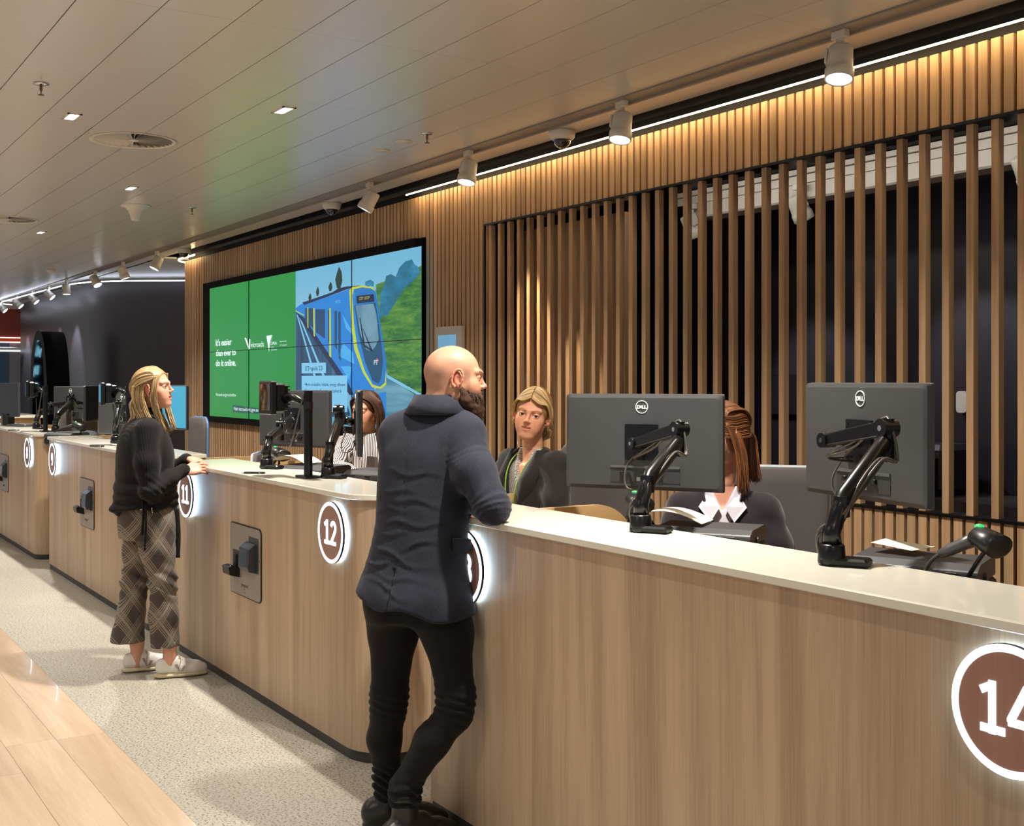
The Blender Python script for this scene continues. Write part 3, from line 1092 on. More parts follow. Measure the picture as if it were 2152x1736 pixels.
def counter(x0, x1, signs, panels, label, wlabel, r=0.2, right_end=True):
    L = x1 - x0
    t = thing('service_counter', label, 'counter', (x0, YF, 0), 0, 'timber service counters in a row')
    b = MB()
    b.smooth = True
    P_ = plan(L, r, 0.012, 0.0, 0.36)
    n = len(P_)
    b.add([(x, y, 0.045) for x, y in P_] + [(x, y, 1.10) for x, y in P_], [(i, (i + 1) % n, n + (i + 1) % n, n + i) for i in range(n)], True)
    b.add([(x, y, 0.045) for x, y in P_], [tuple(range(n - 1, -1, -1))], False)
    b.add([(x, y, 1.0999) for x, y in P_], [tuple(range(n))], False)
    o = b.build('body', M_COUNTER, t)
    md = o.modifiers.new('es', 'EDGE_SPLIT'); md.split_angle = math.radians(40)
    k = MB(); Q = plan(L, r, 0.012, 0.006, 0.35)
    k.add([(x, y, 0.0) for x, y in Q] + [(x, y, 0.045) for x, y in Q], [(i, (i + 1) % n, n + (i + 1) % n, n + i) for i in range(n)], True)
    o = k.build('plinth', M_PLINTH, t)
    md = o.modifiers.new('es', 'EDGE_SPLIT'); md.split_angle = math.radians(40)
    for sx, num in signs:
        number_sign(t, sx - x0, num)
    for px in panels:
        service_panel(t, px - x0)
    # end panels that run back towards the staff side, with a rounded top corner
    def endpanel(x, y1, rr, z1=1.098):
        e = MB()
        poly = [(0.36, 0.0), (y1, 0.0), (y1, z1 - rr)] + [(y1 - rr + rr * math.cos(a), z1 - rr + rr * math.sin(a)) for a in [PI / 2 * q / 10 for q in range(11)]] + [(0.36, z1)]
        e.prism(poly, x, x + 0.028, plane='yz')
        e.build('end_panel', M_PLY, t, bevel=0.002)
    endpanel(0.0, 0.95, 0.20)
    if right_end:
        endpanel(L - 0.03, 0.86, 0.04)
    # desk top at sitting height behind the counter
    d = MB(); d.box(0.03, L - 0.03, 0.36, 0.80, 0.70, 0.73)
    d.build('desk_shelf', M_PLY, t)
    # worktop
    w = MB(); Wp = plan(L, r, 0.03, -0.018, 0.33)
    zt = [(1.1005, 0.0), (1.103, -0.003), (1.121, -0.003), (1.125, 0.0)]
    R_ = []
    for z_, i_ in zt:
        Wq = plan(L, r, 0.03, -0.018 + i_ if i_ == 0 else -0.021, 0.33)
        R_.append([(x, y, z_) for x, y in Wq])
    w.rings(R_, True, True, smooth=False)
    ob = w.build('worktop', M_WHITE, None, loc=(x0, YF, 0))
    tag(ob, wlabel, 'worktop', 'white worktops of the service counters')
    return t


counter(-14.25, -11.2, [(-11.50, '8')], [-13.03], 'far left timber counter with the lit number 8', 'white worktop of the far left counter with the number 8', r=0.12)
counter(-10.67, -7.58, [(-10.42, '9'), (-7.90, '10')], [-9.515], 'timber counter with the lit number 9, left of the standing woman', 'white worktop of the counter with the number 9', r=0.12)
counter(-7.02, -4.44, [(-6.79, '11'), (-4.745, '12')], [-6.084], 'middle timber counter with the lit number 12 and a card panel', 'white worktop of the middle counter with the number 12')
counter(-3.895, -0.75, [(-3.61, '13'), (-1.458, '14')], [], 'nearest timber counter with the lit number 14', 'white worktop of the nearest counter with the number 14', right_end=False)
# ================================================================ EQUIPMENT
ZW = 1.125
M_MONBACK = plain('monitor_back', (62, 62, 63), 0.38, noise=0.03)
M_LOGO = plain('logo_silver', (205, 208, 210), 0.3, noise=0.01)
M_CABLE = plain('cable_grey', (74, 70, 66), 0.4)
M_GLASS = plain('screen_glass', (10, 10, 12), 0.08, noise=0.01)


def curve_path(pts, n=6):
    """Catmull-Rom through points"""
    pts = [V(p) for p in pts]
    out = []
    for i in range(len(pts) - 1):
        p0, p1, p2, p3 = pts[max(i - 1, 0)], pts[i], pts[i + 1], pts[min(i + 2, len(pts) - 1)]
        for k in range(n):
            t = k / n
            out.append(0.5 * ((2 * p1) + (p2 - p0) * t + (2 * p0 - 5 * p1 + 4 * p2 - p3) * t * t + (3 * p1 - p0 - 3 * p2 + p3) * t ** 3))
    out.append(pts[-1])
    return out


def monitor(label, loc, rz, tilt=0.0, screen=None, group=None, detail=True, w=0.611, h=0.356):
    """loc is the centre of the panel; the back faces local -y"""
    t = thing('monitor', label, 'computer monitor', loc, rz, group)
    if tilt:
        t.rotation_euler = (tilt, 0, rz)
    hs = MB()
    hs.cbox((0, 0.006, 0), (w, 0.012, h), 0.003)
    # back shell: gently raised
    def ring(wx, hz, y):
        return [(x, y, z) for x, z in rrect(wx, hz, 0.012 if y > -0.02 else 0.05, 4)]
    hs.rings([ring(w - .002, h - .002, 0.0), ring(w - .004, h - .004, -0.014), ring(w - .030, h - .030, -0.0185), ring(w * .6, h * .5, -0.0195)], True, True, smooth=False)
    hs.build('housing', M_MONBACK, t)
    s = MB(); s.box(-w / 2 + .008, w / 2 - .008, 0.0121, 0.0135, -h / 2 + .016, h / 2 - .008)
    s.build('screen', screen or M_GLASS, t)
    # logo: ring and letters
    lg = MB()
    cz = h * 0.365
    A, B = circle(0, cz, 0.0245, 36), circle(0, cz, 0.0215, 36)
    for k in range(36):
        j = (k + 1) % 36
        lg.prism([A[k], A[j], B[j], B[k]], -0.0215, -0.0185)
    v_, f_ = text_geo('D', 0.017, 0.004, 0.0012, 'CENTER', 1.1)
    lg.add([(a - 0.0125, -0.0195 + c * .5, cz - 0.006 + b_) for a, b_, c in v_], f_, False)
    v_, f_ = text_geo('LL', 0.017, 0.004, 0.0012, 'CENTER', 1.1)
    lg.add([(a + 0.0095, -0.0195 + c * .5, cz - 0.006 + b_) for a, b_, c in v_], f_, False)
    q = 0.0045
    lg.prism([(-.003 - q, cz), (-.003, cz + q * 1.4), (-.003 + q, cz), (-.003, cz - q * 1.4)], -0.0218, -0.0185)
    lg.build('logo', M_LOGO, t)
    vp = MB(); vp.prism(rrect(0.128, 0.132, 0.004, cz=0.0), -0.028, -0.0185)
    for sx in (-1, 1):
        for sz in (-1, 1):
            vp.cyl((sx * .052, -.028, sz * .053), (sx * .052, -.030, sz * .053), 0.003, n=8)
    vp.build('mount_plate', M_BLACKM, t)
    rp = MB()
    rp.prism([(-w * .20, -h * .27), (w * .24, -h * .27), (w * .24, -h * .245), (-w * .20, -h * .245)], -0.0245, -0.0185)
    rp.cur = 1
    rp.prism([(-w * .20, -h * .42), (w * .24, -h * .42), (w * .24, -h * .27), (-w * .20, -h * .27)], -0.0205, -0.0185)
    rp.cur = 2
    for i, xx in enumerate((-.075, 0.055, 0.075)):
        rp.cbox((xx, -0.025, -h * .325), (0.018, 0.012, 0.016), 0.002)
    rp.cur = 3
    rp.prism([(-.02, -h * .405), (-.006, -h * .405), (-.006, -h * .365), (-.02, -h * .365)], -0.0209, -0.0205)
    rp.prism([(.02, -h * .405), (.034, -h * .405), (.034, -h * .372), (.02, -h * .372)], -0.0209, -0.0205)
    rp.build('connector_bay', [plain('bay_lip', (80, 80, 80), 0.4), plain('bay_recess', (48, 48, 50), 0.5), M_BLACK, M_RIM], t)
    bt = MB()
    bt.cyl((-w * .40, -0.010, -h * .40), (-w * .40, -0.018, -h * .40), 0.006, n=16)
    bt.cyl((-w * .36, -0.012, -h * .40), (-w * .36, -0.019, -h * .40), 0.009, n=16)
    bt.build('buttons', M_MONBACK, t)
    return t


def monitor_arm(label, base, elbow, head, mount, rz=0.0, cable=True, elbow_h=0.11):
    """world points: base on the worktop, elbow joint, head joint of the upper arm, point on the monitor plate"""
    base = V(base)
    t = thing('monitor_mount', label, 'monitor arm', base)
    E_, H_, K_ = V(elbow) - base, V(head) - base, V(mount) - base
    b = MB()
    b.M = Matrix.Rotation(rz, 4, 'Z')
    b.cbox((0.035, 0.0, 0.011), (0.125, 0.065, 0.022), 0.006)
    b.lathe([(0.001, 0.0), (0.034, 0.0), (0.036, 0.01), (0.033, 0.05), (0.029, 0.055), (0.001, 0.055)], n=28)
    b.build('base_clamp', M_BLACKM, t)
    j = MB()
    st = V((0, 0, 0.055))
    up = V((E_.x * .16, E_.y * .16, 0.155))
    d = (E_ - up).normalized()
    j.tube([st, st + V((0, 0, .03)), up], [0.026, 0.024, 0.021], 14)
    j.cyl(up - V((0, 0, 0.035)), up + V((0, 0, 0.02)), 0.023)
    j.build('lower_joint', M_BLACKM, t)
    l = MB()
    l.tube([st + V((0, 0, .035)), up + d * 0.02, E_ - d * 0.02, E_], [0.018, 0.024, 0.023, 0.019], 12, flat=(1.0, 1.35))
    l.build('lower_arm', M_BLACKM, t)
    e = MB()
    e.cyl(E_ - V((0, 0, elbow_h / 2)), E_ + V((0, 0, elbow_h / 2)), 0.022)
    e.cyl(E_ + V((0, 0, elbow_h / 2)), E_ + V((0, 0, elbow_h / 2 + .008)), 0.019)
    e.build('elbow_post', M_BLACKM, t)
    Et = E_ + V((0, 0, elbow_h / 2 - 0.018))
    u = MB()
    dd = (H_ - Et).normalized()
    sd = dd.cross(UP).normalized() * 0.020
    uu = UP * 0.022
    rr = [[Et + sd - uu, Et - sd - uu, Et - sd + uu, Et + sd + uu], [H_ + sd * .8 - uu * .8, H_ - sd * .8 - uu * .8, H_ - sd * .8 + uu * .8, H_ + sd * .8 + uu * .8]]
    u.rings([[tuple(p) for p in q] for q in rr], smooth=False)
    u.cyl(Et + sd * 1.25, Et - sd * 1.25, 0.026)
    u.cyl(H_ + sd * 1.1, H_ - sd * 1.1, 0.022)
    u.build('upper_arm', M_BLACKM, t, bevel=0.004)
    c = MB()
    for s_ in (1, -1):
        c.cyl(Et + sd * 1.25 * s_, Et + sd * 1.32 * s_, 0.008, n=12)
        c.cyl(H_ + sd * 1.1 * s_, H_ + sd * 1.2 * s_, 0.007, n=12)
    c.build('pivot_bolts', M_CHROME, t)
    k = MB()
    k.tube([H_, H_ * .5 + K_ * .5, K_], [0.018, 0.015, 0.02], 12)
    k.ball(K_, 0.024)
    k.build('tilt_joint', M_BLACKM, t)
    if cable:
        for q, off in enumerate((0.0, 0.014)):
            cb_ = MB()
            pa = [K_ + V((0, 0, -0.05 - off)), H_ + V((0, 0, -0.055)) * .9, (Et + H_) / 2 + V((0, 0, -0.032 + off)), Et + V((0, 0, 0.03 - off)), E_ + (E_ - H_).normalized() * (0.035 + off * .6) + V((0, 0, -0.05)),
                  E_ * .72 + up * .28 + V((0.028 + off, -0.015, 0.0)), E_ * .3 + up * .7 + V((0.026, -0.018 + off, 0)), up + V((0.022, -0.02, -0.04 + off)), V((-0.03, -0.018, 0.07 + off)), V((-0.036, 0.0, 0.01))]
            cb_.tube(curve_path(pa, 5), 0.0042, 6)
            cb_.build('cable', M_CABLE, t)
        cb_ = MB()
        pa = [K_ + V((0.05, 0.02, -0.10)), K_ + V((0.03, -0.01, -0.16)), K_ + V((-0.03, -0.03, -0.17)), K_ + V((-0.05, -0.03, -0.12)), K_ + V((-0.02, -0.02, -0.06)), (Et + H_) / 2 + V((0, 0, -0.03))]
        cb_.tube(curve_path(pa, 5), 0.0038, 6)
        cb_.build('cable', M_CABLE, t)
    return t


# ---- the two desks of the nearest counter
def between(a, b):
    return (V(a) + V(b)) / 2


mc = V((-3.458, 2.782, 1.373))
monitor('large monitor seen from behind right of the bearded man, with a ring logo', mc, math.radians(32.2))
K_ = mc + V((math.sin(math.radians(32.2)), -math.cos(math.radians(32.2)), 0)) * 0.045
hd = P(1335, 932, 4.27); el = P(1428, 925, 4.02)
monitor_arm('black monitor arm holding the large monitor right of the bearded man', (-2.935, 2.35, ZW), el, hd, K_, rz=0.5)
mc2 = V((-2.461, 2.838, 1.416))
monitor('monitor turned sideways at the right, above the hand scanner', mc2, math.radians(-13.8))
K2 = P(1790, 925, 3.60)
hd2 = P(1738, 925, 3.52); el2 = P(1864, 928, 3.27)
monitor_arm('black monitor arm clamped at the right of the nearest worktop', (-2.145, 2.345, ZW), el2, hd2, K2, rz=0.5)


def receipt_printer(label, loc, rz, paper=0.0, z0=0.0):
    t = thing('desk_printer', label, 'printer', loc, rz)
    b = MB(); b.cbox((0, 0, 0.03), (0.34, 0.22, 0.06), 0.012); b.build('base_tray', M_BLACK, t)
    b = MB()
    prof = [(-0.11, 0.06), (-0.105, 0.092), (-0.07, 0.108), (0.09, 0.112), (0.11, 0.10), (0.11, 0.06)]
    b.prism(prof, -0.165, 0.165, plane='yz'); b.build('lid', M_GREYP, t, bevel=0.006)
    b = MB()
    for k in range(3):
        b.cbox((-0.1 + k * .1, -0.108, 0.085), (0.03, 0.006, 0.006), 0.001)
    b.cyl((0.167, -0.02, 0.07), (0.172, -0.02, 0.07), 0.012)
    b.cbox((0.06, -0.111, 0.05), (0.04, 0.004, 0.02), 0.001)
    b.build('buttons', M_GREYP, t)
    if paper == 1:
        p_ = MB(); p_.smooth = True
        n = 10
        A_ = [(-0.27 + 0.26 * k / n, 0.112 + 0.045 * math.sin(PI * (0.1 + 0.85 * k / n))) for k in range(n + 1)]
        p_.add([(x, -0.07, z) for x, z in A_] + [(x, 0.07, z) for x, z in A_] + [(x, -0.07, z + .0015) for x, z in A_] + [(x, 0.07, z + .0015) for x, z in A_],
               [(i, i + 1, n + 2 + i, n + 1 + i) for i in range(n)] + [(2 * n + 2 + i, 3 * n + 3 + i, 3 * n + 4 + i, 2 * n + 3 + i) for i in range(n)], True)
        p_.build('paper', M_PAPER, t)
    if paper == 2:
        p_ = MB(); p_.add([(-0.14, 0.0, 0.135), (-0.02, -0.03, 0.125), (0.02, 0.06, 0.128), (-0.12, 0.07, 0.140)], [(0, 1, 2, 3)]); p_.add([(-0.14, 0.0, 0.136), (-0.02, -0.03, 0.126), (0.02, 0.06, 0.129), (-0.12, 0.07, 0.141)], [(3, 2, 1, 0)])
        p_.build('paper', M_PAPER, t)
    return t


q = P(1470, 1150, 4.05)
receipt_printer('black desk printer with curling paper beneath the large monitor', (q.x, q.y + .05, 0.995), 0.55, 1)
q = P(1905, 1222, 3.22)
receipt_printer('black desk printer under the hand scanner at the right', (q.x + .02, q.y + .04, 1.015), 0.42, 2)
for qx, dz, lb in ((P(1470, 1150, 4.05), 0, 'dark stand under the printer beneath the large monitor'), (P(1905, 1222, 3.22), 0, 'dark stand under the printer at the right')):
    t = MB(); t.cbox((qx.x + .03, qx.y + .06, 0.88), (0.26, 0.16, 0.22), 0.01)
    tag(t.build('printer_stand', M_BLACK), lb, 'stand')


def scanner(label, p_handle, p_head, p_nose, p_foot, sc=1.0):
    """hand scanner resting on a thin stand; world points"""
    o = V(p_foot)
    t = thing('barcode_scanner', label, 'barcode scanner', o)
    a, b, c = V(p_handle) - o, V(p_head) - o, V(p_nose) - o
    g = MB()
    g.tube([a, a * .75 + b * .25, a * .4 + b * .6, b], [0.014 * sc, 0.019 * sc, 0.020 * sc, 0.026 * sc], 16, flat=(1.0, 0.8))
    g.build('handle', plain('scanner_grey', (72, 72, 74), 0.35), t)
    d = (c - b)
    g = MB()
    g.tube([b - d * .35, b - d * .1, b + d * .45, c, c + d * .03], [0.012 * sc, 0.030 * sc, 0.034 * sc, 0.036 * sc, 0.030 * sc], 16, flat=(1.15, 0.85))
    g.build('scan_head', M_BLACK, t)
    g = MB(); g.ball(b + V((0, 0, 0.024 * sc)) - d * .05, (0.013 * sc, 0.010 * sc, 0.007 * sc)); g.build('status_lamp', glow('green_lamp', (40, 210, 110), 1.2), t)
    s = MB()
    s.tube(curve_path([c * .5 + b * .5 - V((0, 0, 0.02)), (b + c) * .35, V((0, 0, 0.01))], 6), 0.006 * sc, 8)
    s.lathe([(0.001, 0.0), (0.045 * sc, 0.0), (0.045 * sc, 0.006), (0.008, 0.012), (0.001, 0.012)], n=24)
    s.build('stand', M_BLACK, t)
    s = MB(); s.tube(curve_path([a, a + (a - b) * .25 + V((0, 0, -0.01)), a + (a - b) * .55 + V((0, 0, -0.06))], 6), 0.005 * sc, 8)
    s.build('cord', M_GREYP, t)
    return t


scanner('grey and black hand scanner with a green lamp at the far right of the worktop', P(1975, 1165, 3.02), P(2060, 1128, 2.96), P(2100, 1150, 2.90), (P(2030, 1222, 2.98).x, P(2030, 1222, 2.98).y, 1.09))
q = P(1338, 1112, 4.15)
scanner('small hand scanner half hidden behind the base of the left monitor arm', P(1322, 1090, 4.12), P(1335, 1050, 4.14), P(1352, 1062, 4.05), (q.x, q.y + .1, 1.05), 1.0)

# ---- middle counter set, reused for the far left counter


def post_display(label, base, top, dev, rz, lit=False):
    base = V(base)
    t = thing('post_camera', label, 'customer display', base)
    hgt = top
    s = MB()
    s.cbox((0, 0, 0.006), (0.13, 0.085, 0.012), 0.003)
    s.build('base_plate', M_BLACKM, t)
    s = MB(); s.cyl((0, 0, 0.012), (0, 0, hgt), 0.0215, n=24); s.build('post', M_BLACKM, t)
    s = MB(); s.cyl((0, 0, hgt - 0.085), (0, 0, hgt - 0.055), 0.024); s.build('collar', M_BLACK, t)
    dv = V(dev) - base
    s = MB(); s.tube([(0, 0, hgt - 0.07), (dv.x * .45, dv.y * .45, hgt - 0.03), dv + V((0.03, 0.02, -0.01))], [0.014, 0.02, 0.025], 10)
    s.build('bracket', M_BLACKM, t)
    d = MB()
    d.M = Matrix.Translation(dv) @ Matrix.Rotation(rz, 4, 'Z')
    d.cbox((0, -0.045, 0), (0.155, 0.03, 0.17), 0.006)
    d.cbox((0, -0.005, 0.0), (0.135, 0.055, 0.150), 0.010)
    for k in range(7):
        d.cbox((0, 0.035, 0.058 - k * .018), (0.125, 0.03, 0.006), 0.001)
    d.cbox((0, 0.03, 0), (0.10, 0.03, 0.13), 0.004)
    d.build('display_housing', M_BLACK, t)
    d2 = MB(); d2.M = d.M
    d2.box(-0.066, 0.066, -0.0625, -0.060, -0.062, 0.070)
    d2.build('display_glass', glow('display_lit', (70, 150, 190), .8) if lit else plain('display_glass', (44, 30, 28), 0.06, noise=0.5, nscale=9, coat=1.0), t)
    c = MB(); c.tube(curve_path([V((0.0, -0.022, hgt - 0.01)), V((-0.02, -0.03, hgt - .07)), dv * .6 + V((0, 0, -.09)), dv + V((0.01, 0.03, -0.08))], 6), 0.0045, 6)
    c.build('cable', M_CABLE, t)
    return t


def station(dx, where, dev=True, F_=True):
    d = V((dx, 0, 0))
    mE = V((-7.04, 2.869, 1.362)) + d
    m1 = monitor('wide monitor seen from behind on the ' + where, mE, math.radians(22.8), group=None)
    kE = mE + V((math.sin(math.radians(22.8)), -math.cos(math.radians(22.8)), 0)) * 0.045
    def Q(px, py, D):
        return P(px, py, D) + d
    monitor_arm('left monitor arm on the ' + where, V((-6.13, 2.335, ZW)) + d, Q(590, 905, 6.75), Q(610, 882, 7.2), kE + V((0.05, 0, 0.02)), rz=0.5)
    if F_:
        mF = V((-6.02, 2.83, 1.372)) + d
        monitor('monitor seen nearly edge on at the right of the ' + where, mF, math.radians(-24))
        monitor_arm('right monitor arm on the ' + where, V((-5.37, 2.36, ZW)) + d, Q(712, 885, 6.2), Q(722, 884, 6.3), mF + V((-0.05, -0.03, 0.0)), rz=0.5, elbow_h=0.15)
    if dev:
        pd = V((-5.44, 2.285, ZW)) + d
        post_display('black post with a boxy customer display on the ' + where, pd, 0.425, Q(580, 836, 6.0), .05 if dx == 0 else -.2, dx != 0)


station(0, 'middle counter')
station(-6.22, 'far left counter')
# counter 9: display, arm and a lit monitor half hidden by the standing woman
M_CYAN = glow('lit_screen_cyan', (60, 178, 214), 0.9)
mB = P(342, 856, 9.55)
monitor('lit cyan monitor beside the face of the standing woman', mB, math.radians(22) + PI, screen=M_CYAN)
mB2 = P(262, 868, 9.6)
monitor('dark monitor partly behind the head of the standing woman', mB2, math.radians(25))
monitor_arm('monitor arm just left of the standing woman', (P(236, 933, 9.0).x, 2.31, ZW), P(250, 858, 9.1), P(258, 870, 9.3), mB2 + V((.02, -.05, 0)), rz=0.5)
monitor_arm('monitor arm hidden mostly behind the standing woman', (P(330, 945, 8.2).x, 2.31, ZW), P(338, 905, 8.5), P(340, 880, 8.6), mB + V((0.01, -.045, 0)), rz=0.5, cable=False)
pq = P(262, 925, 8.6)
post_display('customer display on a post between the standing woman and the counter with number 9', (pq.x, 2.29, ZW), 0.44, P(228, 828, 8.8), -.15, True)
# extras on and behind the far left counter
q = P(12, 840, 12.6)
monitor('black monitor cut by the left edge of the photo', q, math.radians(15) + PI)
t = MB(); t.cbox((q.x, q.y + .02, 0.95), (0.12, 0.12, 0.6), 0.01)
tag(t.build('monitor_stand', M_BLACK), 'dark stand of the monitor at the left edge', 'stand')
# bag on the far left counter, printers
def soft_bag(label, c, s, mat):
    t = MB(); t.smooth = True
    rings_ = []
    for i in range(9):
        th = PI * (i + .15) / 8.3
        rr = math.sin(th) ** 0.45
        rings_.append([(c[0] + s[0] * rr * math.cos(a) * (1 + .06 * math.sin(3 * a)), c[1] + s[1] * rr * math.sin(a), c[2] + s[2] * (1 - math.cos(th)) * (1 + .08 * math.sin(2 * a + i))) for a in [2 * PI * k / 20 for k in range(20)]])
    t.rings(rings_, smooth=True)
    return tag(t.build('soft_case', mat), label, 'case')


q = P(135, 925, 10.6)
receipt_printer('dark desk printer at the right end of the far left worktop', (q.x, q.y + .02, 1.03), 0.5, 0)
scanner('hand scanner with a green lamp behind the far left worktop', P(125, 902, 10.6), P(160, 893, 10.5), P(175, 900, 10.4), (P(150, 915, 10.6).x, P(150, 915, 10.6).y + .1, 1.05))
q = P(158, 928, 11.3)
tb = MB(); tb.cbox((q.x, q.y + .06, 1.0), (0.36, 0.26, 0.24), 0.03)
tag(tb.build('blue_grey_case', plain('slate_case', (40, 48, 60), 0.6)), 'slate coloured case behind the right end of the far left counter', 'case')
q = P(20, 895, 12.2)
receipt_printer('dark desk printer at the left edge behind the far left worktop', (q.x - .1, q.y + .15, 1.04), 0.4, 0)
q = P(18, 872, 15.6)
tb = MB(); tb.cbox((q.x, q.y, 0.565), (1.6, 0.5, 1.13), 0.01)
rdk = tag(tb.build('rear_desk', M_PLY), 'oak side desk behind the far left counter', 'desk')
tb = MB(); tb.cbox((q.x, q.y, 1.145), (1.66, 0.56, 0.03), 0.004)
tb.build('desk_top', M_WHITE, rdk)
q2 = P(15, 868, 15.5)
tb = MB(); tb.cbox((q2.x, q2.y, 1.175), (0.09, 0.06, 0.03), 0.008)
tag(tb.build('red_tape', plain('red_plastic', (190, 40, 50), 0.4)), 'small red object on the white top at the left edge', 'desk item')
# middle counter printers and scanner
q = P(640, 1000, 6.35)
receipt_printer('desk printer with paper behind the post of the middle counter', (q.x - .05, q.y + .08, 1.035), 0.4, 1)
q = P(760, 1005, 6.1)
receipt_printer('desk printer in front of the woman in the striped shirt', (q.x + .02, q.y + .1, 1.03), 0.4, 0)
q = P(578, 985, 6.75)
scanner('hand scanner standing upright behind the left arm of the middle counter', P(572, 975, 6.72), P(580, 950, 6.75), P(596, 958, 6.65), (q.x, q.y + .02, 1.06), 1.1)
q = P(730, 1000, 6.2)
tb = MB()
q = P(782, 988, 6.5)
tb.cbox((q.x, q.y, 1.14), (0.10, 0.02, 0.09), 0.003)
tag(tb.build('card_holder', plain('pale_card', (150, 146, 142), 0.5)), 'small pale card holder in front of the striped shirt', 'card holder')
# pens
for px, py, ang, lb in ((533, 996, 0.15, 'black pen on the middle worktop'), (203, 939, 0.2, 'black pen on the worktop of the counter with number 9'), (28, 905, 0.1, 'black pen on the far left worktop')):
    D_ = (EYE - ZW) * 2500 / (py - 800)
    q = P(px, py, D_)
    t = thing('pen', lb, 'pen', (q.x, q.y, ZW + .006), math.atan2(CR.y, CR.x) - ang, 'pens on the worktops')
    s = MB(); s.cyl((-0.05, 0, 0), (0.06, 0, 0), 0.0055, n=12); s.build('barrel', M_BLACK, t)
    s = MB(); s.cyl((-0.07, 0, 0), (-0.05, 0, 0), 0.0015, 0.0055, n=12); s.cyl((0.03, 0, 0), (0.036, 0, 0), 0.0062, n=12); s.build('metal_tip', M_CHROME, t)


# ---- chairs
def office_chair(label, loc, rz, arms=True, rim=M_RIM, seat_h=0.5, back_h=0.62, back_w=0.46, fabric=None):
    """faces local -y"""
    t = thing('office_chair', label, 'office chair', loc, rz, 'staff office chairs')
    fb = fabric or M_FABRIC
    def shell(w, h, y, th, rr=0.09):
        m_ = MB(); m_.smooth = True
        n = 5
        out = rrect(w, h, rr, 6)
        for (yy_, sc) in ((y, 1.0), (y + th, 0.985)):
            pass
        F, B_ = [], []
        for x, z in out:
            bend = 0.28 * (x * x) - 0.10 * math.cos(z * 3.2) * .35
            taper = 1 - 0.10 * (0.5 - z / h)
            F.append((x * taper, y - bend, z)); B_.append((x * taper, y + th - bend, z))
        k = len(out)
        c0 = (0, y + 0.035, 0)
        # interior grid as concentric rings
        RF, RB = [], []
        for s in (1.0, .97, .8, .55, .28, .02):
            RF.append([(x * s * (1 - 0.10 * (0.5 - z * s / h)), y - 0.28 * (x * s) ** 2 + 0.035 * math.cos(z * s * 3.2) * .4 - (0.008 if s < 1 else 0), z * s) for x, z in out])
            RB.append([(x * s * (1 - 0.10 * (0.5 - z * s / h)), y + th - 0.28 * (x * s) ** 2 + 0.035 * math.cos(z * s * 3.2) * .4 + (0.004 if s < 1 else 0), z * s) for x, z in out])
        m_.rings(RF[::-1] + RB, True, True, smooth=True)
        return m_, RF[0], RB[0]
    zc = seat_h + 0.12 + back_h / 2
    m_, e0, e1 = shell(back_w, back_h, 0.24, 0.028)
    m_.v = [(x, y, z + zc) for x, y, z in m_.v]
    m_.build('backrest', fb, t)
    r = MB()
    ring_ = [((a[0] + b[0]) / 2 * 1.005, (a[1] + b[1]) / 2 + .012, (a[2] + b[2]) / 2 + zc) for a, b in zip(e0, e1)]
    r.tube(ring_ + [ring_[0]], 0.010, 8, caps=False)
    r.build('back_rim', rim, t)
    r = MB(); r.cbox((back_w * .42, 0.275, seat_h + 0.15), (0.03, 0.02, 0.22), 0.004); r.cbox((-back_w * .42, 0.275, seat_h + 0.15), (0.03, 0.02, 0.22), 0.004)
    r.tube([(0, 0.28, seat_h + .25), (0, 0.27, seat_h + .02), (0, 0.12, seat_h - .05)], 0.022, 10)
    r.build('back_support', rim, t)
    s = MB(); s.smooth = True
    R_ = []
    for z_, sc in ((seat_h - .04, .9), (seat_h - .03, 1.0), (seat_h + .02, 1.0), (seat_h + .035, .93), (seat_h + .03, .5)):
        R_.append([(x * sc, y * sc, z_) for x, y in rrect(0.50, 0.48, 0.12, 6)])
    s.rings(R_, smooth=True); s.build('seat', fb, t)
    if arms:
        for sx in (-1, 1):
            a = MB()
            a.cbox((sx * 0.29, 0.02, seat_h + 0.20), (0.085, 0.25, 0.03), 0.012)
            a.build('armrest', M_BLACK, t)
            a = MB()
            a.tube([(sx * .29, 0.03, seat_h + .19), (sx * .29, 0.04, seat_h + .02), (sx * .2, 0.04, seat_h - .05)], 0.018, 10)
            a.build('arm_support', M_BLACK, t)
    c = MB(); c.cyl((0, 0, 0.09), (0, 0, seat_h - .04), 0.028); c.cyl((0, 0, seat_h - .12), (0, 0, seat_h - .03), 0.06, 0.1); c.build('column', M_BLACK, t)
    for k in range(5):
        a = 2 * PI * k / 5 + .3
        l_ = MB(); l_.tube([(0, 0, 0.10), (0.16 * math.cos(a), 0.16 * math.sin(a), 0.095), (0.29 * math.cos(a), 0.29 * math.sin(a), 0.065)], [0.03, 0.022, 0.016], 8)
        lg = l_.build('leg', M_BLACK, t)
        w_ = MB(); w_.cyl((0.29 * math.cos(a) - .02 * math.sin(a), 0.29 * math.sin(a) + .02 * math.cos(a), 0.028), (0.29 * math.cos(a) + .02 * math.sin(a), 0.29 * math.sin(a) - .02 * math.cos(a), 0.028), 0.028)
        w_.build('castor', M_BLACK, lg)
    return t


def chair_at(px, py, D, top_z, label, face, **kw):
    p_ = P(px, py, D)
    return office_chair(label, (p_.x, p_.y, 0), face, **kw)


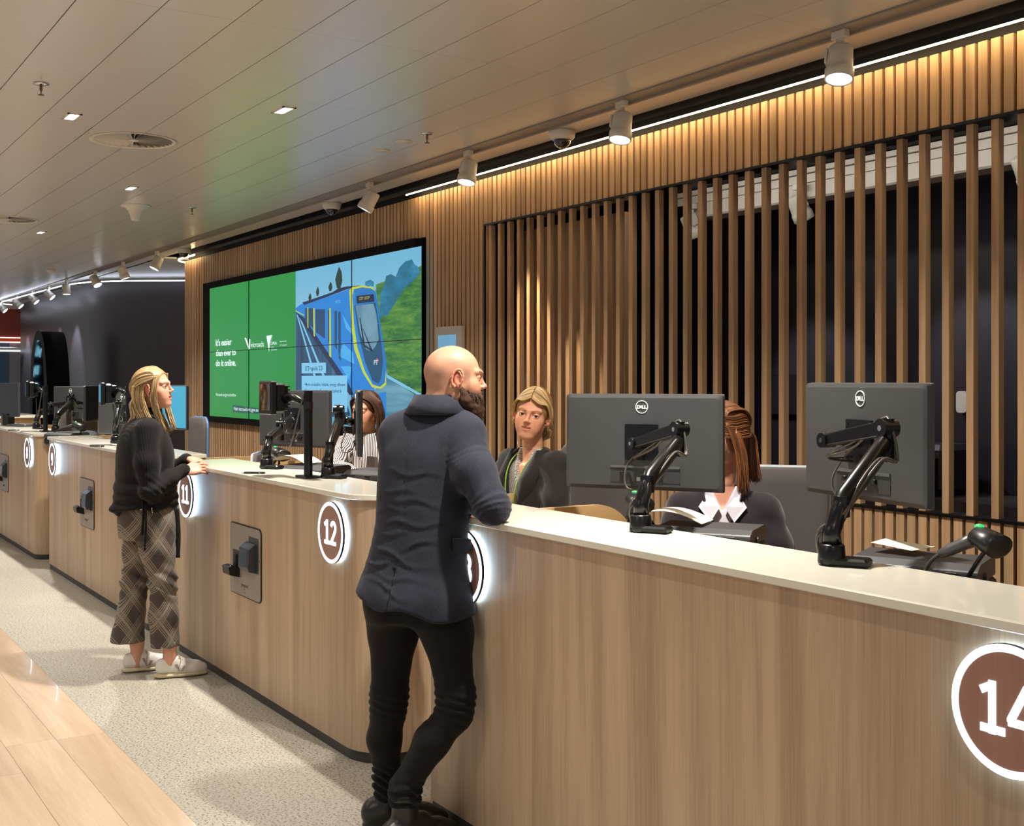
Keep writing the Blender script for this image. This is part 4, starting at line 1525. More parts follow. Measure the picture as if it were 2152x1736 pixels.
chair_at(1618, 1000, 4.70, 1.2, 'grey office chair behind the red haired woman, at the right', 0.75, seat_h=0.46, back_h=0.66)
chair_at(1195, 990, 5.65, 1.2, 'grey office chair behind the seated blonde woman', 0.35, seat_h=0.53, back_h=0.64)
chair_at(354, 920, 9.9, 1.2, 'grey office chair right of the standing woman, screen light painted blue on its rim', 0.0, seat_h=0.51, back_h=0.66, rim=plain('blue_rim', (96, 140, 190), 0.3))  # blue of the rim stands in for light from the screen
chair_at(150, 880, 13.2, 1.2, 'tan office chair behind the far left counter', 0.3, seat_h=0.54, back_h=0.62, rim=M_RIM, fabric=plain('tan_fabric', (128, 116, 88), 0.9))
chair_at(192, 890, 12.6, 1.2, 'pale framed chair seen edge on left of the standing woman', 1.9, seat_h=0.54, back_h=0.62, rim=plain('pale_green_rim', (160, 180, 160), 0.4))
chair_at(628, 960, 7.7, 1.2, 'office chair with light frame behind the wide monitor of the middle counter', 2.6, seat_h=0.45, back_h=0.56, fabric=plain('mauve_grey_fabric', (96, 88, 92), 0.9))
# ================================================================ VIDEO WALL
YS = 4.085
SO = V((SCX0, YS, SCZ0))
vw = thing('video_wall', 'large video wall with a green advert and a blue and yellow train picture', 'screen', SO)


def sm(layer=0):
    b = MB(); b.M = Matrix.Translation(-SO); b.layer = layer
    return b


fr = sm()
fr.box(SCX0 - 0.02, SCX1 + 0.0, YS, YW + 0.035, SCZ0, SCZ1)
fr.build('bezel_frame', plain('matte_bezel', (13, 13, 15), .75, spec=.12), vw)


def W(px, py):
    p_ = onY(px, py, YS)
    return (p_.x, p_.z)


SX0, SX1, SZ0, SZ1 = W(441, 700)[0], W(886, 700)[0], W(441, 874)[1], W(886, 517)[1]
SXM = (SX0 + SX1) / 2


def emis(name, build, strength=1.0):
    m = NT(name)
    m.base((0.005, 0.005, 0.005, 1)); m.set(Roughness=0.25)
    c = build(m)
    if hasattr(c, 'is_output'):
        m.l(c, m.b.inputs['Emission Color'])
    else:
        m.b.inputs['Emission Color'].default_value = c
    m.b.inputs['Emission Strength'].default_value = strength
    return m.m


def fl(name, rgb, s=1.0):
    return emis('screen_' + name, lambda m: srgb(*rgb), s)


def lay(k):
    return YS - 0.001 - 0.0006 * k


def poly(b, pts, k, conv=True):
    q = [W(*p) if conv else p for p in pts]
    q = [(min(max(x, SX0), SX1), min(max(z, SZ0), SZ1)) for x, z in q]
    n = len(q)
    # make the face look towards -y
    ar = sum(q[i][0] * q[(i + 1) % n][1] - q[(i + 1) % n][0] * q[i][1] for i in range(n))
    if ar < 0:
        q = q[::-1]
    b.add([(x, lay(k), z) for x, z in q], [tuple(range(n))], False)


b = sm(); poly(b, [(SX0, SZ0), (SXM, SZ0), (SXM, SZ1), (SX0, SZ1)], 0, False)
b.build('green_half', fl('green', (22, 140, 62), 1.0), vw)


def photo_bg(m):
    tc = m.n('ShaderNodeTexCoord'); sp = m.n('ShaderNodeSeparateXYZ'); m.l(tc.outputs['Object'], sp.inputs[0])
    return m.ramp(m.math('MULTIPLY', sp.outputs[2], 1 / (SZ1 - SZ0)), [(0.0, srgb(70, 150, 185)), (0.5, srgb(150, 200, 222)), (1.0, srgb(108, 178, 212))])


b = sm(); poly(b, [(SXM, SZ0), (SX1, SZ0), (SX1, SZ1), (SXM, SZ1)], 0, False)
b.build('picture_sky', emis('screen_sky', photo_bg, 1.0), vw)


def hill(m):
    vec = m.coords((1.0, 1.0, 5.5), (0, math.radians(-32), 0))
    n1 = m.noise(vec, 2.6, 5, 0.7, 0.4)
    return m.ramp(n1, [(0.28, srgb(26, 66, 44)), (0.45, srgb(50, 120, 56)), (0.60, srgb(96, 150, 62)), (0.78, srgb(160, 178, 84))])


def treeblue(m):
    n1 = m.noise(m.coords((1, 1, 2.5), (0, math.radians(-30), 0)), 4, 4, 0.6)
    return m.ramp(n1, [(0.3, srgb(20, 90, 100)), (0.55, srgb(30, 122, 160)), (0.75, srgb(60, 150, 196))])


b = sm(); poly(b, [(790, 598), (812, 590), (830, 585), (886, 558), (886, 840), (815, 790), (800, 700)], 1)
b.build('picture_hillside', emis('screen_hill', hill, 0.9), vw)
b = sm()
poly(b, [(798, 668), (800, 618), (808, 598), (812, 580), (822, 576), (832, 582), (840, 562), (852, 550), (866, 545), (872, 556), (878, 560), (884, 572), (872, 588), (850, 606), (832, 636), (815, 662)], 2)
poly(b, [(768, 600), (768, 592), (778, 588), (786, 592), (786, 602)], 2)
b.build('picture_trees', emis('screen_tree', treeblue, 0.9), vw)
dk = fl('dark_green', (24, 60, 56), .9)
b = sm()
for cx_, y0, y1, w_ in ((713, 560, 606, 9), (695, 592, 612, 5), (668, 602, 622, 4), (652, 616, 632, 4)):
    poly(b, [(cx_ - w_ * .5, y1), (cx_ - w_ * .9, y0 + (y1 - y0) * .6), (cx_ - w_ * .5, y0 + (y1 - y0) * .3), (cx_, y0), (cx_ + w_ * .6, y0 + (y1 - y0) * .25), (cx_ + w_ * .8, y0 + (y1 - y0) * .65), (cx_ + w_ * .3, y1)], 2)
b.build('picture_pines', dk, vw)
# track bed
def bed(m):
    n1 = m.noise(m.coords((6, 1, .6), (0, math.radians(28), 0)), 2, 3, 0.6)
    return m.ramp(n1, [(0.3, srgb(20, 52, 84)), (0.6, srgb(40, 92, 128)), (0.8, srgb(70, 120, 150))])


b = sm(); poly(b, [(622, 655), (660, 700), (730, 800), (730, 850), (738, 874), (622, 880)], 2)
b.build('picture_track_bed', emis('screen_bed', bed, .9), vw)
b = sm(); poly(b, [(812, 790), (886, 838), (886, 874), (830, 880), (740, 880)], 2)
b.build('picture_road', emis('screen_road', lambda m: m.ramp(m.noise(m.coords((.6, 1, 6), (0, math.radians(-33), 0)), 2, 3), [(0.3, srgb(60, 120, 150)), (0.7, srgb(120, 176, 196))]), .9), vw)
b = sm()
for q in ([(812, 786), (886, 828), (886, 834), (812, 793)], [(624, 662), (626, 660), (667, 800), (663, 802)], [(628, 664), (630, 662), (700, 830), (695, 832)]):
    poly(b, q, 3)
b.build('picture_rails', fl('rail', (120, 190, 225)), vw)
# train body
b = sm(); poly(b, [(622, 648), (632, 640), (700, 620), (728, 610), (742, 601), (748, 640), (790, 830), (812, 822), (813, 880), (760, 880), (725, 800), (704, 775), (640, 680), (622, 655)], 3)
b.build('train_side', fl('train_blue', (30, 128, 210)), vw)
b = sm()
poly(b, [(744, 604), (775, 600), (792, 610), (800, 680), (813, 760), (813, 805), (800, 816), (786, 810), (768, 760), (752, 690)], 4)
b.build('train_nose', fl('train_blue_front', (28, 116, 190)), vw)
b = sm()
for q in ([(622, 656), (640, 668), (730, 800), (745, 830), (735, 830), (704, 780), (640, 682)], [(636, 636), (700, 614), (712, 606), (730, 602), (758, 600), (758, 604), (735, 606), (712, 615), (640, 641)]):
    poly(b, q, 4)
b.build('train_underframe', fl('train_dark', (22, 40, 78)), vw)
b = sm()
for q in ([(642, 648), (660, 648), (660, 690), (642, 676)], [(664, 650), (684, 650), (684, 712), (664, 698)], [(690, 652), (693, 652), (693, 722), (690, 718)], [(704, 654), (709, 652), (709, 735), (704, 728)], [(712, 655), (717, 655), (717, 760), (712, 750)]):
    poly(b, q, 5)
b.build('train_windows', fl('train_window', (30, 72, 110)), vw)
b = sm()
for q in ([(735, 610), (742, 603), (762, 600), (782, 603), (790, 610), (796, 640), (790, 612), (780, 606), (762, 604), (744, 608), (741, 622), (745, 680), (752, 730), (768, 780), (784, 808), (800, 813), (810, 804), (812, 780), (813, 808), (802, 817), (783, 814), (764, 784), (746, 735), (740, 690), (736, 630)],
          [(647, 646), (649, 646), (649, 690), (647, 688)], [(659, 648), (662, 648), (663, 708), (660, 706)], [(693, 648), (696, 648), (697, 752), (693, 748)], [(622, 652), (640, 662), (640, 664), (622, 654)]):
    poly(b, q, 6)
b.build('train_yellow_lines', fl('yellow', (190, 205, 50)), vw)
b = sm()
poly(b, [(746, 642), (790, 636), (797, 680), (803, 728), (806, 760), (802, 795), (796, 806), (784, 800), (768, 760), (754, 700)], 5)
b.build('train_front_glass', fl('front_teal', (16, 78, 112)), vw)
b = sm()
poly(b, [(748, 642), (786, 638), (792, 660), (797, 712), (790, 728), (782, 738), (770, 734), (758, 700)], 6)
b.build('train_windscreen', emis('screen_shield', lambda m: m.ramp(m.noise(m.coords(), 4, 3), [(0.3, srgb(84, 128, 154)), (0.7, srgb(118, 158, 178))]), 1.0), vw)
b = sm()
for q in ([(757, 668), (759, 668), (768, 724), (786, 738), (785, 740), (765, 728)], [(763, 690), (765, 692), (784, 736), (781, 738)]):
    poly(b, q, 7)
poly(b, [(750, 622), (786, 618), (788, 634), (751, 638)], 6)
b.build('train_wipers', fl('wiper', (20, 40, 70)), vw)
b = sm()
for q in ([(720, 660), (744, 700), (742, 704), (728, 690)], [(722, 722), (742, 740), (746, 765), (712, 748)], [(717, 770), (740, 770), (735, 800)], [(790, 677), (797, 678), (797, 681), (790, 680)], [(785, 706), (792, 712), (792, 715), (785, 709)]):
    poly(b, q, 5)
b.build('train_livery_shards', fl('shard', (70, 170, 232)), vw)
# text on the screen


def stext(name, txt, px, py, hpx, wpx, mat, k=8, off=0.0, y=0.004):
    """left-bottom corner and size given on the flat screen"""
    x0, z0 = W(px, py)
    x1, _ = W(px + wpx, py)
    _, z1 = W(px, py - hpx)
    v_, f_ = text_geo(txt, 1.0, 0.0, off)
    mx = max(p[0] for p in v_); mn = min(p[0] for p in v_)
    s = (z1 - z0) / 0.73
    sx = (x1 - x0) / (mx - mn)
    bb = sm()
    bb.add([(x0 + (p[0] - mn) * sx, lay(k), z0 + p[1] * s) for p in v_], f_, False)
    return bb.build(name, mat, vw)


wt = fl('text_white', (228, 246, 244), 1.1)
nv = fl('text_navy', (26, 60, 110), 1.0)
lb = fl('text_box', (126, 196, 232), 1.0)
for i, (tx, wp_) in enumerate((("It's easier", 33), ('than ever to', 42), ('do it online.', 42))):
    stext('headline', tx, 454.5, 727 + i * 21.3, 13.5, wp_, wt, off=0.02)
stext('web_line', 'Vicroads.vic.gov.au/online', 454.5, 832, 6.5, 42, wt)
stext('footer_line', 'Visit vicroads.vic.gov.au', 492, 862, 7.5, 52, wt, k=9)
b = sm(); poly(b, [(490, 851), (545, 858), (545, 870), (490, 866)], 4)
b.build('footer_band', fl('band', (16, 84, 82)), vw)
stext('agency_word', 'vicroads', 528, 730, 11.5, 27.5, wt)
b = sm()
for q in ([(515, 710), (518, 710), (526, 731), (524, 735)], [(525, 712), (527, 713), (526, 733), (524, 733)]):
    poly(b, q, 8)
poly(b, [(561, 706), (573, 704), (568, 722), (566.5, 740), (564, 724)], 8)
b.build('agency_marks', wt, vw)
stext('state_word', 'ORIA', 570, 725, 7, 13, wt)
stext('state_line', 'State', 571.5, 730.5, 2.6, 5, wt)
stext('state_line', 'Government', 571.5, 736.5, 2.8, 11.5, wt)
stext('department_line', 'Department', 589, 719, 3.2, 14, wt)
stext('department_line', 'of Transport', 589, 727, 3.2, 15, wt)
b = sm(); poly(b, [(635, 763), (686, 762), (686, 784), (635, 785)], 7)
poly(b, [(635, 790), (731, 789), (731, 866), (635, 866)], 7)
b.build('caption_boxes', lb, vw)
stext('caption_title', "X'Trapolis 2.0", 642, 779, 9.5, 37, nv, off=0.01)
stext('caption_line', '• More accessible, reliable, energy efficient', 640, 810.5, 6.2, 87, nv, off=0.01)
stext('caption_line', '• Running on the Craigieburn, Upfield &', 640, 823.5, 6.2, 79, nv, off=0.01)
stext('destination', 'CITY LOOP', 756, 631, 6.5, 22, fl('dest_yellow', (190, 190, 60)), k=9)
stext('operator_word', 'METC', 706, 638, 7, 11, fl('metro_pale', (110, 180, 230)), k=8)
stext('operator_mark', 'PT', 787.5, 767, 11, 8, wt, k=9)
b = sm(); poly(b, [(793, 752), (798, 757), (794, 763), (793, 762), (796, 757.5), (792.5, 754)], 9)
b.build('operator_chevron', fl('pink', (225, 90, 110)), vw)
# seams between the panels
b = sm()
for k in (1, 2, 3):
    if k == 2:
        continue
    x = SX0 + (SX1 - SX0) * k / 4
    b.box(x - 0.003, x + 0.003, lay(10), YS, SZ0, SZ1)
x = SX0 + (SX1 - SX0) / 2
zm = (SZ0 + SZ1) / 2
b.box(SX0, SX1, lay(10), YS, zm - 0.003, zm + 0.003)
b.build('panel_seams', M_BLACK, vw)
# small white display right of the video wall
a = onY(915, 688, YW - 0.03); c_ = onY(970, 800, YW - 0.03)
t = thing('wall_display', 'small white framed display on the slats right of the video wall', 'display', (a.x, YW, 1.4))
b = MB(); b.cbox(((c_.x - a.x) / 2, -0.016, (a.z - 1.4) / 2), (c_.x - a.x, 0.03, a.z - 1.4), 0.004); b.build('frame', M_WPAINT, t)
b = MB(); w_ = c_.x - a.x; b.box(w_ * .12, w_ * .80, -0.033, -0.0315, 0.04, (a.z - 1.4) - 0.06)
b.build('screen', glow('pale_blue_screen', (110, 165, 200), 0.9), t)
# ================================================================ PEOPLE
def nrm(v):
    v = np.asarray(v, float)
    return v / np.linalg.norm(v)


class SDF:
    """smooth blend of round shapes on a grid, turned into one continuous skin"""

    def __init__(s, lo, hi, h):
        s.lo = np.array(lo, float); s.h = h
        s.n = np.ceil((np.array(hi, float) - s.lo) / h).astype(int) + 1
        s.F = np.full(s.n, 0.2, np.float32)

    def _blk(s, lo, hi, pad):
        a = np.maximum(0, np.floor((np.array(lo) - pad - s.lo) / s.h).astype(int))
        b = np.minimum(s.n, np.ceil((np.array(hi) + pad - s.lo) / s.h).astype(int) + 1)
        if np.any(b <= a):
            return None, None
        ax = [s.lo[i] + s.h * np.arange(a[i], b[i], dtype=np.float32) for i in range(3)]
        G = np.meshgrid(*ax, indexing='ij')
        return tuple(slice(a[i], b[i]) for i in range(3)), G

    def _mix(s, sl, d, k, op):
        F = s.F[sl]
        if op == 'add':
            h = np.clip(0.5 + 0.5 * (F - d) / k, 0, 1)
            s.F[sl] = F * (1 - h) + d * h - k * h * (1 - h)
        elif op == 'sub':
            d = -d
            h = np.clip(0.5 - 0.5 * (F - d) / k, 0, 1)
            s.F[sl] = F * (1 - h) + d * h + k * h * (1 - h)
        return s

    def cap(s, a, b, ra, rb=None, k=0.02, op='add', flat=None):
        rb = ra if rb is None else rb
        a, b = np.array(a, float), np.array(b, float)
        R = max(ra, rb)
        sl, G = s._blk(np.minimum(a, b) - R, np.maximum(a, b) + R, k * 1.6 + .01)
        if sl is None:
            return s
        d = b - a
        L2 = max(float(d @ d), 1e-12)
        P_ = [G[i] - a[i] for i in range(3)]
        t = np.clip((P_[0] * d[0] + P_[1] * d[1] + P_[2] * d[2]) / L2, 0, 1)
        Q = [P_[i] - d[i] * t for i in range(3)]
        if flat is not None:      # (axis, factor): squash along an axis
            ax, fa = nrm(flat[0]), flat[1]
            dt = Q[0] * ax[0] + Q[1] * ax[1] + Q[2] * ax[2]
            Q = [Q[i] + ax[i] * dt * (1 / fa - 1) for i in range(3)]
        dist = np.sqrt(Q[0] ** 2 + Q[1] ** 2 + Q[2] ** 2) - (ra + (rb - ra) * t)
        return s._mix(sl, dist.astype(np.float32), k, op)

    def chain(s, pts, rs_, k=0.02, flat=None):
        for i in range(len(pts) - 1):
            s.cap(pts[i], pts[i + 1], rs_[i], rs_[i + 1], k, 'add', flat)
        return s

    def ell(s, c, r, axes=None, k=0.02, op='add'):
        c = np.array(c, float); r = np.array(r if hasattr(r, '__len__') else (r, r, r), float)
        R = r.max()
        sl, G = s._blk(c - R, c + R, k * 1.6 + .01)
        if sl is None:
            return s
        P_ = [G[i] - c[i] for i in range(3)]
        if axes is not None:
            A = [nrm(a) for a in axes]
            P_ = [P_[0] * A[i][0] + P_[1] * A[i][1] + P_[2] * A[i][2] for i in range(3)]
        q0 = np.sqrt(sum((P_[i] / r[i]) ** 2 for i in range(3))) + 1e-6
        q1 = np.sqrt(sum((P_[i] / r[i] ** 2) ** 2 for i in range(3))) + 1e-6
        return s._mix(sl, (q0 * (q0 - 1) / q1).astype(np.float32), k, op)

    def loft(s, st, u, w, k=0.03, e=2.3, op='add'):
        """st: (centre, a, b) bottom to top; u = side axis, w = depth axis"""
        st = sorted(st, key=lambda q: q[0][2])
        C = np.array([q[0] for q in st], float)
        ab = np.array([[q[1], q[2]] for q in st], float)
        zz = C[:, 2]
        # smooth resample
        zf = np.linspace(zz[0], zz[-1], 60)

        def pc(y):
            m = np.gradient(y, zz)
            out = np.empty_like(zf)
            idx = np.clip(np.searchsorted(zz, zf) - 1, 0, len(zz) - 2)
            h = zz[idx + 1] - zz[idx]; t = (zf - zz[idx]) / h
            return (2 * t ** 3 - 3 * t ** 2 + 1) * y[idx] + (t ** 3 - 2 * t ** 2 + t) * h * m[idx] + (-2 * t ** 3 + 3 * t ** 2) * y[idx + 1] + (t ** 3 - t ** 2) * h * m[idx + 1]
        cx_, cy_, a_, b_ = pc(C[:, 0]), pc(C[:, 1]), pc(ab[:, 0]), pc(ab[:, 1])
        R = max(ab.max(), .05)
        lo = np.array([cx_.min() - R, cy_.min() - R, zz[0]]); hi = np.array([cx_.max() + R, cy_.max() + R, zz[-1]])
        sl, G = s._blk(lo, hi, k * 1.6 + .01)
        u, w = nrm(u), nrm(w)
        z = np.clip(G[2], zz[0], zz[-1])
        X = G[0] - np.interp(z, zf, cx_); Y = G[1] - np.interp(z, zf, cy_)
        A, B = np.interp(z, zf, a_), np.interp(z, zf, b_)
        pu, pw = np.abs(X * u[0] + Y * u[1]), np.abs(X * w[0] + Y * w[1])
        q = ((pu / A) ** e + (pw / B) ** e) ** (1 / e) + 1e-6
        d2 = (q - 1) * np.minimum(A, B) * (0.6 + 0.4 * np.hypot(pu, pw) / (q * np.minimum(A, B)))
        dz = np.abs(G[2] - z)
        d = np.where(dz > 0, np.sqrt(np.maximum(d2, 0) ** 2 + dz ** 2) + np.minimum(d2, 0) * 0, d2)
        d = np.where(dz > 0, np.maximum(d, dz), np.maximum(d2, np.maximum(zz[0] - G[2], G[2] - zz[-1])))
        return s._mix(sl, d.astype(np.float32), k, op)

    def disp(s, fn, band=0.03):
        """add a displacement fn(x,y,z) near the surface"""
        I = np.where(np.abs(s.F) < band)
        x, y, z = (s.lo[i] + s.h * I[i] for i in range(3))
        s.F[I] -= fn(x, y, z).astype(np.float32)
        return s

    def cut(s, fn):
        ax = [s.lo[i] + s.h * np.arange(s.n[i], dtype=np.float32) for i in range(3)]
        G = np.meshgrid(*ax, indexing='ij')
        s.F = np.maximum(s.F, fn(*G).astype(np.float32))
        return s

    def mesh(s):
        F = s.F.copy()
        F[0], F[-1] = 1, 1
        F[:, 0], F[:, -1] = 1, 1
        F[:, :, 0], F[:, :, -1] = 1, 1
        ins = F < 0
        nx, ny, nz = F.shape
        c = np.zeros((nx - 1, ny - 1, nz - 1), np.int8)
        for i in (0, 1):
            for j in (0, 1):
                for k in (0, 1):
                    c += ins[i:nx - 1 + i, j:ny - 1 + j, k:nz - 1 + k]
        act = (c > 0) & (c < 8)
        I = np.argwhere(act)
        idx = np.full(act.shape, -1, np.int64)
        idx[act] = np.arange(len(I))
        acc = np.zeros((len(I), 3)); cnt = np.zeros(len(I))
        cor = [(i, j, k) for i in (0, 1) for j in (0, 1) for k in (0, 1)]
        for a in cor:
            for ax in range(3):
                if a[ax]:
                    continue
                b = list(a); b[ax] = 1
                fa = F[I[:, 0] + a[0], I[:, 1] + a[1], I[:, 2] + a[2]]
                fb = F[I[:, 0] + b[0], I[:, 1] + b[1], I[:, 2] + b[2]]
                m_ = (fa < 0) != (fb < 0)
                t = fa[m_] / (fa[m_] - fb[m_])
                p = np.array(a, float)[None].repeat(m_.sum(), 0)
                p[:, ax] += t
                acc[m_] += p; cnt[m_] += 1
        vv = (I + acc / cnt[:, None]) * s.h + s.lo
        quads = []
        for ax in range(3):
            o1, o2 = [(1, 2), (2, 0), (0, 1)][ax]
            sl0 = [slice(None)] * 3; sl1 = [slice(None)] * 3
            sl0[ax] = slice(0, -1); sl1[ax] = slice(1, None)
            A, B = ins[tuple(sl0)], ins[tuple(sl1)]
            E_ = np.argwhere(A != B)
            E_ = E_[(E_[:, o1] > 0) & (E_[:, o2] > 0)]
            flip = A[E_[:, 0], E_[:, 1], E_[:, 2]]
            d1 = np.zeros(3, int); d1[o1] = 1
            d2 = np.zeros(3, int); d2[o2] = 1
            ok = np.all(E_ < np.array(act.shape), axis=1)
            E_, flip = E_[ok], flip[ok]
            q = [E_, E_ - d1, E_ - d1 - d2, E_ - d2]
            q = np.stack([idx[p[:, 0], p[:, 1], p[:, 2]] for p in q], 1)
            q[~flip] = q[~flip][:, ::-1]
            quads.append(q)
        Q = np.concatenate(quads)
        Q = Q[(Q >= 0).all(1)]
        return vv, Q


def np_obj(name, parts, mats, parent=None, loc=(0, 0, 0), smooth=2):
    """parts: (verts, quads, colour function or rgb, material index)"""
    V_, Q_, C_, M_ = [], [], [], []
    k = 0
    for v, q, col, mi in parts:
        for _ in range(smooth):   # a little relaxing keeps the skin even
            if len(q) == 0:
                break
            acc = np.zeros_like(v); cnt = np.zeros(len(v))
            for a in range(4):
                b = (a + 1) % 4
                np.add.at(acc, q[:, a], v[q[:, b]]); np.add.at(cnt, q[:, a], 1)
                np.add.at(acc, q[:, b], v[q[:, a]]); np.add.at(cnt, q[:, b], 1)
            v = v * 0.5 + acc / np.maximum(cnt, 1)[:, None] * 0.5
        c = col(v) if callable(col) else np.tile(np.array(srgb(*col)[:3]), (len(v), 1))
        V_.append(v - np.array(loc)); Q_.append(q + k); C_.append(c); M_.append(np.full(len(q), mi))
        k += len(v)
    V_, Q_, C_, M_ = map(np.concatenate, (V_, Q_, C_, M_))
    me = bpy.data.meshes.new(name)
    me.vertices.add(len(V_)); me.vertices.foreach_set('co', V_.astype(np.float32).ravel())
    me.loops.add(len(Q_) * 4); me.loops.foreach_set('vertex_index', Q_.astype(np.int32).ravel())
    me.polygons.add(len(Q_)); me.polygons.foreach_set('loop_start', np.arange(0, len(Q_) * 4, 4, dtype=np.int32))
    me.polygons.foreach_set('loop_total', np.full(len(Q_), 4, np.int32))
    for m_ in (mats if isinstance(mats, (list, tuple)) else [mats]):
        me.materials.append(m_)
    me.polygons.foreach_set('material_index', M_.astype(np.int32))
    me.polygons.foreach_set('use_smooth', np.ones(len(Q_), bool))
    ca_ = me.color_attributes.new('Col', 'FLOAT_COLOR', 'POINT')
    ca_.data.foreach_set('color', np.concatenate([C_, np.ones((len(C_), 1))], 1).astype(np.float32).ravel())
    me.update(calc_edges=True)
    me.validate()
    o = bpy.data.objects.new(name, me)
    return link(o, parent)


def xf(M_, v):
    A = np.array(M_)
    return v @ A[:3, :3].T + A[:3, 3]


def frame(origin, fwd, up=(0, 0, 1)):
    f = nrm(fwd); u = np.array(up, float)
    r = nrm(np.cross(f, u)); u = np.cross(r, f)
    M_ = Matrix.Identity(4)
    for i in range(3):
        M_[i][0], M_[i][1], M_[i][2], M_[i][3] = r[i], f[i], u[i], origin[i]
    return M_


def gs(p, c, r):
    """soft spot weight around c"""
    return np.exp(-(((p - np.array(c)) / np.array(r)) ** 2).sum(1))


def lerpc(base, col, w):
    w = np.clip(w, 0, 1)[:, None]
    return base * (1 - w) + np.array(srgb(*col)[:3]) * w


SKIN = vcol('skin', rough=0.48, spec=0.35, bumpscale=260, bump=0.06, sss=0.12)


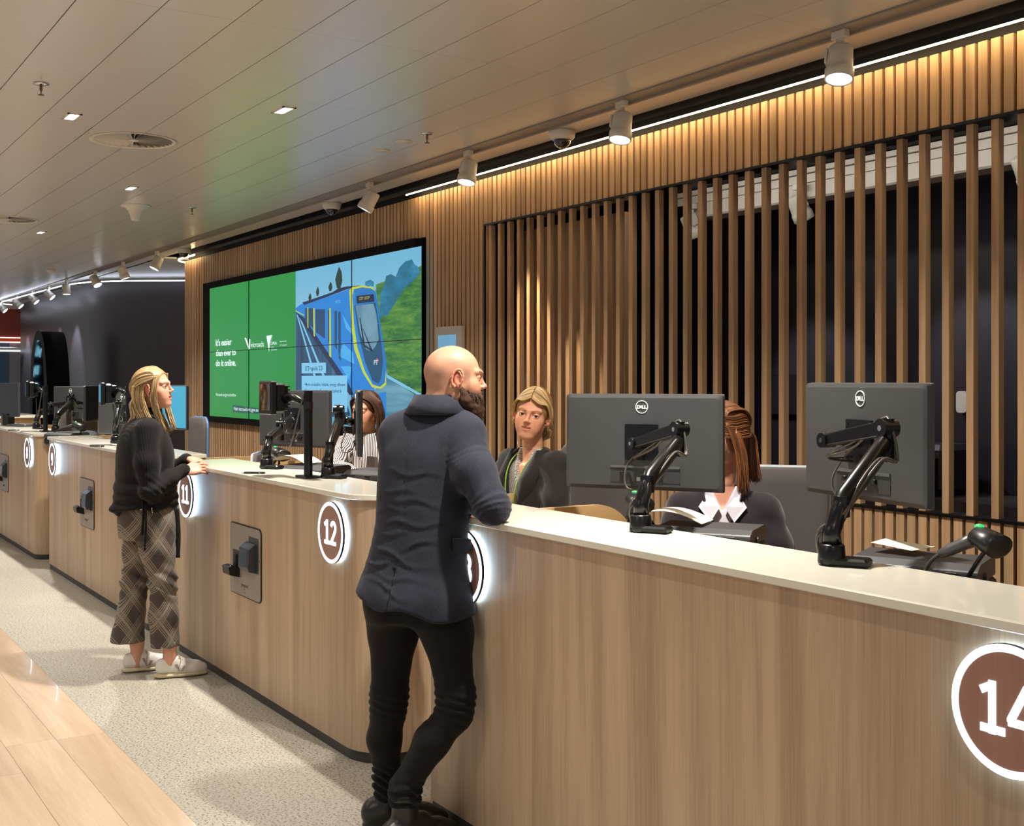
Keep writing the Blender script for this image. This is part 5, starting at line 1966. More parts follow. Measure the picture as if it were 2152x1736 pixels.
def head(M_, skin=(214, 160, 128), lips=(176, 96, 88), brow=(92, 64, 44), male=False, mouth=0.0, gaze=(0, 0), neck_to=None, neck_r=0.055,
         beard=None, stub=None, blush=0.25, h=0.0019, ears=True, lid=0.0052, smile=0.0):
    """one continuous skin for head and neck in its own frame, returned in world space. M_ places the middle of the head."""
    s = SDF((-0.105, -0.13, -0.24), (0.105, 0.145, 0.14), h)
    s.ell((0, -0.012, 0.030), (0.074, 0.097, 0.088))
    s.ell((0, -0.045, 0.02), (0.066, 0.060, 0.070), k=0.02)
    s.ell((0, 0.028, -0.030), (0.060, 0.064, 0.078), k=0.02)
    jw = 0.047 if male else 0.037
    cz_ = -.092 if male else -.086
    s.cap((jw, 0.0, -0.055), (0.018, 0.060, cz_), 0.018, 0.016, k=0.03)
    s.cap((-jw, 0.0, -0.055), (-0.018, 0.060, cz_), 0.018, 0.016, k=0.03)
    s.ell((0, 0.069, cz_), (0.020, 0.017, 0.017), k=0.02)
    for sx in (-1, 1):
        s.ell((sx * .037, .055, -.022), (.022, .020, .020), k=0.025)      # cheek bones
        s.ell((sx * .032, .060, -.050), (.020, .018, .022), k=0.02)
        s.cap((sx * .010, .088, .026), (sx * .045, .070, .028), .010 if male else .007, .006, k=.018)      # brow ridge
        s.ell((sx * .031, .094, .006), (.017, .013, .012), k=.012, op='sub')     # socket
        s.ell((sx * .031, .0735, .006), .0140, k=.004)                     # lids
    nf = 1.0 if male else .86
    s.cap((0, .087, .016), (0, .100 + .006 * nf, -.016), .0060 * nf, .0080 * nf, k=.012)
    s.ell((0, .108 if male else .1055, -.0195), (.0090 * nf, .0090, .0080 * nf), k=.006)
    for sx in (-1, 1):
        s.ell((sx * .0110 * nf, .0965, -.0235), (.0068 * nf, .0085, .0060 * nf), k=.006)
        s.ell((sx * .0054, .1025, -.0285), (.0028, .0040, .0022), k=.002, op='sub')
    s.ell((0, .076, -.052), (.026, .014, .022), k=.016)
    mo = mouth
    for sx in (-1, 1):
        s.cap((sx * .0235, .0815, -.0478 + smile), (sx * .010, .0885, -.0472), .0018, .0032, k=.005)
        s.cap((sx * .010, .0885, -.0472), (sx * .003, .0905, -.0458), .0032, .0036, k=.005)
        s.cap((sx * .0215, .0815, -.0500 - mo * .5 + smile), (sx * .008, .0870, -.0555 - mo), .0020, .0040, k=.005)
        s.cap((sx * .008, .0870, -.0555 - mo), (0, .0885, -.0565 - mo), .0040, .0046, k=.005)
        s.cap((0, .0955, -.0508 - mo / 2), (sx * .012, .0930, -.0510 - mo / 2), .0010 + mo * .50, .0009 + mo * .42, k=.0016, op='sub')
        s.cap((sx * .012, .0930, -.0510 - mo / 2), (sx * .0235, .0850, -.0484 - mo * .3 + smile), .0009 + mo * .42, .0008, k=.0016, op='sub')
    for sx in (-1, 1):      # eye opening
        s.ell((sx * .031, .0885, .0055), (.0135, .012, lid), k=.0015, op='sub')
        s.ell((sx * .027, .092, .0045), (.010, .010, lid * .8), k=.0015, op='sub')
    if ears:
        for sx in (-1, 1):
            X = sx * .077
            ax = [(1, 0, 0), (0, math.cos(.25), math.sin(.25)), (0, -math.sin(.25), math.cos(.25))]
            s.ell((sx * .073, -.003, -.005), (.010, .014, .026), k=.008)
            for k_ in range(11):      # rim of the ear as a chain
                a0, a1 = [math.radians(-75 + 27 * (k_ + q)) for q in (0, 1)]
                p_ = [(X + sx * (.004 + .006 * max(0, -math.cos(a))), -.006 - .019 * math.cos(a + .2) * -1 * -1, .0 + .031 * math.sin(a)) for a in (a0, a1)]
                s.cap(p_[0], p_[1], .0042, k=.003)
            s.ell((X + sx * .001, .004, -.029), (.006, .008, .010), k=.004)
            s.ell((X + sx * .009, -.005, -.003), (.008, .0095, .017), axes=ax, k=.003, op='sub')
            s.ell((X + sx * .002, .009, -.006), (.005, .005, .008), k=.004)
    iv = np.linalg.inv(np.array(M_))
    nt = (iv @ np.array(list(neck_to) + [1]))[:3] if neck_to is not None else np.array((0, -.03, -.2))
    nt = np.clip(nt, (-.09, -.12, -.22), (.09, .13, .1))
    s.cap((0, -.026, -.045), nt, neck_r, neck_r * 1.08, k=.03)
    v, q = s.mesh()
    # eyeballs are part of the same body mesh

    def col(w):
        p = (np.c_[w, np.ones(len(w))] @ iv.T)[:, :3]
        b = np.tile(np.array(srgb(*skin)[:3]), (len(p), 1))
        b = lerpc(b, (205, 110, 90), blush * (gs(p, (.045, .06, -.03), (.022, .03, .02)) + gs(p, (-.045, .06, -.03), (.022, .03, .02)) + gs(p, (0, .112, -.022), (.012, .014, .012))))
        if ears:
            b = lerpc(b, (205, 105, 85), .55 * (gs(p, (.083, -.005, 0), (.010, .03, .035)) + gs(p, (-.083, -.005, 0), (.010, .03, .035))))
        e_ = (p[:, 0] / .0235) ** 2 + ((p[:, 2] + .0515 + mo * .5 - smile * (p[:, 0] / .0235) ** 2) / (.0098 + mo * .6)) ** 2
        b = lerpc(b, lips, np.clip((1.05 - e_) * 3, 0, 1) * (p[:, 1] > .076) * .75)
        inner = (np.abs(p[:, 0]) < .019) & (p[:, 1] > .070) & (p[:, 1] < .0885) & (np.abs(p[:, 2] + .0510 + mo / 2) < .0012 + mo * .42)
        b = lerpc(b, (84, 36, 34), inner * 0.85)
        for sx in (-1, 1):
            x = sx * p[:, 0]
            zc = .0235 + .006 * np.sin(np.clip((x - .012) / .036, 0, 1) * PI * .8)
            bw = np.exp(-((p[:, 2] - zc) / (.0030 if male else .0021)) ** 2) * ((x > .012) & (x < .048) & (p[:, 1] > .05))
            b = lerpc(b, brow, bw * (.85 if not male else 1))
            lash = np.exp(-((p[:, 2] - .0055 - lid * np.sqrt(np.clip(1 - ((x - .031) / .0145) ** 2, 0, 1))) / .0014) ** 2) * (np.abs(x - .031) < .0155) * (p[:, 1] > .07)
            b = lerpc(b, (50, 32, 26), lash * .8)
        if stub is not None:
            w = 1 / (1 + np.exp(-((.060 - p[:, 2] - 0.35 * np.maximum(p[:, 1], 0)) / .010)))
            w *= (p[:, 1] < .045) & (p[:, 2] > -.12)
            n_ = np.sin(p[:, 0] * 90 + 2) * np.sin(p[:, 1] * 70) * np.sin(p[:, 2] * 80)
            w = w * (1 / (1 + np.exp(-((p[:, 2] + .055) / .012)))) * (.42 + .25 * n_)
            w *= 1 - np.clip(gs(p, (.08, -.003, -.005), (.02, .028, .036)) + gs(p, (-.08, -.003, -.005), (.02, .028, .036)), 0, 1)
            b = lerpc(b, stub, np.clip(w, 0, .7))
        if beard is not None:
            fr = np.clip((p[:, 1] + .01) / .03, 0, 1) * np.clip((-.030 - p[:, 2] + .25 * (.055 - p[:, 1]).clip(0)) / .02, 0, 1)
            b = lerpc(b, beard, fr * .9 * (p[:, 2] > -.125))
        return b
    v = xf(M_, v)
    parts = [(v, q, col, 0)]
    eb = []
    for sx in (-1, 1):
        c = np.array((sx * .031, .0735, .006))
        uu = np.linspace(0, PI, 17); vv = np.linspace(0, 2 * PI, 25)[:-1]
        g = nrm((gaze[0], 1, gaze[1]))
        r1 = nrm(np.cross(g, (0, 0, 1))); u1 = np.cross(r1, g)
        pts = np.array([c + .0122 * (g * math.cos(a) + (r1 * math.cos(b_) + u1 * math.sin(b_)) * math.sin(a)) for a in np.clip(uu, .02, PI - .02) for b_ in vv])
        qs = np.array([(i * 24 + j, i * 24 + (j + 1) % 24, (i + 1) * 24 + (j + 1) % 24, (i + 1) * 24 + j) for i in range(16) for j in range(24)])
        cc = np.zeros((len(pts), 3))
        ring_i = np.repeat(np.arange(17), 24)
        cc[:] = srgb(222, 214, 208)[:3]
        cc[ring_i <= 3] = srgb(70, 52, 40)[:3]
        cc[ring_i <= 1] = srgb(10, 8, 8)[:3]
        eb.append((xf(M_, pts), qs, (lambda c_: (lambda w: c_))(cc), 1))
    return parts, eb


EYE_M = vcol('eye', rough=0.08, spec=0.6)


def hand_parts(wrist, direction, palm_n, side, curl=0.35, scale=1.0, skin=(214, 160, 128), h=0.0016, spread=0.12, curls=None):
    """palm, four fingers and a thumb as one skin. palm_n points out of the palm, side=+1 right hand"""
    d = nrm(direction); n = nrm(np.array(palm_n) - d * np.dot(palm_n, d)); t = np.cross(d, n) * side
    # local frame: t thumb side, d fingers, n palm
    L = 0.115
    s = SDF((-.075, -.03, -.075), (.085, .20, .075), h)
    s.ell((0, .045, 0), (.040, .048, .0135), k=.01)
    s.cap((-.022, .01, 0), (-.026, .075, 0), .012, .0105, k=.014)
    s.cap((.018, .01, 0), (.026, .072, 0), .013, .0105, k=.014)
    s.cap((0, -.03, 0), (0, .02, 0), .022, .020, k=.015, flat=((0, 0, 1), .75))
    lens = (.070, .080, .075, .058)
    xs_ = (.029, .010, -.010, -.028)
    for i in range(4):
        cu = (curls[i] if curls else curl)
        p = np.array((xs_[i], .080 - .004 * abs(i - 1), 0.0)); a = .10
        r = (.0092, .0094, .0088, .0078)[i]
        sp = spread * (1.2 - i) * .35
        for j, fr in enumerate((.46, .30, .24)):
            a += cu * (.7, 1.1, .8)[j]
            q = p + np.array((math.sin(sp), math.cos(a) * math.cos(sp), math.sin(a))) * lens[i] * fr
            s.cap(p, q, r * (1, .93, .86)[j], r * (.93, .86, .74)[j], k=.004)
            p = q
    p0 = np.array((.024, .012, .006)); p1 = np.array((.046, .045, .014)); p2 = np.array((.056, .072, .018)); p3 = np.array((.060, .092, .018))
    s.chain([p0, p1, p2, p3], [.015, .0115, .0098, .008], k=.008)
    v, q = s.mesh()
    M_ = np.eye(4); M_[:3, 0] = t * scale; M_[:3, 1] = d * scale; M_[:3, 2] = n * scale; M_[:3, 3] = wrist
    if np.linalg.det(M_[:3, :3]) < 0:
        q = q[:, ::-1]
    iv = np.linalg.inv(M_)

    def col(w):
        p = (np.c_[w, np.ones(len(w))] @ iv.T)[:, :3]
        b = np.tile(np.array(srgb(*skin)[:3]), (len(p), 1))
        return lerpc(b, (225, 130, 112), .35 * np.clip((p[:, 1] - .09) / .06, 0, 1))
    return (xf(M_, v), q, col, 0)


def hair_mat(name, dark, light, rough=0.38):
    m_ = NT(name)
    at = m_.n('ShaderNodeAttribute', attribute_name='rnd')
    nz = m_.noise(m_.coords((1, 1, 1)), 40, 2)
    f = m_.math('ADD', m_.math('MULTIPLY', at.outputs['Fac'], .8), m_.math('MULTIPLY', nz, .2))
    m_.base(m_.ramp(f, [(0.1, srgb(*dark)), (0.9, srgb(*light))]))
    m_.set(Roughness=rough)
    m_.b.inputs['Specular IOR Level'].default_value = 0.5
    m_.b.inputs['Anisotropic'].default_value = 0.3
    MATS[name] = m_.m
    return m_.m


def strands(name, guides, mat, parent, loc, n=200, r=0.0016, jit=0.006, seed=1, M_=None, steps=5, wave=0.0, kinds=None):
    """guides: list of polylines with equal point counts; each strand blends two neighbouring guides"""
    rr = random.Random(seed)
    mb = MB()
    G_ = [[V(p) for p in g] for g in guides]
    A = M_ if M_ is not None else Matrix.Identity(4)
    for i in range(n):
        t = rr.random() * (len(G_) - 1)
        k = min(int(t), len(G_) - 2); f = t - k
        off = V((rr.gauss(0, 1), rr.gauss(0, 1), rr.gauss(0, 1))) * jit
        ph = rr.random() * 6.3
        pts = []
        m_ = len(G_[0])
        cut_ = 1 - rr.random() ** 3 * .25
        for j in range(m_):
            s_ = j / (m_ - 1)
            p = G_[k][j] * (1 - f) + G_[k + 1][j] * f + off * (0.35 + 0.9 * s_)
            p = p + V((math.sin(ph + s_ * 9), math.cos(ph * 1.7 + s_ * 8), 0)) * wave * s_
            pts.append(p)
        pts = curve_path(pts, steps)
        pts = pts[:max(4, int(len(pts) * cut_))]
        pts = [A @ p - V(loc) for p in pts]
        mb.value = rr.random()
        N = len(pts)
        mb.tube(pts, [r * (0.75 + 0.5 * math.sin(PI * min(1, (q + 1) / N * .9))) * (1 if q < N - 2 else .5) for q in range(N)], 4, caps=True)
    return mb.build(name, mat, parent)


def relax_obj(o):
    return o


def cloth(name, rgb, rough=0.85, weave=500, bump=0.25, var=0.12, sheen=0.15, extra=None):
    m_ = NT(name)
    vec = m_.coords()
    nz = m_.noise(vec, weave, 2)
    n2 = m_.noise(vec, 14, 3)
    c = srgb(*rgb)
    f = m_.math('ADD', m_.math('MULTIPLY', nz, .6), m_.math('MULTIPLY', n2, .4))
    base_ = m_.ramp(f, [(0.35, tuple(x * (1 - var) for x in c[:3]) + (1,)), (0.65, tuple(x * (1 + var) for x in c[:3]) + (1,))])
    m_.base(extra(m_, vec, base_) if extra else base_)
    m_.set(Roughness=rough)
    m_.b.inputs['Specular IOR Level'].default_value = 0.2
    m_.b.inputs['Sheen Weight'].default_value = sheen
    m_.bump(nz, bump, 0.001)
    MATS[name] = m_.m
    return m_.m
# ---------------------------------------------------------------- the bearded man at the nearest counter
NAVY = cloth('navy_wool', (37, 39, 50), weave=300, var=0.35, sheen=0.08)
BLACKC = cloth('black_denim', (20, 17, 18), weave=600, var=0.25, sheen=0.05)
BOOT = plain('black_leather', (24, 20, 19), 0.32, noise=0.2)
hipc = P(872, 1190, 4.16)
mo = V((hipc.x, hipc.y, 0))


def arr(v):
    return np.array((v.x, v.y, v.z))


LX = np.array((1., 0, 0)); LY = np.array((0, 1., 0))
MW = nrm(arr(CF) * math.cos(math.radians(25)) + arr(CR) * math.sin(math.radians(25)))      # the way his chest faces
MU = nrm(np.cross(MW, (0, 0, 1)))
hip = arr(hipc)
sh_c = arr(P(910, 905, 4.21))
# head: facing +Y, turned a little towards the camera side
hM = frame(P(956, 797, 4.22), (0.342, 0.94, -0.06), (-0.02, 0.06, 1))
neck_base = arr(P(918, 872, 4.21))
hp, eyes = head(hM, skin=(196, 140, 112), male=True, stub=(120, 98, 84), beard=(64, 42, 30), neck_to=neck_base, neck_r=0.063, gaze=(0.15, -.1), brow=(60, 42, 32), lips=(150, 90, 80))
rsh, lsh = arr(P(973, 922, 4.14)), arr(P(841, 918, 4.26))
rel = arr(P(1036, 1066, 3.985)); rwr = rel + arr(CF) * .225 - arr(CR) * .07
lel = arr(P(935, 1042, 4.46)); lwr = lel + arr(CR) * .0 + arr(CF) * .22
rhip, lhip = hip + MU * .088 + np.array((0, 0, -.03)), hip - MU * .088 + np.array((0, 0, -.03))
rkn, lkn = arr(P(958, 1474, 4.06)), arr(P(818, 1472, 4.22))
ran, lan = arr(P(851, 1690, 4.06)), arr(P(816, 1676, 4.26))
# hidden body under the clothes, joined with the head
b = SDF(hip + np.array((-.45, -.35, -.95)), hip + np.array((.45, .45, .74)), 0.009)
b.loft([(hip + (0, 0, -.08), .14, .10), (hip, .16, .11), (hip + (0, .0, .15), .14, .10), (sh_c + (0, -.02, -.12), .17, .11), (sh_c + (0, -.02, -.02), .15, .09)], MU, MW)
b.chain([sh_c + (0, -.02, -.03), neck_base], [.07, .058])
for s1, e1, w1 in ((rsh, rel, rwr), (lsh, lel, lwr)):
    b.chain([s1, e1, w1], [.045, .035, .024], k=.03)
for a1, k1, f1 in ((rhip, rkn, ran), (lhip, lkn, lan)):
    b.chain([a1, k1, f1, f1 + (0, 0, -.05)], [.06, .036, .022, .022], k=.02)
bv, bq = b.mesh()
hands = [hand_parts(rwr + (-.03, .005, .0), (-1, .25, -.05), (0, .1, -1), 1, 0.25, skin=(196, 140, 112)), hand_parts(lwr + (.03, .01, .012), (1, .3, -.08), (0, .1, -1), -1, 0.25, skin=(196, 140, 112))]
man = np_obj('person', hp + [(bv, bq, (196, 140, 112), 0)] + hands + eyes, [SKIN, EYE_M], None, arr(mo))
man.location = mo
tag(man, 'bald bearded man in a navy blazer leaning on the nearest counter', 'person')


def local(sdf, name, mat, rgb=(128, 128, 128), parent=man, o=mo, smooth=2):
    v, q = sdf.mesh()
    return np_obj(name, [(v, q, rgb, 0)], mat, parent, arr(o), smooth)


# blazer
j = SDF(hip + np.array((-.50, -.36, -.26)), hip + np.array((.50, .50, .70)), 0.0062)


def st(px, y, D, a, b_):
    return (arr(P(px, y, D)), a, b_)


j.loft([st(868, 1300, 4.15, .214, .178), st(870, 1250, 4.15, .204, .170), st(875, 1190, 4.16, .182, .142), st(886, 1110, 4.17, .168, .130), st(893, 1010, 4.19, .172, .128), st(900, 940, 4.20, .172, .118), st(908, 893, 4.21, .14, .092), st(918, 862, 4.21, .08, .068)], MU, MW, k=.03, e=2.35)
j.cap(sh_c - MU * .125 + (0, 0, -.012), sh_c + MU * .125 + (0, 0, -.012), .062, k=.06)
j.cap(neck_base - MU * .03, sh_c - MU * .13, .045, .055, k=.05)
j.cap(neck_base + MU * .03, sh_c + MU * .13, .045, .055, k=.05)
for s1, e1, w1 in ((rsh, rel, rwr), (lsh, lel, lwr)):
    m1 = s1 * .5 + e1 * .5 + np.array((0, -.012, .0))
    j.chain([s1 + (0, 0, -.01), m1, e1], [.077, .070, .058], k=.035)
    j.chain([e1, e1 * .5 + w1 * .5, w1], [.058, .050, .042], k=.02)
up_arm = nrm(rel - rsh)


def folds(x, y, z):
    p = np.stack([x, y, z], 1)
    lat = (p - hip) @ MU
    dep = (p - hip) @ MW
    o = np.zeros(len(x))
    back = np.clip((-dep - .02 + (z - hip[2]) * .12) / .06, 0, 1)
    darm = np.minimum(np.linalg.norm(np.cross(p - rsh, up_arm), axis=1) * (((p - rsh) @ up_arm) > -.03) + 9 * (((p - rsh) @ up_arm) <= -.03), 9)
    ta = (p - rsh) @ up_arm
    arm_ = (darm < .095) & (ta > .04) & (lat > .13)
    for dz, xx, sl_, am, wd in ((.33, .02, -.06, .0035, .10), (.27, -.05, -.05, .003, .09), (.235, .05, -.10, .003, .08), (.16, .02, -.02, .0045, .12), (.125, -.05, .05, .003, .09), (.055, -.03, -.32, .007, .10), (.02, -.09, .20, .0055, .08),
                                (-.02, .0, -.10, .004, .10), (-.055, -.02, -.35, .005, .07), (.09, .07, .25, .004, .06), (.20, -.07, .1, .003, .07)):
        d = z - hip[2] - dz - sl_ * (lat - xx) - .008 * np.sin(lat * 40 + dz * 50)
        o += am * (np.exp(-(d / .007) ** 2) - .7 * np.exp(-((d + .013) / .009) ** 2)) * np.exp(-((lat - xx) / wd) ** 2) * back * (~arm_)
    L_ = np.linalg.norm(rel - rsh)
    near = np.exp(-((ta - L_) / .06) ** 2) + .5 * np.exp(-((ta - .09) / .04) ** 2)
    o += .0035 * np.sin(ta * 170 + x * 50 + 5 * np.sin(z * 40)) * near * arm_
    o += .007 * np.sin(lat * 34 + .6) * np.clip((hip[2] + .02 - z) / .16, 0, 1)
    # centre back seam and vent
    o -= .003 * np.exp(-((lat - .012 * np.sin((z - hip[2]) * 8)) / .004) ** 2) * back
    o -= .012 * np.exp(-((lat + .004) / .005) ** 2) * back * (z < hip[2] + .01)
    # sleeve head seam
    dl = np.abs(lat - (.148 - .10 * np.clip((rsh[2] - z) / .2, 0, 1) ** 2 * -.3))
    o -= .004 * np.exp(-(dl / .0045) ** 2) * (z > rsh[2] - .14) * (z < rsh[2] + .08) * (dep < .05)
    return o


j.disp(folds, .03)
hemz = arr(P(870, 1274, 4.1))[2]
j.cut(lambda x, y, z: (hemz - .16 * ((x - hip[0]) * MU[0] + (y - hip[1]) * MU[1]) + .012 * np.sin(((x - hip[0]) * MU[0] + (y - hip[1]) * MU[1]) * 30)) - z)
jk = local(j, 'blazer', NAVY)
# collar
cl = MB()
nb = neck_base
rings_ = []
for i in range(25):
    a = -PI * .9 + (2 * PI * .9) * i / 24      # open at the front
    fx, fy = math.sin(a), -math.cos(a)
    cx_, cy_ = MU[0] * fx + MW[0] * fy, MU[1] * fx + MW[1] * fy
    dz = -.055 * max(0, fy)
    ctr = V((nb[0] + .010 * MW[0], nb[1] + .010 * MW[1], nb[2] + .034 + dz))
    def pt(rad, z):
        return ctr + V((cx_ * rad * 1.05, cy_ * rad * 1.0, z))
    rings_.append([pt(.082, -.030), pt(.074, .030), pt(.077, .038), pt(.083, .038), pt(.100, .006), pt(.120, -.026), pt(.112, -.032), pt(.092, -.012)])
cl.smooth = True
cl.rings([[p - mo for p in r] for r in rings_], smooth=True)
cl.build('collar', NAVY, jk)
# dark shirt collar
sc_ = MB()
rings_ = []
for i in range(25):
    a2 = 2 * PI * i / 25
    cx_, cy_ = math.cos(a2), math.sin(a2)
    ctr = V((nb[0], nb[1] + .014, nb[2] + .02 - .03 * max(0, cy_)))
    rings_.append([ctr + V((cx_ * r_, cy_ * r_ * 1.02, z_)) for r_, z_ in ((.074, -.03), (.0690, .052), (.072, .052), (.078, -.03))])
rings_.append(rings_[0])
sc_.rings([[p - mo for p in r] for r in rings_], False, False, smooth=True)
sc_.build('shirt_collar', plain('charcoal_shirt', (30, 28, 30), 0.8), man)
# pocket flap, follows the jacket side
pf = MB()
c0 = P(968, 1140, 4.02)
for (a, z_) in ():
    pass
u_ = (CR * .75 + V((0, 0, 0)) + CF * .35).normalized()
n_ = -CF
q0 = P(951, 1130, 4.045); q1 = P(990, 1133, 4.11); q2 = P(991, 1157, 4.11); q3 = P(952, 1159, 4.045)
o_ = -CF * .012
pf.add([q0 - mo, q1 - mo, q2 - mo, q3 - mo, q0 + o_ - mo, q1 + o_ - mo, q2 + o_ * .5 - mo, q3 + o_ * .5 - mo], [(0, 1, 2, 3), (7, 6, 5, 4), (0, 4, 5, 1), (1, 5, 6, 2), (2, 6, 7, 3), (3, 7, 4, 0)], False)
pf.build('pocket_flap', NAVY, jk, bevel=.002)
# trousers
t = SDF(hip + np.array((-.32, -.36, -.87)), hip + np.array((.32, .36, .12)), 0.0062)
t.loft([(hip - MW * .01 + (0, 0, -.18), .155, .115), (hip - MW * .01 + (0, 0, -.08), .160, .118), (hip + (0, 0, .05), .12, .10)], MU, MW, k=.04)
t.ell(hip + MU * .078 - MW * .045 + (0, 0, -.12), (.085, .08, .10), k=.05)
t.ell(hip - MU * .078 - MW * .045 + (0, 0, -.12), (.085, .08, .10), k=.05)
for hp_, kn, an, kr in ((rhip, rkn, ran, 1), (lhip, lkn, lan, -1)):
    mid = hp_ * .55 + kn * .45 + np.array((0, .008, 0))
    calf = kn * .62 + an * .38 + np.array((0, -.018, .0))
    t.chain([hp_ + (0, 0, -.04), mid, kn + (0, 0, .02)], [.098, .084, .062], k=.04)
    t.chain([kn + (0, 0, .02), kn + (0, -.004, -.04), calf, an + (0, 0, .06), an + (0, 0, .015)], [.064, .058, .058, .046, .050], k=.03)


def tf(x, y, z):
    o = np.zeros(len(x))
    p = np.stack([x, y, z], 1)
    for kn, an in ((rkn, ran), (lkn, lan)):
        w = np.exp(-((z - kn[2]) / .06) ** 2) * (np.hypot(x - kn[0], y - kn[1]) < .13)
        o += .0045 * np.sin(z * 230 + x * 30 + y * 60) * w
        w = np.exp(-((z - an[2] - .045) / .04) ** 2)
        o += .007 * np.sin(z * 210 + 40 * x + 3 * np.sin(y * 50)) * w
    return o


t.disp(tf, .03)
local(t, 'trousers', BLACKC)
# boots


def boot(name, an, toe_dir, label=None, mat=BOOT, o=mo, parent=man, L=.275, toe_up=0.0):
    d = nrm(toe_dir); ax = np.array((an[0], an[1], 0.0)); sd = np.cross(d, (0, 0, 1))
    s = SDF(ax + (-.3, -.3, -.002), ax + (.3, .3, .22), .0055)
    heel = ax - d * .055
    s.chain([ax + (0, 0, .19), ax + (0, 0, .08)], [.047, .044], k=.02)
    s.chain([heel + (0, 0, .045), ax + d * .05 + (0, 0, .050), ax + d * .13 + (0, 0, .036), ax + d * (L - .09) + (0, 0, .030 + toe_up)], [.038, .042, .040, .030], k=.035)
    s.cap(heel + (0, 0, .07), ax + d * .07 + (0, 0, .085), .036, .030, k=.03)
    s.chain([heel + (0, 0, .014), ax + d * .10 + (0, 0, .014), ax + d * (L - .09) + (0, 0, .014 + toe_up)], [.040, .044, .034], k=.012, flat=((0, 0, 1), .34))
    return local(s, name, mat, parent=parent, o=o)


boot('boot', ran, (-.10, 1, 0))
boot('boot', lan, (.42, .9, 0))
# beard: dense short strands growing from the jaw
BEARD = hair_mat('beard_brown', (38, 24, 16), (104, 70, 46), .6)
bm = SDF((-.09, -.03, -.19), (.09, .135, .03), .0028)
bm.chain([(-.062, .012, -.035), (-.054, .03, -.075), (-.03, .065, -.105), (0, .078, -.115), (.03, .065, -.105), (.054, .03, -.075), (.062, .012, -.035)], [.010, .021, .026, .030, .026, .021, .010], k=.02)
bm.cap((0, .070, -.10), (0, .066, -.150), .032, .020, k=.02)
bm.cap((-.026, .080, -.060), (0, .094, -.040), .010, .0085, k=.01)
bm.cap((.026, .080, -.060), (0, .094, -.040), .010, .0085, k=.01)
bm.disp(lambda x, y, z: 0.0015 * np.sin(x * 310 + z * 60) * np.sin(y * 280) + .001 * np.sin(z * 240 + x * 90), .02)
v, q = bm.mesh()
bd = np_obj('beard', [(xf(hM, v), q, (62, 40, 28), 0)], vcol('beard_base', .75, .2), man, arr(mo), 1)
rr = random.Random(4)
mb = MB()
for i in range(1500):
    a = rr.random() * PI
    sd_ = rr.choice((-1, 1))
    f = rr.random() ** .8
    x = sd_ * (.070 * (1 - f) + .0 * f) ; x = sd_ * .068 * math.cos(f * PI / 2) ** .7
    y = .012 + .082 * math.sin(f * PI / 2)
    z = -.030 - .075 * rr.random() * (.35 + .65 * f) - .02 * f
    p0 = V((x * rr.uniform(.8, 1), y * rr.uniform(.9, 1.02), z))
    dr = V((x * .25, .25 * y + .004, -.06)).normalized()
    Ln = rr.uniform(.014, .032) * (.45 + .75 * f)
    p1 = p0 + (dr + V((rr.gauss(0, .25), rr.gauss(0, .2), 0))) * Ln * .5
    p2 = p1 + (dr + V((-x * 2, 0, -.3)) + V((rr.gauss(0, .25), rr.gauss(0, .2), 0))) * Ln * .5
    mb.value = rr.random()
    mb.tube([hM @ p - mo for p in (p0, p1, p2)], [.0011, .0009, .0003], 3)
mb.build('beard_hair', BEARD, bd)
# ---------------------------------------------------------------- the standing woman
KNIT = cloth('black_rib_knit', (24, 21, 21), weave=700, bump=0.5, sheen=0.05)
_m = KNIT.node_tree


def rib(mat, scale, axis_rot=0.0, strength=.6, dist=.004):
    nt_ = mat.node_tree
    tc = nt_.nodes.new('ShaderNodeTexCoord'); mp = nt_.nodes.new('ShaderNodeMapping'); wv = nt_.nodes.new('ShaderNodeTexWave'); bp = nt_.nodes.new('ShaderNodeBump')
    mp.inputs['Rotation'].default_value = (0, 0, axis_rot)
    wv.inputs['Scale'].default_value = scale; wv.inputs['Distortion'].default_value = .6; wv.inputs['Detail'].default_value = 1
    bp.inputs['Strength'].default_value = strength; bp.inputs['Distance'].default_value = dist
    nt_.links.new(tc.outputs['Object'], mp.inputs[0]); nt_.links.new(mp.outputs[0], wv.inputs[0]); nt_.links.new(wv.outputs['Fac'], bp.inputs['Height'])
    nt_.links.new(bp.outputs[0], nt_.nodes['Principled BSDF'].inputs['Normal'])


rib(KNIT, 30, math.radians(78), .4, .0022)


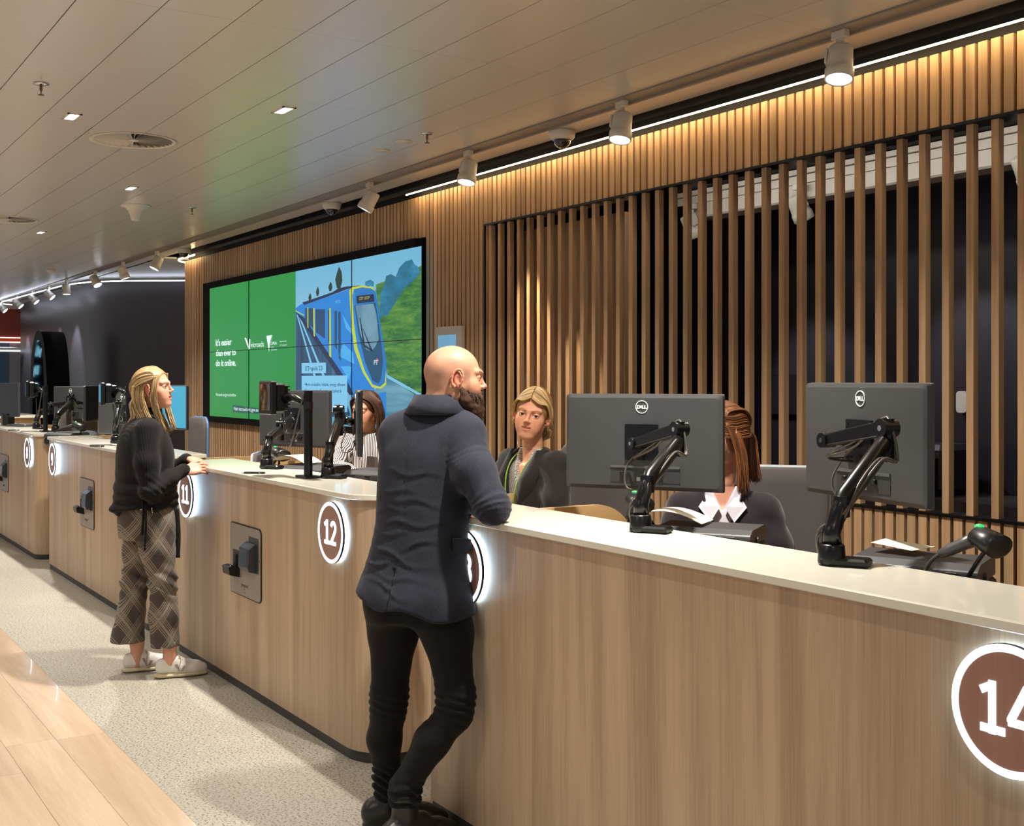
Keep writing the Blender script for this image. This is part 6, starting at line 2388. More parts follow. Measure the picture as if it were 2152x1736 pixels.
def plaid(m_, vec, base_):
    def lines(rot, scale, th):
        c = m_.coords((1, 1, 1), (0, 0, 0))
        mp = m_.n('ShaderNodeMapping'); mp.inputs['Rotation'].default_value = (math.radians(rot), 0, 0)
        m_.l(c, mp.inputs[0])
        w = m_.n('ShaderNodeTexWave', bands_direction='Z'); w.inputs['Scale'].default_value = scale; w.inputs['Distortion'].default_value = 0.0
        m_.l(mp.outputs[0], w.inputs[0])
        return m_.ramp(w.outputs['Fac'], [(th, (0, 0, 0, 1)), (min(.99, th + .1), (1, 1, 1, 1))])
    def band(rot, scale):
        c = m_.coords((1, 1, 1), (0, 0, 0))
        mp = m_.n('ShaderNodeMapping'); mp.inputs['Rotation'].default_value = (math.radians(rot), 0, 0)
        m_.l(c, mp.inputs[0])
        w = m_.n('ShaderNodeTexWave', bands_direction='Z', wave_profile='SIN'); w.inputs['Scale'].default_value = scale
        m_.l(mp.outputs[0], w.inputs[0])
        return m_.ramp(w.outputs['Fac'], [(.45, (0, 0, 0, 1)), (.5, (1, 1, 1, 1))])
    fine1 = lines(56, 35, .5)
    fine2 = lines(-56, 35, .5)
    b1, b2 = band(56, 2.6), band(-56, 2.6)
    sepa = lines(56, 2.6, .985); sepb = lines(-56, 2.6, .985)
    f = m_.mix(1.0, fine1, b1, 'MULTIPLY')
    g_ = m_.mix(1.0, fine2, b2, 'MULTIPLY')
    tot = m_.mix(1.0, m_.mix(1.0, f, g_, 'SCREEN'), m_.mix(1.0, sepa, sepb, 'SCREEN'), 'SCREEN')
    return m_.mix(m_.math('MULTIPLY', tot, .55), base_, srgb(160, 148, 130))


PLAID = cloth('plaid_trouser', (70, 62, 56), weave=600, extra=plaid, rough=.6, sheen=.1)
DW = 6.5
w_hip = arr(P(312, 1082, DW))
wo = V((w_hip[0], w_hip[1], 0))
w_sh = arr(P(300, 893, DW))
w_nb = arr(P(314, 872, DW))
SK2 = (208, 152, 128)
hM = frame(P(322, 818, DW), (0.60, 0.78, 0.11), (0, -.05, 1))
hp, eyes = head(hM, skin=SK2, lips=(184, 92, 88), mouth=0.008, smile=.002, neck_to=w_nb, neck_r=.046, gaze=(.1, .05), brow=(96, 68, 48), lid=.0058)
wrs, wls = w_sh + np.array((.155, -.02, -.01)), w_sh + np.array((-.155, .02, -.01))
wre, wrw = arr(P(316, 1034, 6.30)), arr(P(386, 988, 6.50))
wle, wlw = arr(P(336, 1012, 6.78)), arr(P(392, 966, 6.72))
wrh, wlh = w_hip + (.075, .0, -.02), w_hip + (-.075, .0, -.02)
wrk, wlk = arr(P(342, 1222, 6.42)), arr(P(284, 1222, 6.55))
wra, wla = arr(P(357, 1378, 6.42)), arr(P(288, 1378, 6.55))
b = SDF(w_hip + np.array((-.4, -.32, -.86)), w_hip + np.array((.4, .5, .58)), .009)
b.loft([(w_hip + (0, 0, -.08), .13, .10), (w_hip, .14, .10), (w_hip + (0, .0, .17), .11, .085), (w_sh + (0, 0, -.10), .14, .09), (w_sh + (0, 0, -.02), .12, .07)], LX, LY)
b.chain([w_sh, w_nb], [.055, .046])
for s1, e1, w1 in ((wrs, wre, wrw), (wls, wle, wlw)):
    b.chain([s1, e1, w1], [.036, .028, .022], k=.03)
for a1, k1, f1 in ((wrh, wrk, wra), (wlh, wlk, wla)):
    b.chain([a1, k1, f1 + (0, 0, .07), f1, f1 + (0, 0, -.04)], [.06, .042, .034, .030, .034], k=.03)
bv, bq = b.mesh()
hands = [hand_parts(wrw + (.0, .012, -.004), (.10, 1, .16), (-.75, .1, -.6), 1, .25, .92, SK2),
         hand_parts(wlw + (.01, .006, .008), (.42, .80, -.22), (-.1, -.1, -1), -1, .45, .92, SK2)]
woman = np_obj('person', hp + [(bv, bq, SK2, 0)] + hands + eyes, [SKIN, EYE_M], None, arr(wo))
woman.location = wo
tag(woman, 'standing blonde woman in a black jumper and checked trousers at the middle counter', 'person')
# jumper
j = SDF(w_hip + np.array((-.40, -.32, -.08)), w_hip + np.array((.42, .46, .60)), .0062)


def s2(px, y, a, b_, D=DW):
    return (arr(P(px, y, D)), a, b_)


j.loft([s2(306, 1066, .180, .168), s2(306, 1040, .188, .166), s2(304, 1000, .180, .150), s2(305, 950, .178, .148), s2(303, 915, .168, .125), s2(303, 893, .14, .095), s2(311, 876, .07, .06)], LX, LY, k=.03, e=2.2)
j.cap(w_sh + (-.13, 0, -.015), w_sh + (.13, 0, -.015), .052, k=.05)
for s1, e1, w1 in ((wrs, wre, wrw), (wls, wle, wlw)):
    m1 = s1 * .45 + e1 * .55 + np.array((0, -.01, 0))
    j.chain([s1 + (0, 0, -.01), m1, e1], [.060, .058, .054], k=.035)
    j.chain([e1, e1 * .45 + w1 * .55, w1 * .93 + e1 * .07, w1], [.054, .048, .034, .036], k=.018)
j.chain([w_nb + (0, .005, -.03), w_nb + (0, .012, .025)], [.066, .056], k=.02)
# gathered tail at the back of the jumper
j.ell(arr(P(252, 1070, 6.42)), (.05, .05, .035), k=.04)


def wf(x, y, z):
    o = np.zeros(len(x))
    for zz, am, fr in ((w_hip[2] + .05, .007, 60), (w_hip[2] + .16, .004, 40)):
        o += am * np.sin((z - .35 * (y - w_hip[1])) * fr * 2 + x * 9) * np.exp(-((z - zz) / .07) ** 2)
    p = np.stack([x, y, z], 1)
    for e1 in (wre, wle):
        o += .005 * np.sin(z * 160 + y * 120) * np.exp(-((p - e1) ** 2).sum(1) / .006)
    return o


j.disp(wf)
j.cut(lambda x, y, z: (w_hip[2] + .005 + .05 * (y - w_hip[1]) / .15) - z)


def local2(sdf, name, mat, parent, o, smooth=2, rgb=(128, 128, 128)):
    v, q = sdf.mesh()
    return np_obj(name, [(v, q, rgb, 0)], mat, parent, arr(o), smooth)


local2(j, 'jumper', KNIT, woman, wo)
# trousers with flared hems
t = SDF(w_hip + np.array((-.32, -.34, -.80)), w_hip + np.array((.34, .36, .12)), .0062)
t.loft([s2(311, 1130, .165, .150), s2(310, 1095, .170, .155), s2(311, 1062, .150, .150), s2(312, 1046, .140, .135)], LX, LY, k=.03)
for hp_, kn, an, hem, hr in ((wrh, wrk, wra, P(347, 1352, 6.42), .073), (wlh, wlk, wla, P(268, 1348, 6.55), .093)):
    hem = arr(hem)
    t.chain([hp_ + (0, 0, -.03), hp_ * .5 + kn * .5, kn, kn * .45 + hem * .55, hem], [.098, .088, .070, .073, hr], k=.035)


def wtf(x, y, z):
    o = .004 * np.sin(y * 90 + z * 14) * np.clip((w_hip[2] - .35 - z) / .2, 0, 1)
    for kn in (wrk, wlk):
        o += .004 * np.sin(z * 90 + y * 60) * np.exp(-((z - kn[2]) / .08) ** 2)
    return o


t.disp(wtf)
zc_ = arr(P(300, 1352, DW))[2]
for an, hem, hr in ((wra, arr(P(347, 1352, 6.42)), .073), (wla, arr(P(268, 1348, 6.55)), .093)):
    t.cap(hem + (0, 0, -.06), hem + (0, 0, .035), hr * .94, hr * .80, k=.004, op='sub')
t.cut(lambda x, y, z: zc_ - z)
tr_ = local2(t, 'trousers', PLAID, woman, wo)
for (a, b_) in (((294, 1071), (306, 1069)), ((318, 1066), (321, 1080))):
    zp = MB()
    zp.tube([P(a[0], a[1], 6.325) - wo, P(b_[0], b_[1], 6.335) - wo], .0035, 6)
    zp.build('pocket_zip', M_CHROME, tr_)
# tie belt hanging from the jumper
bl = MB()
for x0, y0, x1, y1, D_, w_ in ((300, 1040, 298, 1125, 6.30, .020), (305, 1042, 304, 1157, 6.31, .017), (371, 1068, 373, 1172, 6.46, .014)):
    a, c_ = P(x0, y0, D_) - wo, P(x1, y1, D_) - wo
    md = (a + c_) / 2 + CR * .006
    bl.tube(curve_path([a, md, c_], 6), w_, 8, flat=(1.0, .18) if D_ < 6.4 else (.2, 1.0))
bl.build('tie_belt', plain('black_ribbon', (16, 14, 15), .8), woman)
# trainers
SHW = plain('white_leather', (214, 208, 200), .35, noise=.03)
SOLE = plain('gum_cream_sole', (196, 184, 150), .6)


def trainer(an, toe_dir):
    d = nrm(toe_dir); ax = np.array((an[0], an[1], 0.0)); sd = np.cross(d, (0, 0, 1))
    s = SDF(ax + (-.26, -.26, 0.012), ax + (.26, .26, .14), .0036)
    heel = ax - d * .045
    s.chain([heel + (0, 0, .050), ax + d * .06 + (0, 0, .052), ax + d * .13 + (0, 0, .040), ax + d * .168 + (0, 0, .036)], [.030, .035, .037, .030], k=.03)
    s.chain([heel + (0, 0, .078), ax + d * .03 + (0, 0, .085)], [.026, .028], k=.02)
    s.cap(ax + d * .02 + (0, 0, .085), ax + d * .10 + (0, 0, .062), .026, .022, k=.02)
    s.cap(ax - d * .01 + (0, 0, .15), ax + (0, 0, .10), .034, .030, k=.006, op='sub')
    sh = local2(s, 'trainer', SHW, woman, wo)
    s = SDF(ax + (-.26, -.26, -.002), ax + (.26, .26, .05), .0036)
    s.chain([heel + (0, 0, .014), ax + d * .06 + (0, 0, .014), ax + d * .12 + (0, 0, .014), ax + d * .170 + (0, 0, .014)], [.040, .040, .043, .034], k=.02, flat=((0, 0, 1), .36))
    local2(s, 'sole', SOLE, sh, wo)
    O_ = V((ax[0], ax[1], 0)) - wo; D_ = V(d); S_ = V(sd)
    lc = MB()
    for k in range(5):
        c = O_ + D_ * (.045 + k * .018) + V((0, 0, .113 - k * .0095))
        lc.tube(curve_path([c - S_ * .026 - V((0, 0, .012)), c + V((0, 0, .002)), c + S_ * .026 - V((0, 0, .012))], 4), .0028, 5)
    lc.tube(curve_path([O_ + D_ * .04 + V((0, 0, .118)), O_ + D_ * .055 + S_ * .03 + V((0, 0, .10)), O_ + D_ * .04 + S_ * .042 + V((0, 0, .05))], 5), .0022, 5)
    lc.build('laces', plain('beige_lace', (176, 156, 136), .8), sh)
    v_ = MB()
    for sg in (1, -1):
        y_ = S_ * (.0440 * sg)
        for pts in ([(.022, .075), (.036, .075), (.050, .034), (.042, .034)], [(.052, .034), (.062, .034), (.078, .062), (.064, .062)]):
            q = [O_ + y_ + D_ * a + V((0, 0, z_)) for a, z_ in pts]
            q2 = [p - S_ * (.010 * sg) for p in q]
            v_.add(q + q2, [(0, 1, 2, 3), (7, 6, 5, 4), (0, 4, 5, 1), (1, 5, 6, 2), (2, 6, 7, 3), (3, 7, 4, 0)], False)
    v_.build('side_mark', plain('taupe_mark', (150, 132, 122), .6), sh)
    return sh


trainer(wra, (.18, 1, 0))
trainer(wla, (.12, 1, 0))
# hair
BLONDE = hair_mat('blonde_hair', (126, 94, 58), (236, 208, 158), .35)


def mir(g):
    return [(-x, y, z) for x, y, z in g]


hc = SDF((-.11, -.15, -.10), (.11, .12, .15), .0028)
hc.ell((0, -.014, .036), (.080, .102, .092)); hc.ell((0, -.05, .015), (.070, .066, .074), k=.02)
hc.ell((0, .105, -.012), (.086, .084, .096), k=.012, op='sub')
hc.ell((0, .02, -.10), (.085, .075, .075), k=.012, op='sub')
hc.disp(lambda x, y, z: .0004 * np.sin(np.arctan2(x, z + .02) * 70 + y * 20), .02)
v, q = hc.mesh()
hb_ = np_obj('hair', [(xf(hM, v), q, (168, 132, 88), 0)], vcol('hair_base', .45, .4), woman, arr(wo), 1)
A_ = [[(-.068, .056, .064), (-.083, .02, .050), (-.082, -.05, .028), (-.045, -.100, -.012), (-.005, -.114, -.036)]]
for x in (-.068, -.05, -.03, -.012, .008, .028, .048, .066):
    A_.append([(x, .066 - abs(x) * .25, .090 - abs(x) * .42), (x * 1.08, .02, .128 - abs(x) * .55), (x * 1.12, -.055, .107 - abs(x) * .4), (x * .8, -.108, .03), (x * .2, -.114, -.035)])
A_.append([(.068, .056, .064), (.083, .02, .050), (.082, -.05, .028), (.045, -.100, -.012), (.005, -.114, -.036)])
strands('hair_swept_back', A_, BLONDE, hb_, wo, n=900, r=.0012, jit=.0022, seed=2, M_=hM)
F_ = []
for q in (0, .012, .024):
    F_.append([(.060 + q * .2, .068 - q, .078), (.076, .054 - q, .030), (.081, .042 - q, -.05), (.078, .052 - q, -.14), (.070, .078 - q, -.245)])
Bk = []
for y0 in (-.018, -.034, -.05, -.068, -.084):
    Bk.append([(.079 + y0 * .1, y0, .030), (.089 + y0 * .15, y0 - .006, -.04), (.091 + y0 * .2, y0 + .004, -.11), (.088, y0 * .7 + .02, -.18), (.080, y0 * .5 + .045, -.250)])
for sg in (1, -1):
    mm = (lambda g: g) if sg == 1 else mir
    strands('front_lock', [mm(g) for g in F_], BLONDE, hb_, wo, n=130, r=.0012, jit=.004, seed=40 + sg, M_=hM, wave=.005)
    strands('loose_hair', [mm(g) for g in Bk], BLONDE, hb_, wo, n=420, r=.0013, jit=.005, seed=44 + sg, M_=hM, wave=.006)
T_ = []
for x, y in ((-.02, 0), (0, -.01), (.02, 0), (.03, .01)):
    T_.append([(x * .3, -.112, -.035), (x, -.128 + y, -.075), (x * 1.5, -.118 + y, -.13), (x * 1.8, -.125 + y * 2, -.18), (x * 2.2, -.145 + y * 2, -.235)])
strands('ponytail', T_, BLONDE, hb_, wo, n=255, r=.0012, jit=.006, seed=5, M_=hM, wave=.010)
tb = MB(); tb.lathe([(.010, -.008), (.014, -.004), (.014, .004), (.010, .008)], n=16, closed=True); tb.v = [tuple(hM @ V((a, b__ * .9 - .113, c_ - .036)) - wo) for a, b__, c_ in tb.v]
tb.build('hair_tie', M_BLACK, hb_)


# ---------------------------------------------------------------- seated women
def seated(label, hM, nb_, sh_c_, u, w, waist_z, half, depth, skin, headkw, arms, cloth_mat, top_name, opening=None, under=None, fold_amp=.004, sleeve=(.058, .050, .036), cut_to=None):
    o = V((sh_c_[0], sh_c_[1], 0.55))
    hp_, ey = head(hM, skin=skin, neck_to=nb_, **headkw)
    u, w = nrm(u), nrm(w)
    b = SDF(sh_c_ + np.array((-.5, -.5, -.62)), sh_c_ + np.array((.5, .5, .12)), .009)
    pel = sh_c_ * np.array((1, 1, 0)) + np.array((0, 0, .58)) + w * -.04
    b.loft([(pel, .15, .11), (pel + (0, 0, .16), .12, .095), (sh_c_ + (0, 0, -.12), half * .78, depth * .78), (sh_c_ + (0, 0, -.03), half * .65, depth * .6)], u, w)
    b.chain([sh_c_ + (0, 0, -.01), nb_], [.052, .045])
    for a in arms:
        b.chain(a, [.034, .028, .022], k=.03)
    # thighs and shins of the seated figure
    for s_ in (-1, 1):
        h0 = pel + u * (.09 * s_) + (0, 0, -.02); kn = h0 + w * .40 + (0, 0, .0)
        b.chain([h0, kn], [.07, .05], k=.04)
    bv_, bq_ = b.mesh()
    hands_ = [hand_parts(a[2], nrm(a[2] - a[1]) + np.array((0, 0, -.1)), (0, 0, -1), sgn, .35, .92, skin) for a, sgn in zip(arms, (1, -1))]
    p = np_obj('person', hp_ + [(bv_, bq_, skin, 0)] + hands_ + ey, [SKIN, EYE_M], None, arr(o))
    p.location = o
    tag(p, label, 'person')
    j = SDF(sh_c_ + np.array((-.5, -.5, -.60)), sh_c_ + np.array((.5, .5, .16)), .0068)
    j.loft([(pel + (0, 0, .0), .17, .13), (pel + (0, 0, .14), half * .86, depth * .95), (sh_c_ + (0, 0, -.15), half * .98, depth * 1.05), (sh_c_ + (0, 0, -.05), half * .92, depth * .86), (sh_c_ + (0, 0, .01), half * .6, depth * .6), (nb_ * .75 + sh_c_ * .25, .07, .062)], u, w, k=.03, e=2.2)
    j.cap(sh_c_ - u * (half * .8) + (0, 0, -.025), sh_c_ + u * (half * .8) + (0, 0, -.025), .052, k=.05)
    for a in arms:
        j.chain([a[0], a[0] * .45 + a[1] * .55, a[1]], [sleeve[0] + .004, sleeve[0], sleeve[1]], k=.035)
        j.chain([a[1], a[1] * .4 + a[2] * .6, a[2]], [sleeve[1], (sleeve[1] + sleeve[2]) / 2, sleeve[2]], k=.018)

    def ff(x, y, z):
        o_ = np.zeros(len(x))
        pp = np.stack([x, y, z], 1)
        for a in arms:
            for q_ in (a[1], a[0] + (0, 0, -.06)):
                o_ += fold_amp * np.sin(z * 120 + x * 60 - y * 50 + 4 * np.sin(x * 25)) * np.exp(-((pp - q_) ** 2).sum(1) / .006)
        return o_ + fold_amp * .5 * np.sin(z * 60 + x * 30 + y * 22)
    j.disp(ff)
    if opening is not None:
        j.cut(opening)
    top = local2(j, top_name, cloth_mat, p, o)
    if under is not None:
        k_ = SDF(sh_c_ + np.array((-.3, -.3, -.45)), sh_c_ + np.array((.3, .3, .14)), .0068)
        k_.loft([(pel + (0, 0, .10), half * .76, depth * .84), (sh_c_ + (0, 0, -.15), half * .84, depth * .93), (sh_c_ + (0, 0, -.05), half * .72, depth * .76), (sh_c_ + (0, 0, .0), half * .5, depth * .55), (nb_ * .8 + sh_c_ * .2, .058, .054)], u, w, k=.03)
        if cut_to is not None:
            k_.cut(cut_to)
        local2(k_, 'shirt', under, p, o)
    return p, o


# blonde woman in a dark blazer
def checks(m_, vec, base_):
    ck = m_.n('ShaderNodeTexChecker'); ck.inputs['Scale'].default_value = 300
    mp = m_.n('ShaderNodeMapping'); mp.inputs['Rotation'].default_value = (.6, .5, .7); m_.l(m_.coords(), mp.inputs[0]); m_.l(mp.outputs[0], ck.inputs[0])
    return m_.mix(ck.outputs['Fac'], srgb(40, 36, 36), srgb(214, 206, 196))


CHK = cloth('dogtooth_shirt', (200, 195, 190), extra=checks)
BLZ = cloth('charcoal_blazer', (36, 33, 32), weave=420, var=.25, sheen=.2)
SK3 = (216, 156, 122)
D3 = 5.32
fw3 = -CF * .95 - CR * .22 - UP * .05
hM = frame(P(1119, 872, D3), fw3, UP + CR * .20)
sh3 = arr(P(1122, 960, D3 + .03)); nb3 = arr(P(1119, 934, D3 + .03))
t3 = nrm(np.array((.10, -1, 0)))          # she faces the counter
u3 = np.array((t3[1], -t3[0], 0)) * -1
Ra, La = sh3 - u3 * .165 + (0, 0, -.03), sh3 + u3 * .165 + (0, 0, -.03)
arms = [[sh3 + u3 * .17 + (0, 0, -.035), sh3 + u3 * .23 + t3 * .08 + (0, 0, -.29), sh3 + u3 * .12 + t3 * .28 + (0, 0, -.36)],
        [sh3 - u3 * .17 + (0, 0, -.035), sh3 - u3 * .23 + t3 * .08 + (0, 0, -.29), sh3 - u3 * .12 + t3 * .28 + (0, 0, -.36)]]


def vneck(c, u, t, z0, slope, wmax=.075):
    """opening down the front: wedge that narrows downwards"""
    def fn(x, y, z):
        lat = (x - c[0]) * u[0] + (y - c[1]) * u[1]
        fr = (x - c[0]) * t[0] + (y - c[1]) * t[1]
        wd = np.clip((z - z0) * slope, -1, wmax)
        ins = np.minimum(wd - np.abs(lat), fr + .0)
        return ins * .8
    return fn


p3, o3 = seated('seated blonde woman in a charcoal blazer looking at the bearded man', hM, nb3, sh3, u3, t3, .8, .185, .115, SK3,
                dict(lips=(176, 90, 78), mouth=.0060, smile=.0050, neck_r=.043, gaze=(-.22, .02), brow=(110, 78, 50), blush=.3, lid=.0054), arms, BLZ, 'blazer',
                opening=vneck(sh3, u3, t3, sh3[2] - .34, .26, .075), under=CHK, cut_to=vneck(sh3, u3, t3, sh3[2] - .10, .35, .05))
# lapels
for sg in (-1, 1):
    L_ = MB(); L_.smooth = True
    rows = []
    for k in range(9):
        s_ = k / 8
        z_ = sh3[2] + .035 - .33 * s_
        lat = (.078 * (1 - s_) ** .8 + .006)
        wd = (.030 + .05 * math.sin(PI * min(1, s_ * 1.25)) ** 1.0) * (1 - .25 * s_)
        fr0 = .045 + .085 * min(1, s_ * 2.6) - .01 * s_
        a = V(sh3) * 1.0; a.z = z_
        i0 = a + V(u3) * sg * lat + V(t3) * (fr0 + .012)
        i1 = a + V(u3) * sg * (lat + wd * .5) + V(t3) * (fr0 + .008)
        i2 = a + V(u3) * sg * (lat + wd) + V(t3) * (fr0 - .014 - .02 * (1 - s_))
        rows.append([i0, i1, i2])
    n = 3
    v_ = [p - o3 for r in rows for p in r]
    v_ += [p - V(t3) * .006 - o3 for r in rows for p in r]
    f_ = []
    m9 = 27
    for i in range(8):
        for j_ in range(2):
            f_.append((i * 3 + j_, i * 3 + j_ + 1, (i + 1) * 3 + j_ + 1, (i + 1) * 3 + j_)); f_.append((m9 + (i + 1) * 3 + j_, m9 + (i + 1) * 3 + j_ + 1, m9 + i * 3 + j_ + 1, m9 + i * 3 + j_))
        f_.append((i * 3, (i + 1) * 3, m9 + (i + 1) * 3, m9 + i * 3)); f_.append((i * 3 + 2, m9 + i * 3 + 2, m9 + (i + 1) * 3 + 2, (i + 1) * 3 + 2))
    L_.add(v_, f_, True)
    L_.build('lapel', BLZ, p3)
ly = MB()
for sg in (-1, 1):
    pts = [V(sh3) + V(u3) * sg * .062 + V((0, 0, .04)), V(sh3) + V(u3) * sg * .06 + V(t3) * .085 + V((0, 0, -.02)), V(sh3) + V(u3) * sg * .04 + V(t3) * .132 + V((0, 0, -.12)), V(sh3) + V(u3) * sg * .008 + V(t3) * .138 + V((0, 0, -.27))]
    ly.tube([p - o3 for p in curve_path(pts, 6)], .0034, 6)
ly.build('lanyard', plain('lime_lanyard', (120, 160, 50), .6), p3)
nk = MB(); nk.tube([hM @ V((.048 * math.cos(a), -.02 + .058 * math.sin(a), -.125 - .03 * math.sin(a))) - o3 for a in [PI * k / 14 for k in range(15)]], .0009, 5)
nk.build('necklace', M_CHROME, p3)


def hair_cap(hM, parent, o, colr, front=(0, .085, -.015), fr=(.066, .062, .088), low=(.085, .075, .075), big=1.0, base='hair_base'):
    hc = SDF((-.12, -.15, -.14), (.12, .12, .15), .0028)
    hc.ell((0, -.014, .036), (.081 * big, .103, .094)); hc.ell((0, -.05, .015), (.071 * big, .068, .078), k=.02)
    hc.ell(front, fr, k=.012, op='sub')
    hc.ell((0, .02, -.10), low, k=.012, op='sub')
    hc.disp(lambda x, y, z: .0004 * np.sin(np.arctan2(x, z + .02) * 70 + y * 20), .02)
    v, q = hc.mesh()
    return np_obj('hair', [(xf(hM, v), q, colr, 0)], vcol(base, .45, .4), parent, arr(o), 1)


BLONDE2 = hair_mat('golden_hair', (120, 84, 44), (238, 204, 146), .35)
hb3 = hair_cap(hM, p3, o3, (164, 124, 74), front=(0, .112, -.022), fr=(.088, .088, .102))
for sg in (1, -1):
    A_ = []
    for y0, z0 in ((.090, .083), (.084, .094), (.070, .108), (.045, .122), (.015, .129), (-.02, .127), (-.055, .112)):
        A_.append([(sg * .003, y0, z0), (sg * .036, y0 * .93 + .002, z0 - .014 - .1 * max(0, y0 - .04)), (sg * .070, y0 * .55 + .012, .062 + .25 * (z0 - .1)), (sg * .0845, y0 * .3 - .004, .012), (sg * .080, -.035 + y0 * .15, -.045), (sg * .040, -.085, -.075)])
    strands('parted_hair', A_, BLONDE2, hb3, o3, n=561, r=.0012, jit=.0018, seed=11 + sg, M_=hM)
rr = random.Random(8)
bn = MB()
for k in range(60):
    a0 = rr.random() * 6.3; r0 = rr.uniform(.012, .034); tl = V((rr.gauss(0, 1), rr.gauss(0, 1), rr.gauss(0, 1))).normalized()
    e1 = tl.orthogonal().normalized(); e2 = tl.cross(e1)
    c = V((-.052, -.088, -.082))
    bn.value = rr.random()
    bn.tube([hM @ (c + e1 * math.cos(a0 + a) * r0 + e2 * math.sin(a0 + a) * r0) - o3 for a in [x_ * .45 for x_ in range(10)]], .0024, 5)
bn.build('loose_bun', BLONDE2, hb3)
fz = MB()
for k in range(40):
    sg = rr.choice((-1, 1)); y0 = rr.uniform(-.04, .06); z0 = rr.uniform(-.08, .06)
    p0 = V((sg * .080, y0, z0)); fz.value = rr.random()
    d_ = V((sg * rr.uniform(.2, 1), rr.uniform(-.4, .4), rr.uniform(-1, .2))).normalized() * rr.uniform(.01, .03)
    fz.tube([hM @ p - o3 for p in (p0, p0 + d_ * .6, p0 + d_ + V((0, 0, -.008)))], .00035, 3)
fz.build('flyaway_hair', BLONDE2, hb3)
er = MB()
for sg in (-1, 1):
    er.tube([hM @ V((sg * .083, -.002 + .011 * math.cos(a), -.048 + .014 * math.sin(a))) - o3 for a in [2 * PI * k / 16 for k in range(17)]], .0014, 6, caps=False)
er.build('hoop_earrings', plain('gold', (210, 170, 90), .25, metal=.9), p3)
th = MB()
th.tube([hM @ V((x_, .0835 - 12 * x_ * x_, -.0525 + 18 * x_ * x_)) - o3 for x_ in (-.014, -.007, 0, .007, .014)], .0030, 6)
th.build('teeth', plain('teeth', (226, 216, 204), .3), p3)

# red haired woman behind the large monitor
DK = cloth('dark_cardigan', (38, 32, 36), weave=500, var=.2, sheen=.25)
SHIRT = cloth('white_shirt', (196, 192, 200), weave=600, var=.04)
D4 = 4.66
hM = frame(P(1518, 912, D4), -CR * .78 - CF * .58 - UP * .22, UP - CR * .10)
sh4 = arr(P(1520, 1050, D4 + .02)); nb4 = arr(P(1518, 1012, D4 + .02))
t4 = nrm(arr(-CF * .96 - CR * .20)); u4 = nrm(np.cross(t4, (0, 0, 1)))
arms = [[sh4 + u4 * .165 + (0, 0, -.04), sh4 + u4 * .235 + t4 * .06 + (0, 0, -.27), sh4 + u4 * .16 + t4 * .28 + (0, 0, -.30)],
        [sh4 - u4 * .165 + (0, 0, -.04), sh4 - u4 * .235 + t4 * .06 + (0, 0, -.27), sh4 - u4 * .16 + t4 * .28 + (0, 0, -.30)]]
p4, o4 = seated('seated red haired woman in a dark cardigan behind the large monitor', hM, nb4, sh4, u4, t4, .7, .185, .115, (206, 150, 124),
                dict(neck_r=.045, lips=(170, 90, 80), gaze=(0, -.3)), arms, DK, 'cardigan', opening=vneck(sh4, u4, t4, sh4[2] - .15, .42, .07), under=SHIRT, cut_to=vneck(sh4, u4, t4, sh4[2] - .04, .5, .045))
cl = MB()
for sg in (-1, 1):
    a = V(sh4) + V((0, 0, .035)) + V(u4) * sg * .055 + V(t4) * .02
    q = [a, V(sh4) + V(t4) * .105 + V((0, 0, -.015)) + V(u4) * sg * .008, V(sh4) + V(t4) * .122 + V((0, 0, -.075)) + V(u4) * sg * .045, V(sh4) + V(t4) * .085 + V(u4) * sg * .092 + V((0, 0, -.02))]
    q2 = [p + V(t4) * .006 for p in q]
    cl.add([p - o4 for p in q + q2], [(3, 2, 1, 0), (4, 5, 6, 7), (0, 1, 5, 4), (1, 2, 6, 5), (2, 3, 7, 6), (3, 0, 4, 7)], False)
cl.build('shirt_collar', SHIRT, p4)
RED = hair_mat('auburn_hair', (62, 36, 22), (158, 102, 62), .36)
hb4 = hair_cap(hM, p4, o4, (104, 62, 38), big=1.02)
A_ = []
for x in (-.075, -.05, -.025, 0, .025, .05, .075):
    A_.append([(x, .070 - abs(x) * .35, .095 - abs(x) * .55), (x * 1.1, .02, .131 - abs(x) * .55), (x * 1.15, -.06, .108 - abs(x) * .4), (x * .8, -.112, .03), (x * .25, -.120, -.02)])
strands('hair_swept_back', A_, RED, hb4, o4, n=714, r=.0012, jit=.0022, seed=21, M_=hM)
for sg in (1, -1):
    B_ = []
    for z0, yb in ((.07, .02), (.04, .0), (.01, -.01), (-.02, -.03)):
        B_.append([(sg * .070, .055, z0 + .015), (sg * .085, .01, z0), (sg * .075, -.065, z0 - .01), (sg * .035, -.110, -.01), (0, -.122, -.02)])
    strands('side_hair', B_, RED, hb4, o4, n=255, r=.0012, jit=.003, seed=22 + sg, M_=hM)
sgn = -1
B_ = []
for y0 in (.045, .03, .015, .0):
    B_.append([(sgn * .078, y0, .05), (sgn * .088, y0 - .005, -.02), (sgn * .088, y0 - .01, -.09), (sgn * .085, y0 + .0, -.16), (sgn * .080, y0 + .01, -.235)])
strands('front_lock', B_, RED, hb4, o4, n=289, r=.0013, jit=.004, seed=25, M_=hM, wave=.003)
T_ = []
for x in (-.03, -.01, .01, .03):
    T_.append([(x * .4, -.118, -.015), (x * 1.0, -.140, -.05), (x * 1.2, -.130, -.11), (x * 1.2, -.115, -.17), (x * 1.3, -.11, -.23)])
strands('ponytail', T_, RED, hb4, o4, n=323, r=.0014, jit=.005, seed=26, M_=hM, wave=.004)


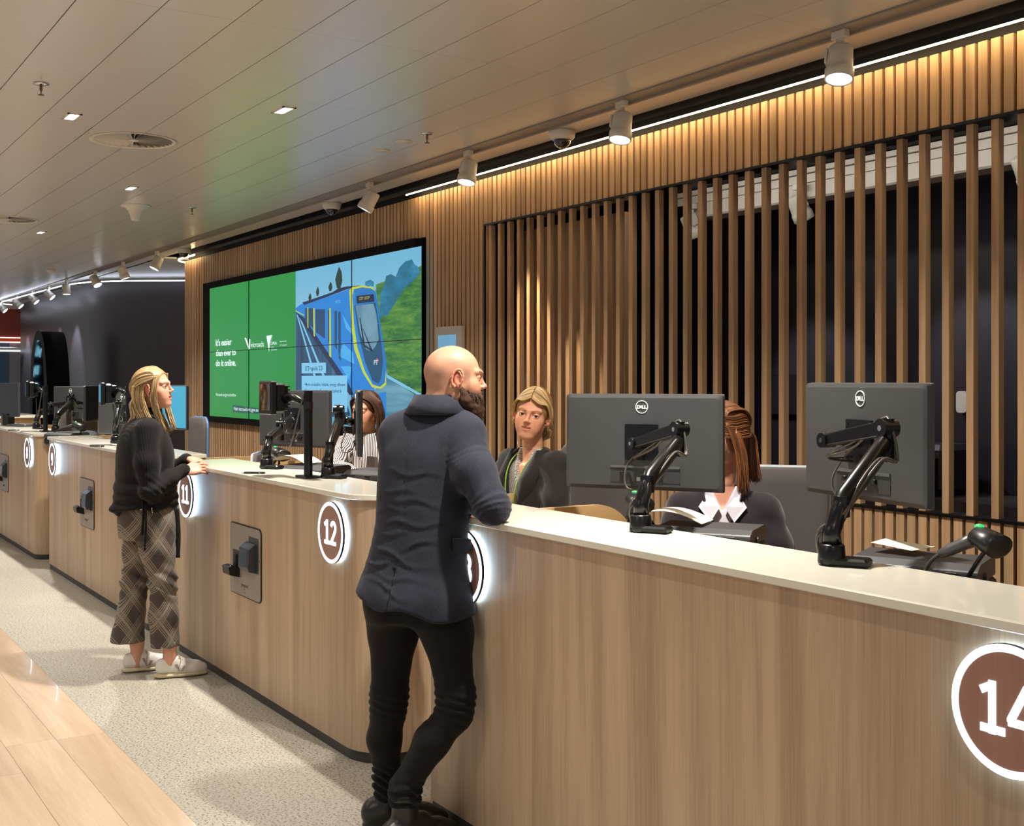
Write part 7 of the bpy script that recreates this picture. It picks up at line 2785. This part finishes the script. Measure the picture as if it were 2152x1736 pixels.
# woman in the striped shirt
def stripes(m_, vec, base_):
    mp = m_.n('ShaderNodeMapping'); mp.inputs['Rotation'].default_value = (0, .12, -(PI / 2 - ALPHA) + .15); m_.l(m_.coords(), mp.inputs[0])
    w = m_.n('ShaderNodeTexWave'); w.inputs['Scale'].default_value = 30; w.inputs['Distortion'].default_value = .35; w.inputs['Detail'].default_value = 1; w.inputs['Detail Scale'].default_value = .6
    m_.l(mp.outputs[0], w.inputs[0])
    return m_.mix(m_.ramp(w.outputs['Fac'], [(.42, (0, 0, 0, 1)), (.52, (1, 1, 1, 1))]), srgb(40, 34, 36), srgb(222, 212, 208))


STR = cloth('striped_shirt', (200, 195, 190), extra=stripes)
D5 = 7.35
hM = frame(P(770, 864, D5), -CF * .86 - CR * .48 - UP * .10, UP)
sh5 = arr(P(774, 925, D5 + .03)); nb5 = arr(P(772, 905, D5 + .02))
t5 = nrm(arr(-CF * .9 - CR * .45)); u5 = nrm(np.cross(t5, (0, 0, 1)))
arms = [[sh5 + u5 * .16 + (0, 0, -.03), arr(P(703, 985, D5 - .25)), arr(P(745, 996, D5 - .45))],
        [sh5 - u5 * .16 + (0, 0, -.03), sh5 - u5 * .20 + t5 * .05 + (0, 0, -.24), arr(P(790, 997, D5 - .45))]]
p5, o5 = seated('woman in a striped shirt half hidden by the edge on monitor', hM, nb5, sh5, u5, t5, .7, .18, .115, (205, 150, 118),
                dict(neck_r=.044, lips=(160, 84, 72), gaze=(0, -.5), lid=.002, brow=(60, 38, 28)), arms, STR, 'striped_shirt_top', sleeve=(.062, .058, .040), fold_amp=.006)
BRN = hair_mat('brown_hair', (40, 28, 24), (104, 72, 56), .4)
hb5 = hair_cap(hM, p5, o5, (84, 50, 36), base='hair_base')
for sg in (1, -1):
    A_ = []
    for y0, z0 in ((.080, .098), (.060, .112), (.035, .124), (.005, .129), (-.03, .125), (-.07, .100), (-.10, .06)):
        A_.append([(sg * .003, y0, z0), (sg * .04, y0 * .9, z0 - .012), (sg * .080, y0 * .5 + .01, .06), (sg * .094, y0 * .4 - .008, -.01), (sg * .092, y0 * .4 - .01, -.08), (sg * .084, y0 * .5 - .005, -.16)])
    strands('long_hair', A_, BRN, hb5, o5, n=561, r=.0014, jit=.003, seed=31 + sg, M_=hM, wave=.003)
er = MB()
er.ball(hM @ V((-.081, .004, -.036)) - o5, .004)
er.build('earring', M_CHROME, p5)
